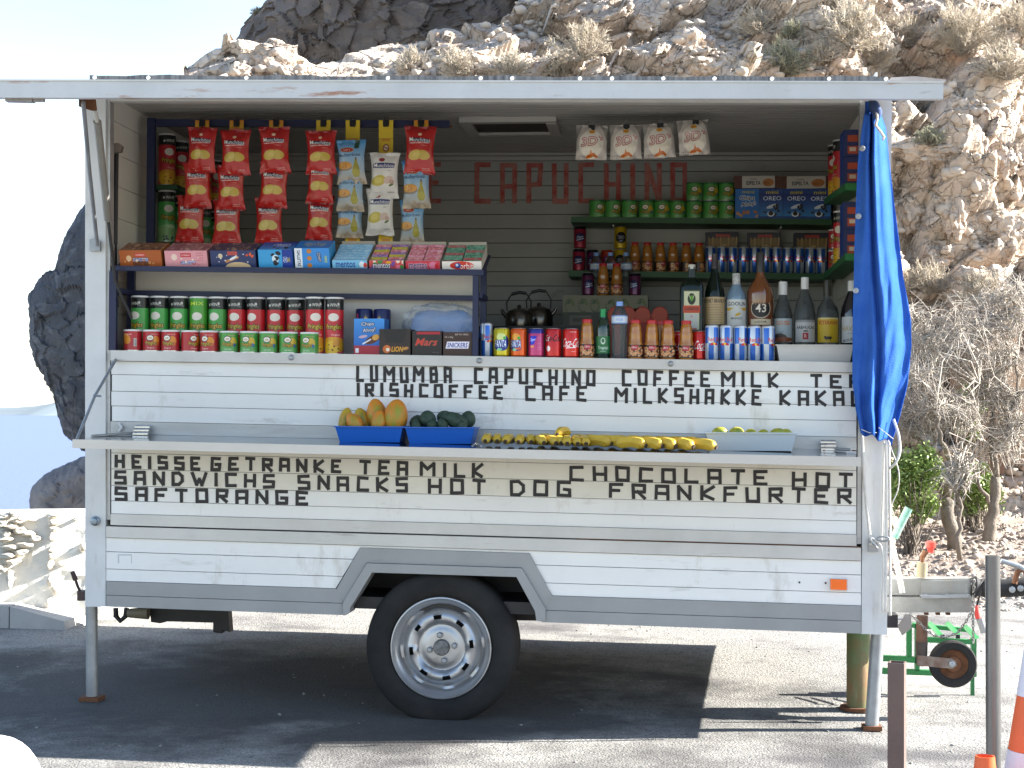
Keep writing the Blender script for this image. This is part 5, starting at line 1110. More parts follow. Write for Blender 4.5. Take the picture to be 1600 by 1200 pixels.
def pr_card2():
    c = Cv(40, 30, '#e0a81c'); c.grad('#e8c22a', '#d9831c', .2, 1); c.line(0, .3, 1, .25, .08, '#c8641c'); return c
card_m = M_('strip card', pr_card, rough=.4); card2_m = M_('strip header', pr_card2, rough=.4)
clip_m = mat('black clip', (.02, .02, .022), .35, .4)
BAGM = {'r': M_('redbag', pr_red, rough=.27, spec=.6), 'w': M_('whitebag', pr_white, rough=.3, spec=.6), 'l': M_('bluebag', pr_lays, rough=.3, spec=.6)}
SY = .44
BAGS = {}
def crisp_bag(kind, px, ytop, wpx, hpx, seed, label, rot, Y, group):
    w, h = wpx * S(Y), hpx * S(Y); V, F, UV = bag_mesh(w, h, .05, seed)
    p = P(px, ytop + hpx, Y); o = mk('crisp_bag', V, F, BAGM[kind], None, smooth=True, uv=UV, local=True)
    o.location = p; o.rotation_euler = (.04, rot, random.Random(seed).uniform(-.08, .08)); return props(o, label, 'crisp bag', group)
strips = [(314, 188, [('r', 314, 197, 51, 74), ('r', 309, 252, 47, 74), ('r', 296, 304, 50, 76)]), (368, 188, [('r', 368, 201, 52, 74), ('r', 361, 256, 48, 73), ('r', 354, 309, 49, 74)]),
          (430, 188, [('r', 430, 197, 53, 75), ('r', 426, 252, 50, 74), ('r', 420, 306, 48, 76)]), (504, 188, [('r', 502, 203, 52, 70), ('r', 499, 248, 46, 71), ('r', 498, 304, 46, 72)]),
          (550, 188, [('l', 550, 218, 49, 70), ('l', 547, 262, 47, 68), ('l', 546, 310, 45, 62)]), (602, 188, [('w', 600, 238, 50, 72), ('w', 594, 294, 47, 74)]), (657, 188, [('r', 655, 197, 52, 76), ('l', 651, 250, 47, 76), ('l', 644, 312, 42, 70)])]
SN = ['leftmost', 'second', 'third', 'fourth', 'fifth', 'sixth', 'rightmost']
PN = ['top', 'middle', 'bottom']; KN = {'r': 'red crisp bag', 'w': 'white crisp bag', 'l': 'pale blue crisp bag'}
for si, (px, yt, bs) in enumerate(strips):
    c = P(px, 196, SY); r_ = FRY - .016
    t = empty('bag_strip', P(px, 380, SY), 'yellow card strip that holds the ' + SN[si] + ' hanging column of crisp bags', 'display strip', 'card strips')
    w = 11.5 * S(SY); a, b = P(px - 11.5, 204, SY), P(px + 11.5, 186.5, SY); q = b[2]
    hd = card2_m if si in (0, 1, 2, 6) else card_m
    lo = P(px, 204 if si in (0, 1, 2, 6) else 215, SY)[2]
    tri = [(-w, 0), (w, 0), (w, q - lo), (w * .45, q - lo), (w * .45, (q - lo) - .022), (-w * .45, (q - lo) - .022), (-w * .45, q - lo), (-w, q - lo)]
    V = [(c[0] + x, SY + .018, lo + z) for x, z in tri]; V += [(x, y + .002, z) for x, y, z in V]; n = 8
    UVh = [((x + w) / (2 * w), z / max(q - lo, .01)) for x, z in tri] * 2
    mk('strip_header', V, [tuple(range(n)), tuple(range(2 * n - 1, n - 1, -1))] + [((i + 1) % n, i, n + i, n + (i + 1) % n) for i in range(n)], hd if hd is card2_m else mat('yellow card', (.72, .52, .03), .4, spots=[((.45, .08, .05), 30, .62, .66, (1, 1, 1))]), t, uv=UVh)
    if si in (4, 5):
        z0_, z1_ = P(px - 3, 396, SY)[2], lo - .001; V = [(c[0] - w, SY + .03, z0_), (c[0] + w, SY + .03, z0_), (c[0] + w, SY + .02, z1_), (c[0] - w, SY + .02, z1_)]; V += [(x, y + .0015, z) for x, y, z in V]
        mk('strip_card', V, [(0, 1, 2, 3), (7, 6, 5, 4), (1, 0, 4, 5), (3, 2, 6, 7), (0, 3, 7, 4), (2, 1, 5, 6)], card_m, t, uv=[(0, 0), (1, 0), (1, 1), (0, 1)] * 6)
    MB().box((c[0] - .012, SY + .012, q - .03), (c[0] + .012, SY + .030, q - .008)).tube([(c[0] - .006, SY + .02, q - .008), (c[0] - .006, SY + .02, q + .012), (c[0] + .006, SY + .02, q + .012), (c[0] + .006, SY + .02, q - .008)], .0015, 6).obj('clip', clip_m, t)
    for bi, (k, bx, yt_, wp, hp) in enumerate(bs):
        nm = PN[bi] if len(bs) == 3 else ['upper', 'lower'][bi]
        crisp_bag(k, bx, yt_, wp, hp, si * 3 + bi + 1, '%s %s in the %s hanging column of crisps' % (nm, KN[k], SN[si]), random.Random(si * 7 + bi).uniform(-.02, .06), SY - .012 - .02 * (len(bs) - bi) + (.02 if bi == 2 else 0), 'crisp bags hanging in columns')
# puffed snack bags clipped to the ceiling
m3d = M_('puffbag', pr_3d, rough=.22, spec=.7)
for i, (px, yt, rot) in enumerate(((924.5, 196, .03), (979, 195, -.02), (1032, 193, -.05), (1087, 188, -.09))):
    Y = .55; V, F, UV = bag_mesh(50 * S(Y), 54 * S(Y), .05, 40 + i, flare=.06); o = mk('puffed_snack_bag', V, F, m3d, None, smooth=True, uv=UV, local=True)
    o.location = P(px - 1, yt + 54, Y); o.rotation_euler = (0, rot, .06 * (i - 1)); props(o, ['leftmost', 'second from left', 'third from left', 'rightmost'][i] + ' of the four silvery white puffed snack bags hanging from the ceiling', 'snack bag', 'puffed snack bags')
    p = P(px, yt + 4, Y); t = empty('binder_clip', p, 'black binder clip holding the ' + ['leftmost', 'second from left', 'third from left', 'rightmost'][i] + ' puffed snack bag', 'binder clip', 'binder clips')
    MB().box((p[0] - .014, Y - .012, p[2] - .012), (p[0] + .014, Y + .012, p[2] + .012)).obj('clip_body', clip_m, t)
    MB().tube([(p[0] - .008, Y, p[2] + .012), (p[0] - .005, Y, p[2] + .028), (p[0] + .005, Y, p[2] + .028), (p[0] + .008, Y, p[2] + .012)], .0015, 6).tube([(p[0], Y, p[2] + .028), (p[0], Y, ceil_z(p[0]))], .0006, 4).obj('clip_wire', galv, t)
# ---- front drinks on the sill
yD = .075
def can_at(key, fn, px, r, h, label, rz=0, Y=yD, name='drink_can', z=shz, group=None, cat='can'):
    o = proto(key, lambda: soda(name, r * S(Y), h * S(Y), M_(key, fn, rough=.22, metal=.35, spec=.6))); return put(o, px, z, Y, label, cat, group, rz=rz)
GD = 'drinks in the front row on the sill'
can_at('energyA', lambda: pr_energy(0), 760, 9.6, 53, 'slim blue and silver energy drink can beside the blue rack leg', .7, group=GD)
can_at('lemon', lambda: pr_soda('lemon'), 783.5, 13, 45.5, 'yellow lemon soda can in the front row', 0, group=GD)
can_at('orange', lambda: pr_soda('orange'), 810.5, 13, 45.5, 'orange soda can in the front row', -.35, group=GD)
can_at('clip', lambda: pr_soda('clip'), 837.5, 12.6, 45.5, 'pink soda can with a blue top band in the front row', -.2, group=GD)
can_at('coke0', lambda: pr_soda('coke0'), 864.5, 13, 46, 'dark red cola can with black lettering in the front row', -.1, group=GD)
can_at('coke', lambda: pr_soda('coke'), 892, 13, 46, 'bright red cola can with white script beside the juice bottle', 0, group=GD)
can_at('coke', None, 1093, 13, 45, 'red cola can between the juice bottle and the energy drinks', .5, Y=.12, group=GD)
can_at('coke', None, 1062, 13, 45, 'red cola can mostly hidden behind the rightmost front juice bottle', -.6, Y=.16, group=GD)
for i, px in enumerate((1112.5, 1134.6, 1156.6, 1178.5, 1200)):
    can_at('energyB', lambda: pr_energy(1), px, 10.8, 55, ORD[i] + ' from the left of the five silver and blue energy cans on the sill', [.2, -.3, .6, .1, .9][i], group='energy cans on the sill')
juice_m = mat('orange juice', (.40, .155, .018), .12, spec=.7, coat=.5)
glass_m = mat('bottle glass', (.92, .95, .95), .04, trans=1.0, ior=1.2)
def juice():
    t = base('juice_bottle'); k = 1.0
    rev('bottle', [(0, 0), (.028, .0), (.0315, .006), (.0315, .062), (.030, .068), (.0265, .085), (.0275, .098), (.0275, .108), (.024, .120), (.0245, .128), (.0225, .140), (.0175, .150), (.0170, .157)], juice_m, t)
    rev('label', [(.0318, .008), (.0318, .060)], M_('juice', pr_juice, rough=.35), t); rev('cap', [(.017, .149), (.0205, .150), (.0208, .162), (.019, .165), (0, .1655)], cap_r, t); return t
juice_x = (917.5, 992.5, 1018, 1044, 1072)
for i, px in enumerate(juice_x):
    put(proto('juice', juice), px, shz, yD, ['peach juice bottle left of the green beer bottle', 'peach juice bottle right beside the clear water bottle', 'third peach juice bottle from the left, in front of the red carton', 'fourth peach juice bottle from the left, in front of the red carton', 'rightmost peach juice bottle on the sill below the square green bottle'][i], 'juice bottle', 'peach juice bottles on the sill', rz=[.1, -.1, .1, -.3, -.1][i], sc=.99)
put(copy_tree(PROTO['juice']), 1031, shz, .16, 'peach juice bottle in the second row peeking between two front ones', 'juice bottle', 'peach juice bottles on the sill', sc=.99)
def pr_beer():
    c = Cv(200, 66, '#1f6a3c'); c.ell(.5, .72, .16, .2, '#cfd8c8'); c.ell(.5, .74, .1, .13, '#1f6a3c'); c.text('Tropical', .5, .30, .24, '#f2f2ea', w=.24); c.line(.44, .12, .56, .12, .03, '#bcd0bc'); return c
t = base('beer_bottle')
rev('bottle', [(0, 0), (.028, 0), (.0305, .005), (.0305, .125), (.027, .142), (.017, .165), (.0135, .180), (.0130, .205)], mat('dark green glass', (.008, .03, .015), .06, spec=.8, coat=.6), t)
rev('label', [(.0308, .022), (.0308, .094)], M_('beer', pr_beer, rough=.4), t); rev('neck_foil', [(.0142, .165), (.0145, .176), (.0142, .204)], mat('green foil', (.02, .22, .08), .3, .4), t); rev('cap', [(.0150, .203), (.0152, .209), (0, .211)], mat('green cap', (.02, .25, .08), .3, .3), t)
put(t, 942, shz, yD, 'green beer bottle between a juice bottle and the water bottle', 'beer bottle', rz=0, sc=.985)
water_m = mat('clear PET', (.80, .84, .88), .08, trans=.93, ior=1.2, spec=.7)
def pr_wlab():
    c = Cv(160, 40, '#c8d4e4'); c.rect(0, 0, 1, .14, '#6a8ac0'); c.rect(0, .86, 1, 1, '#6a8ac0'); c.text('AGUA', .5, .5, .34, '#7a94c4', w=.14); return c
def water():
    t = base('water_bottle'); prof = [(0, .004), (.030, 0), (.0335, .006)]
    for i in range(9): prof += [(.0335, .012 + i * .014), (.0315, .019 + i * .014)]
    prof += [(.0335, .140), (.0340, .146), (.0340, .186), (.031, .194), (.020, .216), (.0135, .224), (.0130, .232)]
    rev('bottle', prof, water_m, t); rev('label', [(.0345, .148), (.0345, .184)], M_('wlab', pr_wlab, rough=.4), t); rev('cap', [(.0150, .224), (.0152, .242), (.014, .2435), (0, .2435)], mat('pale blue cap', (.20, .35, .72), .35), t); return t
put(proto('water', water), 967.5, shz, yD, 'clear water bottle with pale blue cap standing in the front row', 'water bottle', sc=.98)
# ---- liquor bottles behind the cans
yL_ = .30
def bot(name, prof, gm, label_img, lab, cap_prof, capm, px, label, sq=None, liquid=None, Y=yL_, z=None, rz=0, arc=None, dz=.04, zs=1.0):
    t = base(name); k = S(Y); V = [(r * k, h * k) for r, h in prof]
    rev('bottle', V, gm, t, n=32, sq=sq)
    if liquid: rev('liquid', [(r * k * .9, h * k) for r, h in liquid[0]], liquid[1], t, n=32, sq=sq)
    (r, h0, h1, ang) = lab; n = 16; P0 = []; UV = []; F = []
    for i in range(n + 1):
        a = (i / n - .5) * ang
        x, y = math.sin(a), -math.cos(a)
        if sq: kk = 1.0 / max((abs(x) ** sq + abs(y) ** sq) ** (1 / sq), 1e-6); x *= kk; y *= kk
        for h in (h0, h1): P0.append(((r + .25) * k * x, (r + .25) * k * y, h * k)); UV.append((i / n, 0 if h == h0 else 1))
    for i in range(n): F.append((2 * i, 2 * i + 2, 2 * i + 3, 2 * i + 1))
    mk('label', P0, F, M_(name + label[:12], label_img, rough=.45), t, smooth=35, uv=UV, local=True)
    rev('cap', [(r_ * k, h * k) for r_, h in cap_prof], capm, t)
    put(t, px, off(shz, dz), Y, label, 'liquor bottle', 'liquor bottles behind the sill', rz=rz, sc=(1, 1, zs)); return t
# the bottles stand on raised steps behind the sill
shear_box('bottle_step', P(1058, 560, .25)[0], P(1209, 560, .25)[0], .18, .34, off(sill_z, .001), off(sill_z, .0875), dark_in)
shear_box('bottle_step', P(1209.5, 560, .25)[0], P(1345, 560, .25)[0], .20, .34, off(sill_z, .001), off(sill_z, .0395), dark_in)
def pr_jag():
    c = Cv(84, 150, '#c9c49a'); c.rect(0, 0, 1, 1, '#2c3a1e'); c.rect(.05, .03, .95, .97, '#c2c2a0'); c.ell(.5, .78, .14, .14, '#1a2414'); c.ell(.5, .80, .07, .07, '#4c8a1e'); c.line(.3, .9, .42, .8, .02, '#c9c49a'); c.line(.7, .9, .58, .8, .02, '#c9c49a'); c.rect(0, .44, 1, .62, '#b8401c'); c.text('JAGERMEISTER', .5, .53, .09, '#3a1610', w=.86); c.rect(.12, .06, .88, .42, '#b9bcb4'); c.text('56', .5, .36, .06, '#b8304a', w=.12); c.line(.2, .05, .8, .05, .03, '#a8202a'); return c
dg = mat('very dark green glass', (.004, .010, .006), .08, spec=.4)
# square bottle
bot('liquor_bottle', [(0, 0), (17, 0), (18.5, 2), (18.5, 80), (17, 86), (9, 92), (5.5, 96), (5, 112)], dg, pr_jag, (18.5, 14, 76, 1.25), [(5.6, 109), (5.8, 114), (5.5, 116), (0, 116.5)], mat('cream cap', (.5, .48, .42), .4), 1080, 'square dark green herb liqueur bottle with an orange banded label', sq=5, Y=.24, dz=.088, zs=1.02)
def pr_fer():
    c = Cv(100, 100, '#b39a72'); [c.line(.1, .08 + i * .09, .9, .08 + i * .09, .015, '#7a6444') for i in range(8)]; c.text('FERNET-BRANCA', .5, .86, .15, '#2c2418', w=.9); return c
bot('liquor_bottle', [(0, 0), (14, 0), (15.6, 2), (15.6, 66), (14, 76), (8, 94), (5, 104), (4.6, 124)], dg, pr_fer, (15.6, 24, 64, 2.6), [(5.2, 106), (5.2, 112), (4.9, 113), (4.8, 128), (0, 128.5)], mat('dark neck foil', (.03, .02, .02), .4), 1116, 'tall black bottle with a tan text label and a round blue and white seal', Y=.26, dz=.088, zs=1.06)
p = P(1116, 459, .245); MB().lathe([(0, .0006), (.0225, .0006), (.0225, 0)], p, 20, axis='y').obj('seal', M_('seal', lambda: (lambda c: (c.ell(.5, .5, .5, .5, '#a9bccb'), c.line(.3, .65, .6, .5, .05, '#1a2a4a'), c.line(.5, .35, .62, .7, .05, '#1a2a4a'), c)[-1])(Cv(40, 40, '#a9bccb')), rough=.5), bpy.data.objects['liquor_bottle.001'], smooth=False)
def pr_goo():
    c = Cv(90, 100, '#c9cbc8'); c.text('GOOLIN', .5, .84, .13, '#2c3338', w=.86); c.rect(0, .60, 1, .70, '#c9a23a'); c.ell(.5, .60, .24, .1, '#c9cbc8'); c.ell(.55, .46, .12, .05, '#c9a23a', .4); c.text('MANGO', .5, .32, .08, '#4a4e52', w=.5); return c
gin = mat('blue tinted glass', (.16, .25, .34), .05, spec=.8, coat=.5)
bot('liquor_bottle', [(0, 0), (14, 0), (15.6, 2), (15.6, 66), (14.5, 74), (9.5, 84), (5.5, 92), (5.5, 100)], gin, pr_goo, (15.6, 22, 66, 2.3), [(6.3, 90), (6.2, 106), (5.6, 108), (0, 108.5)], mat('speckled white cap', (.62, .62, .6), .5, var=.6, vscale=160), 1150, 'blue tinted gin bottle with white label and speckled white stopper', Y=.26, dz=.088, zs=.98)
def pr_43():
    c = Cv(90, 110, '#6a3212'); c.ell(.5, .60, .36, .36, '#b8ac98'); c.ell(.5, .60, .32, .32, '#16100e'); c.text('43', .5, .60, .3, '#e6dccb', w=.44); c.rect(.05, .02, .95, .22, '#cbbfa4'); c.text('LICOR', .5, .12, .07, '#4a3a24', w=.5); return c
amb = mat('amber liqueur glass', (.16, .05, .012), .05, spec=.8, coat=.6)
bot('liquor_bottle', [(0, 0), (17, 0), (19, 3), (20.5, 76), (20, 82), (15, 92), (8.5, 102), (6, 110), (6, 124)], amb, pr_43, (19.9, 26, 72, 1.9), [(6.6, 112), (6.8, 128), (6.2, 130), (6.3, 142), (5, 145), (0, 145.5)], mat('black stopper', (.03, .028, .026), .35), 1188, 'amber liqueur bottle with a round black 43 emblem', Y=.27, dz=.088, zs=.96)
ghost = mat('clear liquor glass', (.35, .38, .38), .04, trans=.85, ior=1.25, spec=.8)
def pr_rum():
    c = Cv(80, 110, '#a9b6bb'); c.text('RON MIEL', .5, .86, .08, '#c8642a', w=.7); c.text('ARTEMI', .5, .76, .08, '#c8642a', w=.66); c.ell(.3, .18, .26, .18, '#4a3a34'); c.ell(.5, .1, .4, .1, '#8a4a2a'); [c.line(.3, .25, .2 + i * .1, .45, .012, '#3a3a38') for i in range(4)]; return c
bot('liquor_bottle', [(0, 0), (13, 0), (14.6, 2), (14.6, 58), (13, 68), (7.5, 84), (5.8, 92), (5.6, 96)], ghost, pr_rum, (14.6, 18, 54, 2.3), [(6.8, 91), (6.8, 110), (6.3, 111.5), (0, 112)], mat('white cap', (.66, .66, .64), .4), 1223.5, 'clear rum bottle with a painted beach label and white cap', Y=.28)
def pr_are():
    c = Cv(90, 100, '#bcbcba'); c.rect(0, .9, 1, 1, '#8a8a8c'); c.text('AREHUCAS', .5, .66, .13, '#22242a', w=.86); c.ell(.5, .50, .1, .04, '#5a5a5c'); c.rect(.38, .12, .62, .42, '#a82430'); c.text('R', .5, .27, .16, '#d8c8c0', w=.1); return c
bot('liquor_bottle', [(0, 0), (15, 0), (16.6, 2), (16.6, 60), (14, 76), (8, 92), (5.5, 100), (5.4, 106)], ghost, pr_are, (16.6, 18, 52, 2.1), [(6.1, 100), (6.1, 117), (5.7, 118.5), (0, 119)], mat('white cap', (.66, .66, .64), .4), 1257, 'clear white rum bottle with silver label, a tall white cap', Y=.28)
def pr_vet():
    c = Cv(90, 100, '#c9a820'); c.rect(0, .94, 1, 1, '#d9c890'); c.text('VETERANO', .5, .80, .15, '#a82a1c', w=.88); c.ell(.5, .18, .14, .06, '#241a10', .1); c.rect(.42, .06, .45, .16, '#241a10'); c.rect(.56, .06, .59, .16, '#241a10'); c.ell(.38, .22, .05, .04, '#241a10'); return c
bot('liquor_bottle', [(0, 0), (15, 0), (16.8, 2), (17.2, 62), (15, 72), (9.5, 80), (6, 86), (5.8, 96)], ghost, pr_vet, (17.1, 18, 56, 2.2), [(6.4, 90), (6.4, 112), (6, 114.5), (0, 115)], mat('black gold cap', (.03, .026, .018), .35, spots=[((.5, .38, .1), 20, .58, .62, (.3, .3, 2))]), 1293, 'clear brandy bottle with a bright yellow label and black cap', Y=.28)
def pr_ha():
    c = Cv(90, 100, '#c4c8cc'); c.text('HAVANA', .5, .55, .2, '#a8946a', w=.9); c.line(.3, .36, .7, .36, .02, '#7a9ab0'); c.text('BOURBON', .5, .14, .1, '#33363a', w=.8, rot=.2); return c
bot('liquor_bottle', [(0, 0), (16, 0), (17, 2), (17, 62), (15, 74), (8, 92), (5.6, 98), (5.4, 104)], mat('black bottle glass', (.012, .012, .016), .05, spec=.8, coat=.6), pr_ha, (17.1, 18, 58, 2.3), [(6.2, 98), (6.2, 113), (5.8, 114), (0, 114.5)], mat('white cap', (.66, .66, .64), .4), 1331, 'dark bottle with white label half hidden by the blue cloth', Y=.28)
# long white tray on the sill
def open_tray(name, x0, x1, ytop, ybot, Yf, d, m, z, label, slope=.012, lip=.006, rz=0):
    """rectangular tub, flared, with a rim lip"""
    X_, Xb_ = P(x0, ytop, Yf)[0], P(x1, ytop, Yf)[0]; h = (ybot - ytop) * S(Yf); cx = (X_ + Xb_) / 2; w = (Xb_ - X_) / 2
    t = empty(name, (cx, Yf + d / 2, z(cx) + .001), label, 'tray'); th = .003
    def ring(s, dd, zz): return [(-w + s, -d / 2 + s, zz), (w - s, -d / 2 + s, zz), (w - s, d / 2 - s, zz), (-w + s, d / 2 - s, zz)]
    R_ = [ring(slope + lip, 0, 0), ring(lip, 0, h - .004), ring(lip + th, 0, h - .004), ring(slope + lip + th, 0, th)]
    V = sum(R_, []); F = [(3, 2, 1, 0)] + [(k * 4 + i, k * 4 + (i + 1) % 4, k * 4 + 4 + (i + 1) % 4, k * 4 + 4 + i) for k in (0,) for i in range(4)]
    F += [(8 + i, 8 + (i + 1) % 4, 12 + (i + 1) % 4, 12 + i) for i in range(4)] + [(12, 13, 14, 15)]
    mk('tub', V, F, m, t, local=True)
    R2 = [ring(lip + th, 0, h - .0045), ring(0, 0, h - .0045), ring(0, 0, h), ring(lip + th, 0, h)]; V = sum(R2, [])
    mk('rim', V, [(k * 4 + i, k * 4 + (i + 1) % 4, ((k + 1) % 4) * 4 + (i + 1) % 4, ((k + 1) % 4) * 4 + i) for k in range(4) for i in range(4)], m, t, local=True)
    return t
wplast = mat('white plastic', (.66, .66, .65), .4, var=.06, vscale=9)
open_tray('white_tray', 1212, 1336, 535.5, 562, .02, .15, mat('off white plastic', (.55, .54, .51), .45, var=.08, vscale=9), shz, 'long off white plastic tray on the sill in front of the rum bottles')
# ---- goods on the back shelves
Yb = 1.60
GT = 'small green crisp tubes on the upper wall shelf'
rr, hh = 12.4 * S(Yb), 28.3 * S(Yb)
gx_ = (932, 956.5, 982.5, 1009, 1033.5, 1058, 1084, 1110, 1135)
for i, px in enumerate(gx_):
    o = proto('shelfg', lambda: tube_can('small_crisp_tube', rr, hh, M_('shelfg', lambda: pr_small('g')), mat('green lid', (.03, .16, .05), .4)))
    put(o, px, off(sh1, .0), Yb, ORD[i] + ' from the left of the lower row of small green tubes on the wall shelf', 'crisp tube', GT, rz=[.5, .5, .5, -.2, -.15, -.1, 0, 0, 0][i] + .05 * i)
for i, px in enumerate(gx_[6:]):
    put(copy_tree(PROTO['shelfg']), px, off(sh1, hh + .001), Yb, ['left', 'middle', 'right'][i] + ' one of the three small green tubes stacked on top of others', 'crisp tube', 'stacked green tubes', rz=.1)
yb2 = 1.545
box_at('cookie_box', 1148.5, 1185, 293.5, 340, yb2, .06, 'mini_ahoy', side('blue card', (.03, .15, .45)), sh1, 'bright blue chocolate chip cookie box on the upper wall shelf', group='cookie boxes on the wall shelf')
for i, (a, b) in enumerate(((1185.8, 1222.5), (1223.2, 1260), (1260.8, 1297.5))):
    box_at('cookie_box', a, b, 293.5, 341, yb2, .06, 'oreo', side('deep blue card', (.02, .06, .3)), sh1, ['left', 'middle', 'right'][i] + ' one of the three dark blue mini cookie boxes on the wall shelf', group='cookie boxes on the wall shelf')
for i, (a, b) in enumerate(((1147, 1214), (1214.8, 1294))):
    box_at('wafer_pack', a, b, 273.5, 292.5, yb2, .06, 'espelta', side('brown card', (.1, .04, .025)), off(sh1, 47.8 * S(yb2)), ['left', 'right'][i] + ' of the two cream and brown biscuit packs lying on the blue boxes', group='biscuit packs')
for i, (a, b) in enumerate(((1102, 1153), (1168, 1219), (1241, 1293))):
    box_at('biscuit_tin', a, b, 357.5, 424, 1.68, .05, 'biscuit', side('navy black card', (.01, .01, .03)), sh2, ['left', 'middle', 'right'][i] + ' of the three dark biscuit boxes behind the blue energy cans', group='dark biscuit boxes')
for i in range(11):
    px = 1110.5 + i * 17.2
    o = proto('energyC', lambda: soda('energy_can', 8.4 * S(1.58), 41.5 * S(1.58), M_('energyC', lambda: pr_energy(1), rough=.18, metal=.55)))
    put(o, px, sh2, 1.58, ORD[i] + ' from the left in the row of energy cans on the lower wall shelf', 'can', 'energy cans on the wall shelf', rz=[.2, .5, -.1, .3][i % 4])
def jsm(): 
    return copy_tree(PROTO['juice'])
for i, px in enumerate((991.6, 1011, 1031.5, 1051, 1072, 1092)):
    put(jsm(), px, sh2, 1.60, ORD[i] + ' from the left of the juice bottles on the lower wall shelf', 'juice bottle', 'juice bottles on the wall shelf', sc=.93, rz=.3 * i)
def sc_can(key, k, px, z, Y, label, g='soda cans around the wall shelf', rz=0):
    o = proto(key, lambda: soda('drink_can', 9.8 * S(1.6), 35.5 * S(1.6), M_(key, lambda: pr_soda(k), rough=.25, metal=.3))); return put(o, px, z, Y, label, 'can', g, rz=rz)
ch_ = 35.6 * S(1.6)
sc_can('clipr', 'clipr', 904, sh2, 1.6, 'lower dark red can of the pair at the left end of the wall shelf'); sc_can('clipr', 'clipr', 905, off(sh2, ch_), 1.6, 'upper dark red can of the pair at the left end of the wall shelf', rz=.1)
sc_can('pur', 'pur', 925, sh2, 1.64, 'purple can on the wall shelf beside the stacked red pair'); sc_can('org2', 'org2', 948, sh2, 1.64, 'orange red can on the wall shelf behind the water bottles')
sc_can('yel', 'yel', 968, sh2, 1.6, 'lower yellow tonic can on the wall shelf'); sc_can('yel', 'yel', 968.5, off(sh2, ch_), 1.6, 'upper yellow tonic can stacked on the other one', rz=.15)
# carton with leaves, items on it
yc = 1.30
zc_top = level(880, 461, 1012, 462, yc)
w = (1012 - 879) * S(yc); h = .34
o = carton('produce_carton', w, .28, h, BM('veg'), side('grey green card', (.10, .11, .08))); X = P(945.5, 470, yc)[0]; o.location = (X, yc + .14, zc_top(X) - h); 
# print only fills the upper part of the tall carton
me = o.data; l = me.uv_layers[0].data
for i, (u, v) in enumerate([(0, -1.2), (1, -1.2), (1, 1), (0, 1)]): l[i].uv = (u, v)
props(o, 'green and cream carton printed with leaves behind the drinks', 'carton')
MB().box((X - w / 2, yc, shz(X) - .3), (X + w / 2, yc + .28, zc_top(X) - h - .001)).obj('stand', dark_in, None, loc=(X, yc + .14, shz(X) - .3), label='dark low stand under the leaf printed carton inside the trailer', cat='stand')
ZC = zc_top; Yi = 1.36
GC = 'drinks on the leaf printed carton'
for i, px in enumerate((942, 963)): put(jsm(), px, ZC, Yi, ['left', 'right'][i] + ' juice bottle standing on the leaf printed carton', 'juice bottle', GC, sc=.98)
for i, px in enumerate((931, 953.5, 977.5)): put(copy_tree(PROTO['water']), px, ZC, 1.46, ['left', 'middle', 'right'][i] + ' water bottle standing on the leaf printed carton', 'water bottle', GC, sc=.93)
can_at('pur2', lambda: pr_soda('pur'), 918, 9.5, 36, 'purple can at the left on the leaf printed carton', .3, Y=Yi, z=ZC, group=GC)
can_at('pur2', None, 991.5, 9.5, 36, 'purple red can at the right on the leaf printed carton', -.3, Y=Yi, z=ZC, group=GC)
# scalloped red carton
yr_ = 1.05; rcm = mat('red card', (.36, .03, .02), .5, var=.15)
pts = [(951, 560), (951, 500)]
for cx_ in (962, 981, 1004, 1031):
    R = 13.5
    for a in range(0, 9): q = PI - a * PI / 8; pts.append((cx_ + R * math.cos(q) * .95, 492 - R * math.sin(q)))
pts += [(1046, 500), (1046, 560)]
t = empty('scalloped_carton', P(998, 560, yr_ + .05), 'red carton with scalloped round topped edge behind the juice bottles', 'carton')
ring = [P(x, y, yr_) for x, y in pts][::-1]; MB().prism(ring, (0, .12, 0)).obj('carton_card', rcm, t)
for cx_ in (962, 981, 1004, 1031): MB().lathe([(0, .002), (.036, .002), (.038, .0)], P(cx_, 492.5, yr_), 24, axis='y').obj('round_print', mat('lighter red print', (.55, .09, .05), .5), t)
b = MB().box((P(951, 560, yr_)[0], yr_ - .02, .9), (P(1046, 560, yr_)[0], yr_ + .14, P(998, 561, yr_)[2] )); b.obj('stand', dark_in, None, loc=P(998, 700, yr_ + .05), label='dark stand under the red scalloped carton inside the trailer', cat='stand')
# kettles
kst = mat('dull kettle steel', (.16, .15, .135), .22, .9, var=.2)
def kettle(px, py0, r, Y, label, flip=1):
    p = P(px, py0, Y); t = empty('kettle', p, label, 'kettle', 'steel kettles'); k = S(Y)
    V, F, UV = lathe([(0, 0), (r * k * .95, 0), (r * k, .012), (r * k * .97, 22 * k), (r * k * .8, 29 * k), (r * k * .4, 33 * k), (0, 34 * k)], 28); mk('kettle_body', V, F, kst, t, smooth=35, local=True)
    MB().lathe([(3 * k, 33 * k), (3.5 * k, 36 * k), (2 * k, 39 * k), (0, 39.5 * k)], n=12).obj('knob', clip_m, t, local=True, smooth=40)
    MB().tube([(flip * -r * k * .8, 0, 18 * k), (flip * -r * k * 1.15, 0, 26 * k), (flip * -r * k * 1.25, 0, 32 * k)], [.012, .009, .007], 10).obj('spout', kst, t, local=True, smooth=40)
    q = [(-19, 30), (-20, 42), (-13, 54), (0, 58), (12, 56), (19, 44), (18, 30)]; MB().tube([(x * k, 0, z * k) for x, z in q], .0035, 8).obj('handle', dark_s, t, local=True, smooth=40)
    MB().tube([(-12 * k, 0, 55.5 * k), (0, 0, 58.5 * k), (11 * k, 0, 57 * k)], .008, 8).obj('grip', clip_m, t, local=True, smooth=40); return t
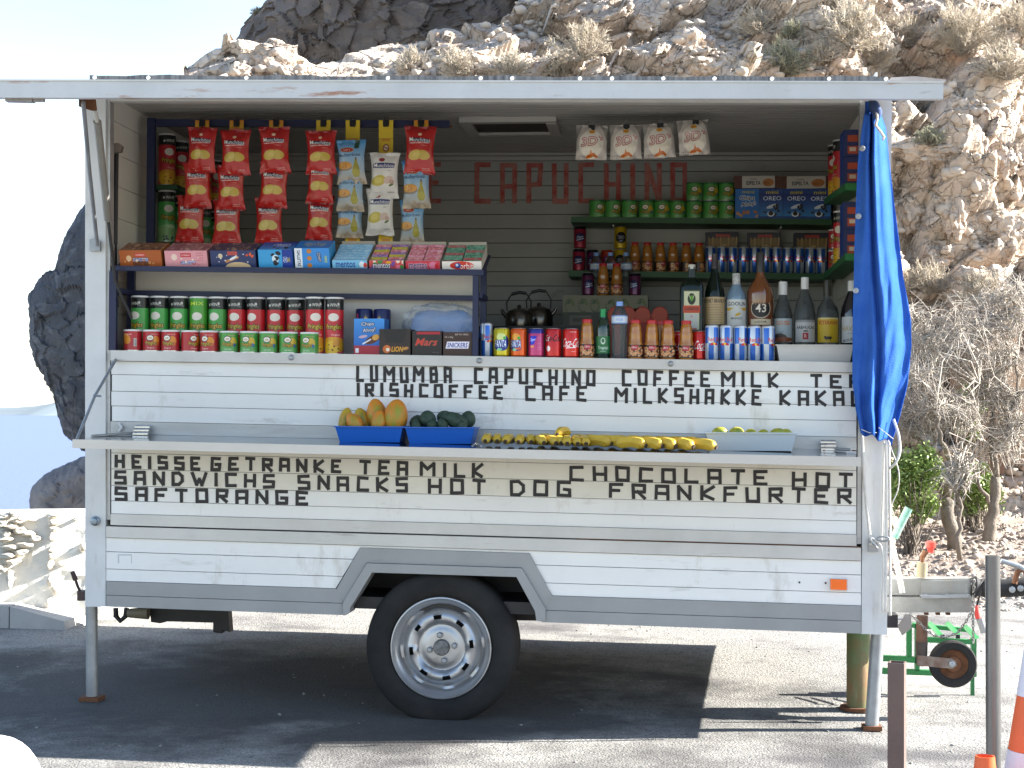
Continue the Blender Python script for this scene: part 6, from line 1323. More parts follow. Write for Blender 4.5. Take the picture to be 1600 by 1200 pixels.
kettle(811, 515, 22, 1.15, 'left steel kettle with black grip behind the soda cans'); kettle(842, 512, 22, 1.38, 'right steel kettle with black grip, behind the left kettle', -1)
p = P(825, 513, 1.2); MB().box((p[0] - .35, .95, p[2] - .6), (p[0] + .3, 1.6, p[2] - .002)).obj('stove', dark_s, None, loc=(p[0], 1.25, p[2] - .6), label='dark stove top under the two kettles inside the trailer', cat='stove')
# ---- side wall shelves, left and right
for row, (kk, zz, cl, lb) in enumerate((('r', lsz[0], 5, 'red'), ('g', lsz[1], 5, 'green'))):
    for i in range(cl):
        Y = .74 + i * .20
        o = copy_tree(PROTO['tall' + kk]); o.location = (XL + .062, Y, zz + .001); o.rotation_euler = (0, 0, .6); props(o, '%s tall %s tube counted from the front on the left side wall' % (ORD[i], lb), 'crisp tube', 'tall tubes on the left wall shelves')
def wall_tall(Y, zf, lb, key='tallr', dx=-.045, rz=-.5, g='goods on the right wall shelves'):
    o = copy_tree(PROTO[key]); o.location = (XR + dx, Y, zf + .001); o.rotation_euler = (0, 0, rz); return props(o, lb, 'crisp tube', g)
def rz_at(tier, Y): a, b = sr[tier]; return a + (b - a) * (Y - .35) / .95
wall_tall(1.16, rz_at(0, 1.16), 'back red tube at the inner end of the upper right wall shelf'); wall_tall(.93, rz_at(0, .93), 'front red tube on the upper right wall shelf', rz=-1.6)
wall_tall(.86, rz_at(1, .86), 'red tall tube on the lower right wall shelf', dx=-.05)
for i in range(2):
    o = copy_tree(PROTO['smallr']); o.location = (XR - .047, 1.12, rz_at(1, 1.12) + .001 + i * .098); o.rotation_euler = (0, 0, -.5); props(o, ['lower', 'upper'][i] + ' small red tube stacked on the lower right wall shelf', 'crisp tube', 'goods on the right wall shelves')
for tier, n_, g_ in ((0, 2, .125), (1, 2, .125)):
    for i in range(n_):
        o = carton('wafer_box', .08, .16, .118, BM('rack_o'), side('deep blue card', (.02, .06, .3))); o.location = (XR - .043, .56, rz_at(tier, .56) + .001 + i * .12); props(o, ['lower', 'upper'][i] + ' blue and orange box on the ' + ['upper', 'lower'][tier] + ' right wall shelf', 'box', 'goods on the right wall shelves')
# ---- fruit on the counter
bl_p = mat('blue plastic tray', (.012, .12, .55), .35)
cz_ = lambda Y: (lambda X: ctr(X, Y))
open_tray('fruit_tray', 521, 631, 664.5, 690, -.215, .17, bl_p, cz_(-.2), 'blue plastic tray full of orange papayas on the counter', .016)
open_tray('fruit_tray', 630.5, 743, 667.5, 694, -.215, .17, bl_p, cz_(-.2), 'blue plastic tray of dark green avocados on the counter', .016)
open_tray('fruit_tray', 1101, 1247, 674.5, 703, -.225, .17, mat('milky plastic tray', (.52, .60, .66), .35), cz_(-.2), 'long milky white tray of small mangoes at the right of the counter', .016)
pap = mat('papaya skin', (.66, .27, .02), .5, var=.3, vscale=12, col2=(.66, .15, .03), spots=[((.22, .32, .03), 7, .50, .66, (1, 1, .7)), ((.3, .08, .02), 60, .68, .72, (1, 1, 1))])
papg = mat('greenish papaya skin', (.42, .36, .03), .42, var=.3, vscale=9, col2=(.60, .26, .03), spots=[((.10, .22, .03), 9, .52, .66, (1, 1, .7))])
avo = mat('avocado skin', (.022, .045, .028), .58, var=.4, vscale=40, col2=(.04, .075, .05), bump=.25, bscale=120)
man = mat('mango skin', (.55, .40, .03), .4, var=.3, vscale=9, col2=(.22, .28, .04))
def fruit(name, px, py, rx, rz_, Y, m, label, cat, rot=0, group=None, pear=.0, ry=None):
    Y = fY(Y); V = []; F = []; nl, nn = 20, 14; k = S(Y); ry = ry or min(rx, .05 / k)
    for j in range(nn + 1):
        ph = PI * j / nn - PI / 2; s_ = 1 - pear * math.sin(ph) 
        for i in range(nl):
            t = 2 * PI * i / nl; V.append((math.cos(ph) * math.cos(t) * rx * k * s_ * (1 + .02 * math.sin(5 * t)), math.cos(ph) * math.sin(t) * (ry or rx) * k * s_, math.sin(ph) * rz_ * k))
    for j in range(nn):
        for i in range(nl): F.append((j * nl + i, j * nl + (i + 1) % nl, (j + 1) * nl + (i + 1) % nl, (j + 1) * nl + i))
    o = mk(name, V, F, m, None, smooth=True, local=True); o.location = P(px, py, Y); o.rotation_euler = (-.15, rot, 0)
    return props(o, label, cat, group)
fY = lambda Y: -.125 + (Y + .2) * .55
for q_ in ((618, 650, 19.5, 27, -.20, pap, 'largest orange papaya, at the right end of the blue tray', .12), (589, 648, 16.5, 26, -.14, pap, 'tall orange papaya standing behind in the middle of the blue tray', -.2), (540, 656, 11, 20, -.14, papg, 'olive yellow papaya at the left end of the blue tray', .15), (554, 660, 12, 17, -.24, pap, 'small orange papaya in front, second from the left', -.7), (566, 655, 12, 19, -.13, papg, 'papaya with a green side between the small one and the tall one', -.4), (592, 658, 12, 18, -.25, pap, 'orange papaya leaning in front of the tall one', .1)):
    fruit('papaya', q_[0], q_[1], q_[2], q_[3], q_[4], q_[5], q_[6], 'papaya', q_[7], 'papayas in the blue tray', .1)
for i, (px, py, rx, rz_, Y, rot, lb) in enumerate(((668, 654.5, 13.5, 13.5, -.2, 0, 'round avocado highest at the left of the tray'), (652, 660, 12, 12, -.13, .3, 'avocado at the left end of the tray'), (695, 653, 12.5, 12, -.12, .8, 'avocado at the back in the middle of the tray'), (711, 657, 12.5, 22, -.22, -1.15, 'long avocado lying slanted across the middle'), (731, 655, 12.5, 13.5, -.13, .2, 'large round avocado at the right end of the tray'), (676, 664, 9, 9, -.26, .5, 'small avocado showing its stem end in front'), (692, 664, 11, 8, -.27, 1.2, 'avocado lying in front below the long one'), (651, 667, 12, 8, -.26, 1.3, 'avocado lying low in the front left corner'), (722, 668, 12, 8, -.26, 1.5, 'avocado lying low in the front right corner'))):
    fruit('avocado', px, py, rx, rz_, Y, avo, lb + ' of avocados' if lb.endswith('tray') else lb, 'avocado', rot, 'avocados in the blue tray', .12)
for i, (px, rx, mm_) in enumerate(((1125, 12.5, 0), (1151, 11.5, 1), (1173, 10, 0), (1193, 9, 1), (1216, 13, 0), (1228, 10, 1))):
    fruit('mango', px, 675.5 + (0, 0, 3, 3.5, 2, 3)[i], rx, 8.5, -.2, man, ORD[i] + ' mango from the left in the milky tray', 'mango', 0, 'mangoes in the milky tray', 0)
ban = mat('banana skin', (.66, .44, .05), .45, var=.25, vscale=14, col2=(.55, .36, .04), spots=[((.10, .06, .02), 45, .66, .72, (1, 1, 1)), ((.30, .34, .05), 5, .60, .75, (1, 1, 1))])
tip = mat('banana tip', (.06, .04, .025), .8)
def banana(px, py, Y, yaw, L, r, label, bend=.35, lift=0):
    pts = []; rr_ = []; n = 12
    for i in range(n + 1):
        t = i / n; a = (t - .5) * bend * 2; R = L / (2 * bend); x, z = R * math.sin(a), R * (1 - math.cos(a))
        pts.append((x, 0, -z + R * (1 - math.cos(bend)))); rr_.append(r * min(1, .60 + 1.5 * min(t, 1 - t) ** .7) if 0 < i < n else r * .42)
    rot = Matrix.Rotation(yaw, 3, 'Z'); V = [rot @ Vector(q_) for q_ in pts]
    t = empty('banana', (0, 0, 0), label, 'banana', 'bananas laid out along the counter'); p = P(px, py, Y); X = p[0]
    t.location = (X, Y, ctr(X, Y) + r * .92 + lift)
    MB().tube([v - Vector((0, 0, .0)) for v in V], rr_, 6).obj('skin', ban, t, local=True, smooth=50)
    e = V[-1]; d_ = (V[-1] - V[-2]).normalized(); MB().tube([e, e + d_ * .006], [r * .43, r * .34], 7).obj('tip', tip, t, local=True)
    return t
bx = [(762, 688, 1.62, -.22), (777.5, 688, 1.5, -.21), (795, 688, 1.7, -.22), (813.5, 688, 1.6, -.22), (829, 688.5, 1.45, -.21), (843, 690, 1.2, -.25), (858, 690.5, 1.05, -.25), (872, 690.5, 1.3, -.24), (886, 692, 1.5, -.26), (900, 692, 1.4, -.26), (913, 692.5, 1.4, -.26), (934, 692, .45, -.27), (959, 693, .5, -.28), (986, 698, .4, -.34), (1014, 699, .55, -.345), (1037, 699, .75, -.345), (1063, 700, .65, -.355), (1095, 700, .4, -.355)]
for i, (px, py, yw, Y) in enumerate(bx):
    banana(px, py, Y, -yw, .125, .0205 if i < 11 else .0235, ORD[i] + ' banana from the left in the front line on the counter', .4)
for i, px in enumerate((852, 872, 905, 922, 945, 968, 990, 1012, 1035, 1056, 1078)):
    banana(px, 690, -.13, -(1.1 if i < 4 else .8), .13, .020, ORD[i] + ' banana from the left in the back line on the counter', .4)
banana(880, 680, -.2, -1.9, .12, .018, 'greenish banana lying on top of the others', .5, .034)
MB().tube([P(738, 697, -.36), P(744, 693, -.33), P(752, 697, -.36)], .004, 8).obj('metal_clip', steel_e, None, loc=P(742, 694, -.32), label='tiny metal clip lying between the avocado tray and the bananas', cat='clip')
# ================================================================== PLANTS
dry_m = mat('dry straw twigs', (.58, .51, .40), .9, var=.3, vscale=3, col2=(.38, .32, .25))
dryg_m = mat('grey green dry twigs', (.36, .35, .24), .9, var=.3, vscale=4)
bark_m = mat('grey brown bark', (.22, .185, .15), .9, var=.35, vscale=9, bump=.4, bscale=60)
twig_m = mat('bleached twigs', (.60, .55, .48), .85, var=.3, vscale=2, col2=(.30, .26, .22))
leaf_m = mat('green leaves', (.16, .25, .05), .5, var=.4, vscale=14, col2=(.30, .38, .12))
def strands(n, fn, seed):
    """fn(rg) -> list of points and a radius; thin three-sided strands in one mesh"""
    rg = random.Random(seed); VV = []; FF = []; o = 0
    for i in range(n):
        r = fn(rg)
        if r is None: continue
        pts, rad = r; k = len(pts); A = np.array([0, .87, -.87]); B = np.array([1, -.5, -.5])
        t = np.array(pts[-1]) - np.array(pts[0]); t = t / (np.linalg.norm(t) + 1e-9); u = np.cross(t, [.3, .5, .8]); u /= np.linalg.norm(u) + 1e-9; w = np.cross(t, u)
        for q, p in enumerate(pts):
            rr_ = rad * (1 - .7 * q / (k - 1))
            for a, b in zip(A, B): VV.append(np.array(p) + (u * a + w * b) * rr_)
        for q in range(k - 1):
            for j in range(3): FF.append((o + q * 3 + j, o + q * 3 + (j + 1) % 3, o + q * 3 + 3 + (j + 1) % 3, o + q * 3 + 3 + j))
        o += 3 * k
    return np.array(VV), np.array(FF)
def shrub(px, py, rpx, label, seed, m=dry_m, n=900, hgt=1.0, at=None, flat=.75):
    c = np.array(at) if at is not None else hill_at(px, py + rpx * .55); k = rpx * (DIST + c[1]) / FPX
    c = c + [0, -.02, -.03]; k *= 1.3; n = int(n * 1.7)
    t = empty('dry_shrub', c, label, 'shrub', 'dry shrubs on the hillside')
    stems = []
    def main(rg):
        a = rg.uniform(0, 6.28); el = rg.uniform(.15, 1.5); d = np.array([math.cos(a) * math.cos(el), math.sin(a) * math.cos(el), math.sin(el) * hgt]); L = k * rg.uniform(.6, 1.0)
        b = np.array([rg.gauss(0, .2), rg.gauss(0, .2), rg.uniform(0, .2)]) * k * .3
        m_ = b + d * L * .5 + np.array([rg.gauss(0, 1), rg.gauss(0, 1), rg.gauss(0, 1)]) * k * .09; e = b + d * L; stems.append((b, m_, e)); return [b, m_, e], .0045
    V, F = strands(90, main, seed); mk('branches', V, F, bark_m if m is not dry_m else twig_m, t, local=True)
    def sub(rg):
        b, m_, e = rg.choice(stems); q = rg.uniform(.25, 1.0); s = (b + (m_ - b) * q * 2) if q < .5 else (m_ + (e - m_) * (q - .5) * 2)
        d = (e - b); d /= np.linalg.norm(d); d = d + np.array([rg.gauss(0, .75), rg.gauss(0, .75), rg.gauss(.15, .6)]); d /= np.linalg.norm(d); L = k * rg.uniform(.08, .26)
        return [s, s + d * L * .5 + np.array([0, 0, rg.gauss(0, .02)]) * k, s + d * L], .0032
    V, F = strands(n, sub, seed + 50); mk('twigs', V, F, m, t, local=True); return t
SH = [(905, 60, 46, 'large straw coloured shrub high on the slope above the red painted word', 'd', 1500), (640, 82, 30, 'dry bush on the sunlit ridge above the blue crisp bags', 'd', 700), (720, 95, 34, 'bleached low shrub on the ridge above the ceiling hatch', 'd', 900), (800, 90, 34, 'bleached shrub touching the roof strip right of the hatch', 'd', 900), (865, 96, 32, 'round straw shrub at the right end of the ridge bushes', 'd', 900),
      (1232, 92, 42, 'grey green shrub right behind the roof edge above the wall shelves', 'g', 1500), (1180, 25, 34, 'pale shrub at the top of the frame above the grey green one', 'd', 900), (1240, 38, 22, 'small dark twig tuft above the grey green shrub', 'g', 700), (1330, 30, 60, 'big straw coloured shrub at the top right of the roof', 'd', 2000), (1290, 75, 30, 'low straw shrub leaning right beside the grey green one', 'd', 800), (1375, 80, 36, 'straw shrub between the big one and the roof corner', 'd', 1000),
      (1420, 40, 40, 'straw shrub left of the largest top right shrub', 'd', 1000), (1500, 55, 60, 'very large dry shrub filling the top right corner slope', 'd', 2200), (1575, 100, 46, 'dry shrub cut by the right edge of the frame near the top', 'd', 1400), (1590, 20, 40, 'dry shrub in the very top right corner of the frame', 'd', 1000), (1450, 215, 24, 'small grey green tuft on the rock right of the cloth top', 'g', 700),
      (1410, 440, 34, 'pale dry brush at the foot of the cliff right of the cloth', 'd', 1000), (1460, 440, 40, 'dry brush in the middle of the cliff foot', 'd', 1200), (1530, 455, 44, 'dry brush at the cliff foot near the right edge', 'd', 1400), (1590, 450, 40, 'dry brush at the cliff foot cut by the right edge', 'd', 1000), (402, 8, 10, 'tiny dark twiggy bush on the skyline at the top left', 'g', 220)]
for i, (px, py, r, lb, k_, n) in enumerate(SH):
    if px == 402: shrub(px, py, r, lb, 90 + i, dryg_m, n, at=P(402, 20, 12.4)); continue
    shrub(px, py, r, lb, 90 + i, dry_m if k_ == 'd' else dryg_m, n)
def bare_tree(name, base_px, limbs, crown, ntw, seed, label, Y, cat='tree', green_=0):
    """limbs: lists of photo points with depth offsets; crown: ellipsoids (px, py, rx, ry, dY)"""
    b = P(base_px[0], base_px[1], Y); b[2] = min(b[2], soil_z(b[0], Y)); t = empty(name, b, label, cat, 'bare trees beside the trailer')
    rg = random.Random(seed); L3 = []
    mb = MB()
    for k, (pts, r0, r1) in enumerate(limbs):
        W = [P(x, y, Y + dy) for x, y, dy in pts]; fine = []
        for a, c in zip(W[:-1], W[1:]):
            for q in range(4): fine.append(a + (c - a) * q / 4 + np.array([rg.gauss(0, .012), rg.gauss(0, .012), 0]) * (1 if q else 0))
        fine.append(W[-1]); L3.append(fine); rr_ = [r0 + (r1 - r0) * (q / (len(fine) - 1)) * 1.0 for q in range(len(fine))]
        if k == 0:
            fine[0][2] = b[2] - .05; MB().tube(fine, rr_, 9).obj('trunk', bark_m, t, smooth=True)
        else: MB().tube(fine, rr_, 7).obj('limb', bark_m, t, smooth=True)
    ends = [f[-1] for f in L3[1:]] + [f[len(f) // 2] for f in L3[1:]]
    C = [(P(x, y, Y + dy), rx * S(Y), ry * S(Y)) for x, y, rx, ry, dy in crown]
    mains = []
    def br(rg):
        c, rx, ry = rg.choice(C); s = min(ends, key=lambda e: np.linalg.norm(e - c) + rg.uniform(0, .5)); u = np.array([rg.gauss(0, 1), rg.gauss(0, 1), rg.gauss(0, 1)]); u /= np.linalg.norm(u)
        e = c + u * [rx, rx * .8, ry] * rg.uniform(.4, 1); m1 = s + (e - s) * .35 + np.array([rg.gauss(0, .05), rg.gauss(0, .05), rg.gauss(.03, .05)]); m2 = s + (e - s) * .7 + np.array([rg.gauss(0, .05), rg.gauss(0, .05), rg.gauss(.02, .05)])
        mains.append([s, m1, m2, e]); return [s, m1, m2, e], .0075
    V, F = strands(80, br, seed + 1); mk('branches', V, F, twig_m, t)
    def tw(rg):
        m_ = rg.choice(mains); i = rg.choice((1, 2, 2)); s = m_[i] + (m_[min(i + 1, 3)] - m_[i]) * rg.random(); d = np.array([rg.gauss(0, 1), rg.gauss(0, 1), rg.gauss(.1, .9)]); d /= np.linalg.norm(d); L = rg.uniform(.05, .20); b2 = np.array([rg.gauss(0, 1), rg.gauss(0, 1), rg.gauss(0, 1)]) * .02
        return [s, s + d * L * .5 + b2, s + d * L + b2 * 1.5 + np.array([0, 0, -.02])], .0036
    V, F = strands(ntw, tw, seed + 2); mk('twigs', V, F, twig_m, t); return t
YT = 5.4
bare_tree('bare_tree', (1492, 852), [([(1492, 852, 0), (1480, 800, 0), (1478, 775, 0)], .055, .042), ([(1478, 775, 0), (1466, 745, .05), (1460, 715, .1), (1440, 690, .1), (1415, 672, 0)], .032, .012), ([(1480, 775, 0), (1486, 748, -.1), (1482, 715, -.1), (1470, 690, -.2), (1462, 640, -.2)], .030, .010), ([(1484, 730, -.1), (1500, 700, 0), (1520, 660, .1), (1530, 600, .1)], .018, .008), ([(1462, 690, 0), (1440, 640, .1), (1445, 580, .1)], .016, .008)],
          [(1430, 520, 40, 50, 0), (1440, 600, 48, 50, -.1), (1470, 560, 55, 50, .2), (1500, 500, 60, 45, 0), (1430, 660, 45, 28, 0), (1500, 640, 50, 40, 0)], 2600, 300, 'bare forked grey tree nearest the trailer with a dense crown of twigs', YT)
bare_tree('bare_tree', (1545, 850), [([(1545, 850, 0), (1553, 800, 0), (1556, 745, 0)], .05, .038), ([(1556, 745, 0), (1560, 700, 0), (1578, 680, .1), (1610, 668, .2)], .028, .012), ([(1556, 745, 0), (1548, 690, 0), (1555, 620, .1), (1575, 545, .1), (1560, 500, .1)], .024, .008), ([(1550, 790, 0), (1530, 760, -.1), (1515, 720, -.1)], .018, .008), ([(1565, 690, 0), (1590, 620, 0), (1590, 560, 0)], .016, .007)],
          [(1570, 470, 55, 50, 0), (1560, 560, 55, 55, .1), (1590, 640, 45, 60, 0), (1520, 620, 45, 50, 0), (1540, 520, 55, 50, -.1), (1570, 700, 40, 40, -.1)], 2600, 320, 'bare grey tree with a straight trunk near the right edge of the frame', YT + .25)
bare_tree('dead_sapling', (1500, 852), [([(1500, 852, -.5), (1500, 800, -.5), (1498, 770, -.5)], .018, .012), ([(1500, 800, -.5), (1508, 770, -.5), (1512, 745, -.5)], .007, .003), ([(1500, 812, -.5), (1492, 790, -.5), (1488, 765, -.5)], .006, .003), ([(1498, 770, -.5), (1502, 730, -.5), (1496, 710, -.5)], .008, .003)],
          [(1500, 740, 16, 30, -.5)], 90, 340, 'bleached white sapling standing between the two bare trees', YT, 'sapling')
def leafy(px, py, rx, ry, Y, n, label, seed):
    c = P(px, py, Y); kx, kz = rx * S(Y), ry * S(Y); b = np.array([c[0], Y, soil_z(c[0], Y)]); t = empty('green_bush', b, label, 'bush')
    rg = random.Random(seed); V = []; F = []
    cl = [(np.array([rg.gauss(0, .5), rg.gauss(0, .4), rg.gauss(0, .5)]), rg.uniform(.2, .4)) for _ in range(26)]
    for i in range(n):
        q, r = rg.choice(cl); p = q + np.array([rg.gauss(0, 1), rg.gauss(0, 1), rg.gauss(0, 1)]) * r * .6
        if np.linalg.norm(p) > 1.25: continue
        p = c + p * [kx, kx * .7, kz]; s = rg.uniform(.012, .022); u = np.array([rg.gauss(0, 1), rg.gauss(0, 1), rg.gauss(0, .6)]); u /= np.linalg.norm(u); w = np.cross(u, [rg.gauss(0, 1), rg.gauss(0, 1), rg.gauss(0, 1)]); w /= np.linalg.norm(w) + 1e-9
        o = len(V); V += [p - u * s, p + w * s * .45, p + u * s, p - w * s * .45]; F.append((o, o + 1, o + 2, o + 3))
    mk('foliage', V, F, leaf_m, t)
    def st(rg):
        e = c + np.array([rg.gauss(0, .5), rg.gauss(0, .5), rg.gauss(0, .4)]) * [kx, kx, kz]; s = b + np.array([rg.gauss(0, .04), rg.gauss(0, .04), -.03]); return [s, s + (e - s) * .5 + np.array([rg.gauss(0, .03), 0, 0]), e], .006
    V, F = strands(40, st, seed + 1); mk('stems', V, F, bark_m, t)
leafy(1425, 750, 44, 55, YT - .2, 7500, 'green leafy bush under the bare trees right beside the trailer', 61)
leafy(1525, 770, 38, 40, YT + .6, 3500, 'lighter green bush behind the white sapling', 62)
leafy(1518, 640, 30, 40, YT + .8, 1500, 'small green leaves showing in the middle of the bare crown', 63)
# ================================================================== CLOTH, ROPES, TOW BAR, FOREGROUND
cloth_m = mat('blue cotton cloth', (.028, .105, .42), .9, var=.15, vscale=8, bump=.3, bscale=220, col2=(.045, .135, .46), spec=.05)
CT = empty('blue_cloth', P(1368, 690, -.1), 'long blue cloth tied to the top of the right post and hanging in folds', 'cloth')
lft = [(158, 1352), (172, 1352), (200, 1347), (250, 1341), (330, 1337), (430, 1334), (520, 1332), (600, 1332), (640, 1336), (676, 1345)]
rgt = [(158, 1372), (172, 1374), (200, 1384), (250, 1389), (330, 1399), (430, 1411), (500, 1423), (540, 1425), (600, 1418), (650, 1407), (692, 1394)]
bot_ = lambda u: 677 + 16 * u + (3 * math.sin(u * 14) if u > .05 else 0)
nu, nv = 90, 150; V = []; UVc = []
for j in range(nv + 1):
    v = j / nv
    for i in range(nu + 1):
        u = i / nu; y = 158 + (bot_(u) - 158) * v
        xl = np.interp(y, [a for a, b in lft], [b for a, b in lft]); xr = np.interp(y, [a for a, b in rgt], [b for a, b in rgt])
        lo = min(1, v * 2.2)
        fold = (.026 * math.sin(u * 7.5 + .8 * v + .4) + .010 * math.sin(u * 21 + 3.5 * v + 2 * mn.noise(Vector((u * 2, v * 3, 9))))) * min(1, .25 + 1.4 * v) + .030 * mn.noise(Vector((u * 2.2 + v * 1.8, v * 3.0, 0))) * lo
        fold += (.018 * mn.noise(Vector((u * 5 + v * 7, v * 5 - u * 3, 4))) + .007 * mn.noise(Vector((u * 13 + v * 14, v * 9, 7)))) * min(1, max(0, (v - .35) * 3)) * (.4 + u)
        deep = -.050 * math.exp(-((u - .40 - .06 * v) / .06) ** 2)
        yy = -.13 + fold - deep + .09 * u * u; p = P(xl + (xr - xl) * u, y, yy if v >= .035 else -.07)
        if v < .035: yy = -.07 + fold * .4
        V.append((p[0] + .006 * mn.noise(Vector((v * 6, u * 2, 1))) * v, yy, p[2]))
F = np.array([(j * (nu + 1) + i, (j + 1) * (nu + 1) + i, (j + 1) * (nu + 1) + i + 1, j * (nu + 1) + i + 1) for j in range(nv) for i in range(nu)])
co = mk('cloth_sheet', V, F, cloth_m, CT, smooth=True)
sm = co.modifiers.new('thickness', 'SOLIDIFY'); sm.thickness = .0025; sm.offset = 0
knot = mat('knotted cloth', (.06, .10, .24), .85, var=.3, vscale=20)
rope_m = mat('white cord', (.72, .70, .66), .8, var=.12, vscale=40, bump=.3, bscale=200)
MB().tube([P(1362, 157, -.05), P(1366, 166, -.1), P(1371, 176, -.12), P(1369, 186, -.12)], [.012, .022, .020, .012], 10).obj('tied_end', knot, CT, smooth=True)
MB().tube([P(1369, 174, -.13), P(1371, 184, -.135), P(1368, 196, -.13), P(1376, 206, -.13), P(1381, 214, -.13), P(1379, 219, -.13)], .0055, 7).obj('cord', rope_m, CT, smooth=True)
for x, y in ((1347, 232), (1341, 338), (1337, 454)):
    MB().lathe([(.0, .001), (.011, .001), (.012, .003), (.009, .005), (.004, .005), (.0, .003)], P(x, y, -.135), 14, axis='y').obj('eyelet', galv, CT, smooth=40)
MB().tube([P(1346, 671, -.13), P(1358, 676, -.135), P(1370, 676, -.13)], .0016, 5).tube([P(1373, 668, -.13), P(1385, 677, -.13), P(1396, 686, -.12)], .0018, 5).obj('hem_thread', rope_m, CT)
def rope(pts, r, label, group='white cords tied along the right post', sub=6):
    W = [P(*p) for p in pts]; f = []
    for i in range(len(W) - 1):
        p0, p1, p2, p3 = W[max(i - 1, 0)], W[i], W[i + 1], W[min(i + 2, len(W) - 1)]
        for q in range(sub):
            t = q / sub; f.append(.5 * ((2 * p1) + (-p0 + p2) * t + (2 * p0 - 5 * p1 + 4 * p2 - p3) * t * t + (-p0 + 3 * p1 - 3 * p2 + p3) * t ** 3))
    f.append(W[-1]); zz = min(f, key=lambda a: a[2])
    return MB().tube(f, r, 7).obj('cord', rope_m, None, smooth=True, loc=zz, label=label, cat='cord', group=group)
rope([(1347, 680, -.03), (1349, 730, -.03), (1353, 780, -.03), (1359, 836, -.03)], .0065, 'thick white cord running slanted down from the cloth to the cleat')
rope([(1381, 690, -.02), (1380, 760, -.02), (1377, 850, -.02)], .0032, 'thin white cord nearest the post on its right side')
rope([(1383, 692, -.03), (1384.5, 780, -.03), (1384, 880, -.03), (1383, 955, -.02)], .0042, 'straight white cord second from the post')
rope([(1389, 690, -.03), (1390, 780, -.03), (1391, 880, -.03), (1391, 962, -.02)], .0055, 'straight thick white cord farthest right beside the post')
rope([(1396, 655, -.06), (1404, 680, -.07), (1406, 705, -.07), (1400, 722, -.07), (1390, 732, -.05)], .0055, 'curved loop of white cord hanging from the cloth bottom')
rope([(1388, 688, -.05), (1392, 700, -.06), (1404, 735, -.06), (1403, 765, -.05), (1393, 790, -.04), (1397, 805, -.04)], .0024, 'thin dangling string right of the straight cords')
rope([(1357, 838, -.045), (1369, 845, -.05), (1378, 858, -.04), (1380, 900, -.03), (1378, 950, -.02), (1386, 955, -.02)], .0038, 'loose white cord end hanging down from the cleat')
CL = empty('cord_cleat', P(1362, 858, -.02), 'metal cleat with a coil of white cord low on the right post', 'cleat')
MB().box(P(1357, 862, -.02) , P(1371, 842, -.005)).obj('plate', galv, CL)
MB().tube([P(1356, 838, -.04), P(1370, 846, -.045), P(1358, 850, -.05), P(1371, 856, -.045), P(1360, 842, -.05)], .006, 7).obj('coil', rope_m, CL, smooth=True)
b = MB(); b.tube([P(1380 + 9.5 * math.cos(a * .524), 842 + 3.6 * math.sin(a * .524), -.05) for a in range(13)], .0038, 7).obj('ring', galv, CL, smooth=True)
# lever with green grip
LV = empty('brake_lever', P(1410, 928, .15), 'pale brake lever with a worn green grip beside the right post', 'lever')
MB().tube([P(1410, 926, .15), P(1403, 890, .15), P(1394, 850, .15), P(1398, 838, .15)], .011, 9).obj('rod', mat('cream steel', (.56, .54, .46), .5, var=.2), LV, smooth=40)
MB().tube([P(1397, 840, .15), P(1420, 794, .15)], .0165, 12).obj('grip', mat('green grip', (.13, .34, .26), .6, var=.4, vscale=30, col2=(.35, .48, .40)), LV, smooth=40)
# tow bar
steel_w = mat('scuffed zinc', (.33, .33, .31), .5, .3, var=.3, vscale=7, spots=[((.28, .25, .21), 9, .55, .75, (1, 1, 1))], bump=.1)
TB = empty('tow_bar', P(1400, 960, .6), 'zinc coated tow bar with coupling reaching right from the trailer', 'tow bar')
YTB = .45
slab('upper_beam', [(1384, 930), (1384, 905), (1515, 904), (1515, 931)], YTB, YTB + .09, steel_w, TB)
slab('lower_beam', [(1384, 957), (1384, 933), (1521, 934), (1519, 957)], YTB - .03, YTB + .10, steel_w, TB)
slab('clamp_plate', [(1438, 930), (1516, 930), (1519, 934), (1441, 935)], YTB - .05, YTB + .02, galv, TB)
slab('cover_plate', [(1440, 928), (1440, 908), (1512, 906), (1512, 928)], YTB - .014, YTB - .001, steel_w, TB)
for x in (1447, 1480, 1508): MB().lathe([(.012, 0), (.012, .006), (.0, .008)], P(x, 931.5, YTB - .02), 6, axis='z' if False else 'y').obj('bolt', galv, TB)
for x in (1448, 1466, 1482): MB().box(P(x - 3, 961, YTB), P(x + 3, 957.5, YTB) + [0, .03, 0]).obj('bolt', rust, TB)
MB().tube([P(1516, 917, YTB + .04), P(1524, 917, YTB + .04), P(1530, 918, YTB + .04), P(1546, 919, YTB + .04), P(1550, 919, YTB + .04), P(1575, 919, YTB + .04), P(1610, 916, YTB + .04)], [.038, .047, .036, .046, .036, .040, .038], 16).obj('rubber_boot', black, TB, smooth=40)
MB().tube([P(1585, 912, YTB), P(1590, 893, YTB), P(1600, 890, YTB), P(1604, 900, YTB)], .012, 8).tube([P(1564, 876, YTB), P(1592, 885, YTB), P(1600, 890, YTB)], [.010, .013, .014], 9, 1).obj('coupling_handle', [rust, galv], TB, smooth=40)
for x, y in ((1581, 921), (1594, 919)): MB().lathe([(.013, 0), (.014, .01), (.0, .013)], P(x, y, YTB - .005), 8, axis='y').obj('bolt', galv, TB)
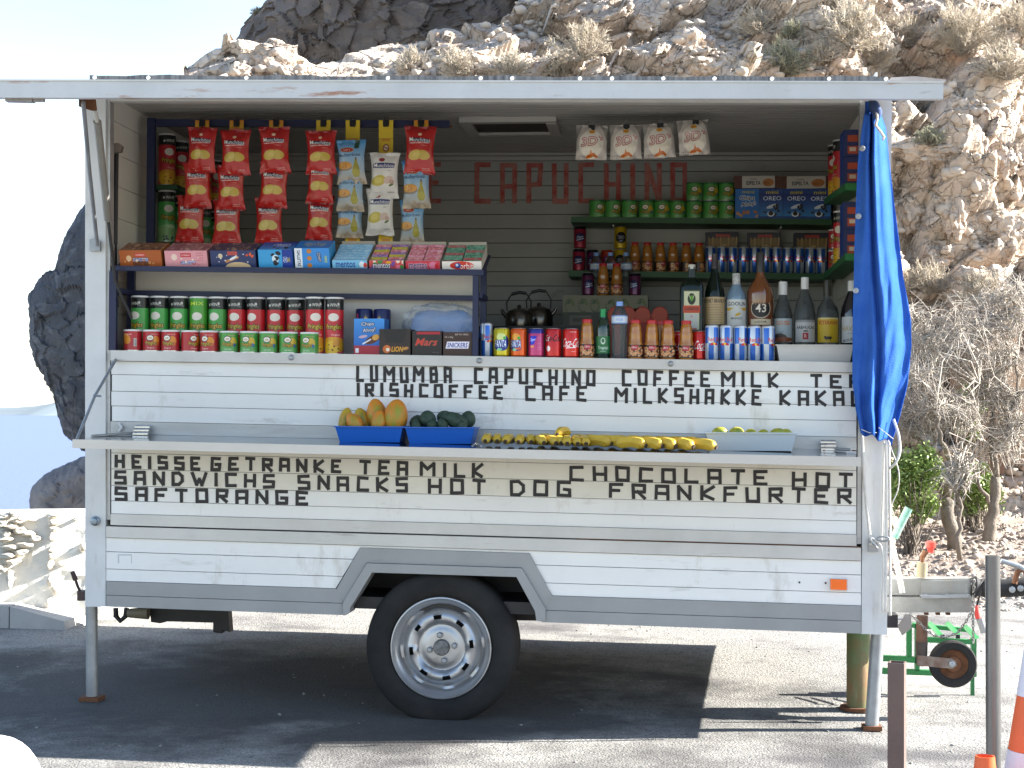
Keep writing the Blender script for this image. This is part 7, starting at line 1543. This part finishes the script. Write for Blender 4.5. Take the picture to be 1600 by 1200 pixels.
# jockey wheel
JK = empty('jockey_wheel', P(1488, 1073, .40), 'jockey wheel with a rusty hub under the tow bar', 'jockey wheel')
YJ = .40
MB().tube([P(1440, 1003, YJ), P(1441, 962, YJ)], .024, 14).obj('lower_tube', mat('rust brown tube', (.15, .08, .055), .7, .2, var=.5, vscale=10), JK, smooth=40)
MB().tube([P(1440, 902, YJ + .06), P(1441, 879, YJ + .06)], .023, 14).obj('upper_tube', mat('olive tube', (.33, .28, .18), .6, .2, var=.3), JK, smooth=40)
MB().tube([P(1441, 879, YJ + .06), P(1441, 871, YJ + .06), P(1447, 861, YJ + .06)], [.006, .012, .012], 8).obj('crank', rust, JK, smooth=40)
MB().lathe([(0, -.006), (.012, -.004), (.014, .012), (.022, .020), (.023, .040), (.016, .045), (0, .046)], P(1454, 862, YJ + .06), 14).obj('crank_knob', mat('red plastic', (.62, .06, .04), .4), JK, smooth=40)
MB().tube([P(1440, 1002, YJ), P(1440, 1040, YJ)], [.026, .022], 14).obj('sleeve', mat('black brown sleeve', (.07, .055, .05), .6, var=.5, vscale=12), JK, smooth=40)
MB().prism([P(1434, 1040, YJ - .03), P(1434, 1024, YJ - .03), P(1487, 1029, YJ - .03), P(1494, 1033, YJ - .03), P(1495, 1040, YJ - .03), P(1488, 1045, YJ - .03)][::1], (0, .008, 0)).obj('fork', mat('grey brown fork', (.27, .24, .21), .6, .3, var=.5, vscale=14, col2=(.14, .07, .05)), JK)
wj = P(1488.5, 1037, YJ); RW = 35.5 * S(YJ)
V, F, _ = lathe([(RW * .66, -.03), (RW * .94, -.03), (RW, -.018), (RW, .018), (RW * .94, .03), (RW * .66, .028), (RW * .62, .018)], 40); mk('tyre', [(x + wj[0], -z + wj[1], y + wj[2]) for x, y, z in V], F, tyre_m, JK, smooth=40)
V, F, _ = lathe([(RW * .64, .016), (RW * .58, .008), (RW * .36, .006), (RW * .32, .018), (0, .020)], 32); mk('hub', [(x + wj[0], -z + wj[1], y + wj[2]) for x, y, z in V], F, rust, JK, smooth=40)
MB().lathe([(.013, .0), (.013, .012), (.006, .014), (0, .012)], P(1487, 1037, YJ - .032), 10, axis='y').obj('axle_nut', galv, JK)
# green pipe stand
PS = empty('pipe_stand', P(1340, 1062, .55), 'rusty green pipe stand under the right end of the trailer', 'stand')
pg = mat('green and rust pipe', (.13, .20, .09), .7, .1, var=.5, vscale=6, col2=(.24, .13, .06), spots=[((.30, .30, .20), 4, .55, .8, (3, 1, .5))])
b0_, b1_ = P(1341, 1060, .5), P(1341, 985, .5); gz = float(ground(b0_[0], .5)); b0_[2] = gz + .012
MB().tube([b0_, b1_], .05, 24).obj('pipe', pg, PS, smooth=40); MB().tube([b0_ - [0, 0, .012], b0_ + [0, 0, .003]], .078, 24).obj('base_plate', rust, PS, smooth=40)
# green rack behind the jockey wheel
GRK = empty('green_rack', P(1450, 1055, .85), 'green welded steel rack standing behind the jockey wheel', 'rack')
grn = mat('green enamel', (.03, .22, .07), .4, var=.3, vscale=8); grl = mat('sunlit green enamel', (.05, .30, .09), .4, var=.2)  # second green is a lighter copy, sunlight on the slanted bars put into its colour
YG = .85
def gb(pts, name='bar', m=grn, d=.03): slab(name, pts, YG, YG + d, m, GRK)
gb([(1372, 1033), (1372, 1024), (1432, 1027), (1432, 1036)]); gb([(1372, 1053), (1372, 1044), (1460, 1048), (1460, 1056)])
gb([(1417, 1026), (1417, 976), (1425, 976), (1425, 1026)]); gb([(1430, 1048), (1430, 975), (1437, 975), (1437, 1048)])
gb([(1449, 1004), (1449, 996), (1518, 1000), (1518, 1007)]); gb([(1518, 1058), (1518, 997), (1526, 997), (1526, 1058)]); gb([(1426, 981), (1426, 974), (1512, 982), (1512, 988)])
for k_, (xa_, ya_) in enumerate(((1449, 972), (1477, 972), (1505, 977))):
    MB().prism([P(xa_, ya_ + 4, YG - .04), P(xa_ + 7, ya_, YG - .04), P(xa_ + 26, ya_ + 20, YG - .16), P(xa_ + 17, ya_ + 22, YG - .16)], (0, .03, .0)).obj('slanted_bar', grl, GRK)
for x in (1473, 1497): MB().box(P(x - 3, 998, YG - .17), P(x + 3, 992, YG - .17) + [0, .012, 0]).obj('end_cap', black, GRK)
gzg = float(ground(P(1522, 1058, YG)[0], YG))
for x in (1376, 1522): a = P(x, 1050, YG); MB().box((a[0] - .008, YG + .031, gzg), (a[0] + .008, YG + .05, a[2] + .03)).obj('foot', grn, GRK)
# chains
chain_m = mat('chain steel', (.30, .29, .27), .45, .7, var=.3)
def chain(pts, label, n):
    W = [P(*p) for p in pts]; W = np.array(W); d = np.r_[0, np.cumsum(np.linalg.norm(np.diff(W, axis=0), axis=1))]; t = empty('chain', W[-1], label, 'chain')
    for i in range(n):
        s = d[-1] * (i + .5) / n; c = np.array([np.interp(s, d, W[:, k]) for k in range(3)]); c2 = np.array([np.interp(min(s + .01, d[-1]), d, W[:, k]) for k in range(3)]); u = c2 - c; u /= np.linalg.norm(u) + 1e-9
        w = np.cross(u, [0, 1, 0]); w /= np.linalg.norm(w) + 1e-9
        if i % 2: w = w * .4 + np.cross(u, w) * .9
        L = d[-1] / n * .68; q = [c + u * L * math.cos(a * PI / 4) + w * L * .5 * math.sin(a * PI / 4) for a in range(9)]
        MB().tube(q, .0024, 5, cap=False).obj('link', chain_m, t)
    return t
chain([(1421, 958, .36), (1432, 968, .36), (1448, 985, .36), (1462, 994, .36), (1478, 996, .36), (1496, 989, .36), (1510, 970, .36), (1518, 955, .36)], 'grey chain sagging under the tow bar in front of the green rack', 26)
chain([(1522, 906, .36), (1521, 930, .36), (1520, 960, .36), (1521, 1005, .36)], 'grey chain hanging straight down from the end of the tow bar', 20)
CB_ = empty('breakaway_cable', P(1536, 988, .36), 'looped cable with a red sleeve and grey plug hanging from the coupling', 'cable')
MB().tube([P(1516, 905, .36), P(1518, 930, .35), P(1524, 925, .35), P(1537, 905, .36), P(1532, 925, .36), P(1526, 948, .36)], .0045, 7).obj('cable', dark_s, CB_, smooth=True)
MB().tube([P(1526, 946, .36), P(1527, 960, .36), P(1529, 966, .36)], [.006, .012, .013], 9).obj('sleeve', mat('red rubber sleeve', (.55, .05, .04), .5), CB_, smooth=40)
MB().tube([P(1531, 966, .36), P(1538, 988, .36)], .0155, 12).obj('plug', mat('grey plastic plug', (.30, .30, .30), .5), CB_, smooth=40)
MB().prism([P(x, y, .4) for x, y in ((1402, 978), (1415, 960), (1424, 962), (1424, 982), (1410, 993))], (0, .02, 0)).obj('bracket', mat('grey bracket', (.22, .21, .21), .5, .4), TB)
MB().tube([P(1392, 968, .38), P(1410, 966, .38)], .006, 8).obj('pin', galv, TB)
# foreground posts and cones
def gz_at(px, py, Y): return float(ground(P(px, py, Y)[0], Y)) - .01
Y1 = -1.35; a = P(1387, 1037, Y1); a2 = P(1413, 1037, Y1); g = gz_at(1400, 1200, Y1)
sp = mat('brown rusty square tube', (.13, .095, .085), .75, .1, var=.3, vscale=5, col2=(.17, .12, .10), bump=.15)
PST = empty('square_post', (a[0] + .03, Y1 + .03, g), 'short rust brown square tube post standing in front of the trailer leg', 'post')
w = a2[0] - a[0]; zt_ = a[2]; R3 = Matrix.Rotation(math.radians(-16), 3, 'Z')
o_ = [Vector(((-w / 2 if i in (0, 3) else w / 2), (-w / 2 if i < 2 else w / 2), 0)) for i in range(4)]; i_ = [v * .84 for v in o_]; cc = Vector((a[0] + .035, Y1 + .04, 0))
V = [tuple(R3 @ v + cc + Vector((0, 0, z))) for z in (g, zt_) for v in o_] + [tuple(R3 @ v + cc + Vector((0, 0, z))) for z in (zt_, g) for v in i_]
F = [(i, (i + 1) % 4, 4 + (i + 1) % 4, 4 + i) for i in range(4)] + [(4 + i, 4 + (i + 1) % 4, 8 + (i + 1) % 4, 8 + i) for i in range(4)] + [(8 + i, 8 + (i + 1) % 4, 12 + (i + 1) % 4, 12 + i) for i in range(4)]
mk('tube', V, F, sp, PST)
Y2 = -.95; a = P(1551, 868, Y2); g = gz_at(1551, 1200, Y2)
MB().tube([(a[0] + .004, Y2, g), (a[0], Y2, a[2])], 11.2 * S(Y2), 20).obj('metal_pole', mat('dark galvanised pole', (.20, .20, .20), .35, .7, var=.35, vscale=6, stretch=(3, 3, .4)), None, smooth=40, loc=(a[0], Y2, g), label='tall grey round metal pole between the tow bar and the traffic cone', cat='pole')
org = mat('orange cone plastic', (.80, .13, .035), .5, var=.08, vscale=9); wht = mat('white reflective band', (.72, .68, .74), .45, var=.06)
def cone(px_axis, Y, h, rt, rb, label, bands):
    X = P(px_axis, 1100, Y)[0]; g = float(ground(X, Y)); t = empty('traffic_cone', (X, Y, g), label, 'traffic cone')
    f = lambda z: rb + (rt - rb) * z / h
    MB().box((-rb * 1.35, -rb * 1.35, .0), (rb * 1.35, rb * 1.35, .025)).obj('base', org, t, local=True)
    zs = [.026] + [q for b_ in bands for q in b_[:2]] + [h]
    lz = .026
    for z0_, z1_ in bands:
        MB().lathe([(f(lz), lz), (f(z0_), z0_)], n=40).obj('cone_band', org, t, local=True, smooth=40); MB().lathe([(f(z0_) + .001, z0_), (f(z1_) + .001, z1_)], n=40).obj('white_band', wht, t, local=True, smooth=40); lz = z1_
    MB().lathe([(f(lz), lz), (f(h), h), (f(h) - .004, h), (f(h) - .006, h - .06), (0, h - .06)], n=40).obj('cone_tip', org, t, local=True, smooth=40)
    return t
Y3 = -1.99; X3 = P(1628, 1100, Y3)[0]; g3 = float(ground(X3, Y3)); zz = lambda py: P(1600, py, Y3)[2] - g3
cone(1622, Y3, .78, .028, .150, 'tall orange and white striped traffic cone cut by the right edge of the frame', [(zz(1260), zz(1171)), (zz(1086), zz(1009))])
Y4 = -2.1; X4 = P(1539, 1180, Y4)[0]; cone(1539, Y4, P(1539, 1181, Y4)[2] - float(ground(X4, Y4)), .026, .075, 'small orange traffic cone whose hollow tip shows at the bottom edge', [])
# white round bollard at the lower left
Y5 = -2.3; c = P(-8, 1235, Y5); g = float(ground(c[0], Y5)); k = S(Y5); r = 76 * k
MB().lathe([(r * 1.02, 0), (r, .05), (r, c[2] - g)] + [(r * math.cos(a * PI / 16), c[2] - g + 88 * k * math.sin(a * PI / 16)) for a in range(1, 9)], n=40).obj('bollard', mat('white painted bollard', (.80, .80, .78), .5, var=.05), None, smooth=50, local=True, label='white round topped bollard at the bottom left corner of the frame', cat='bollard').location = (c[0], Y5, g)
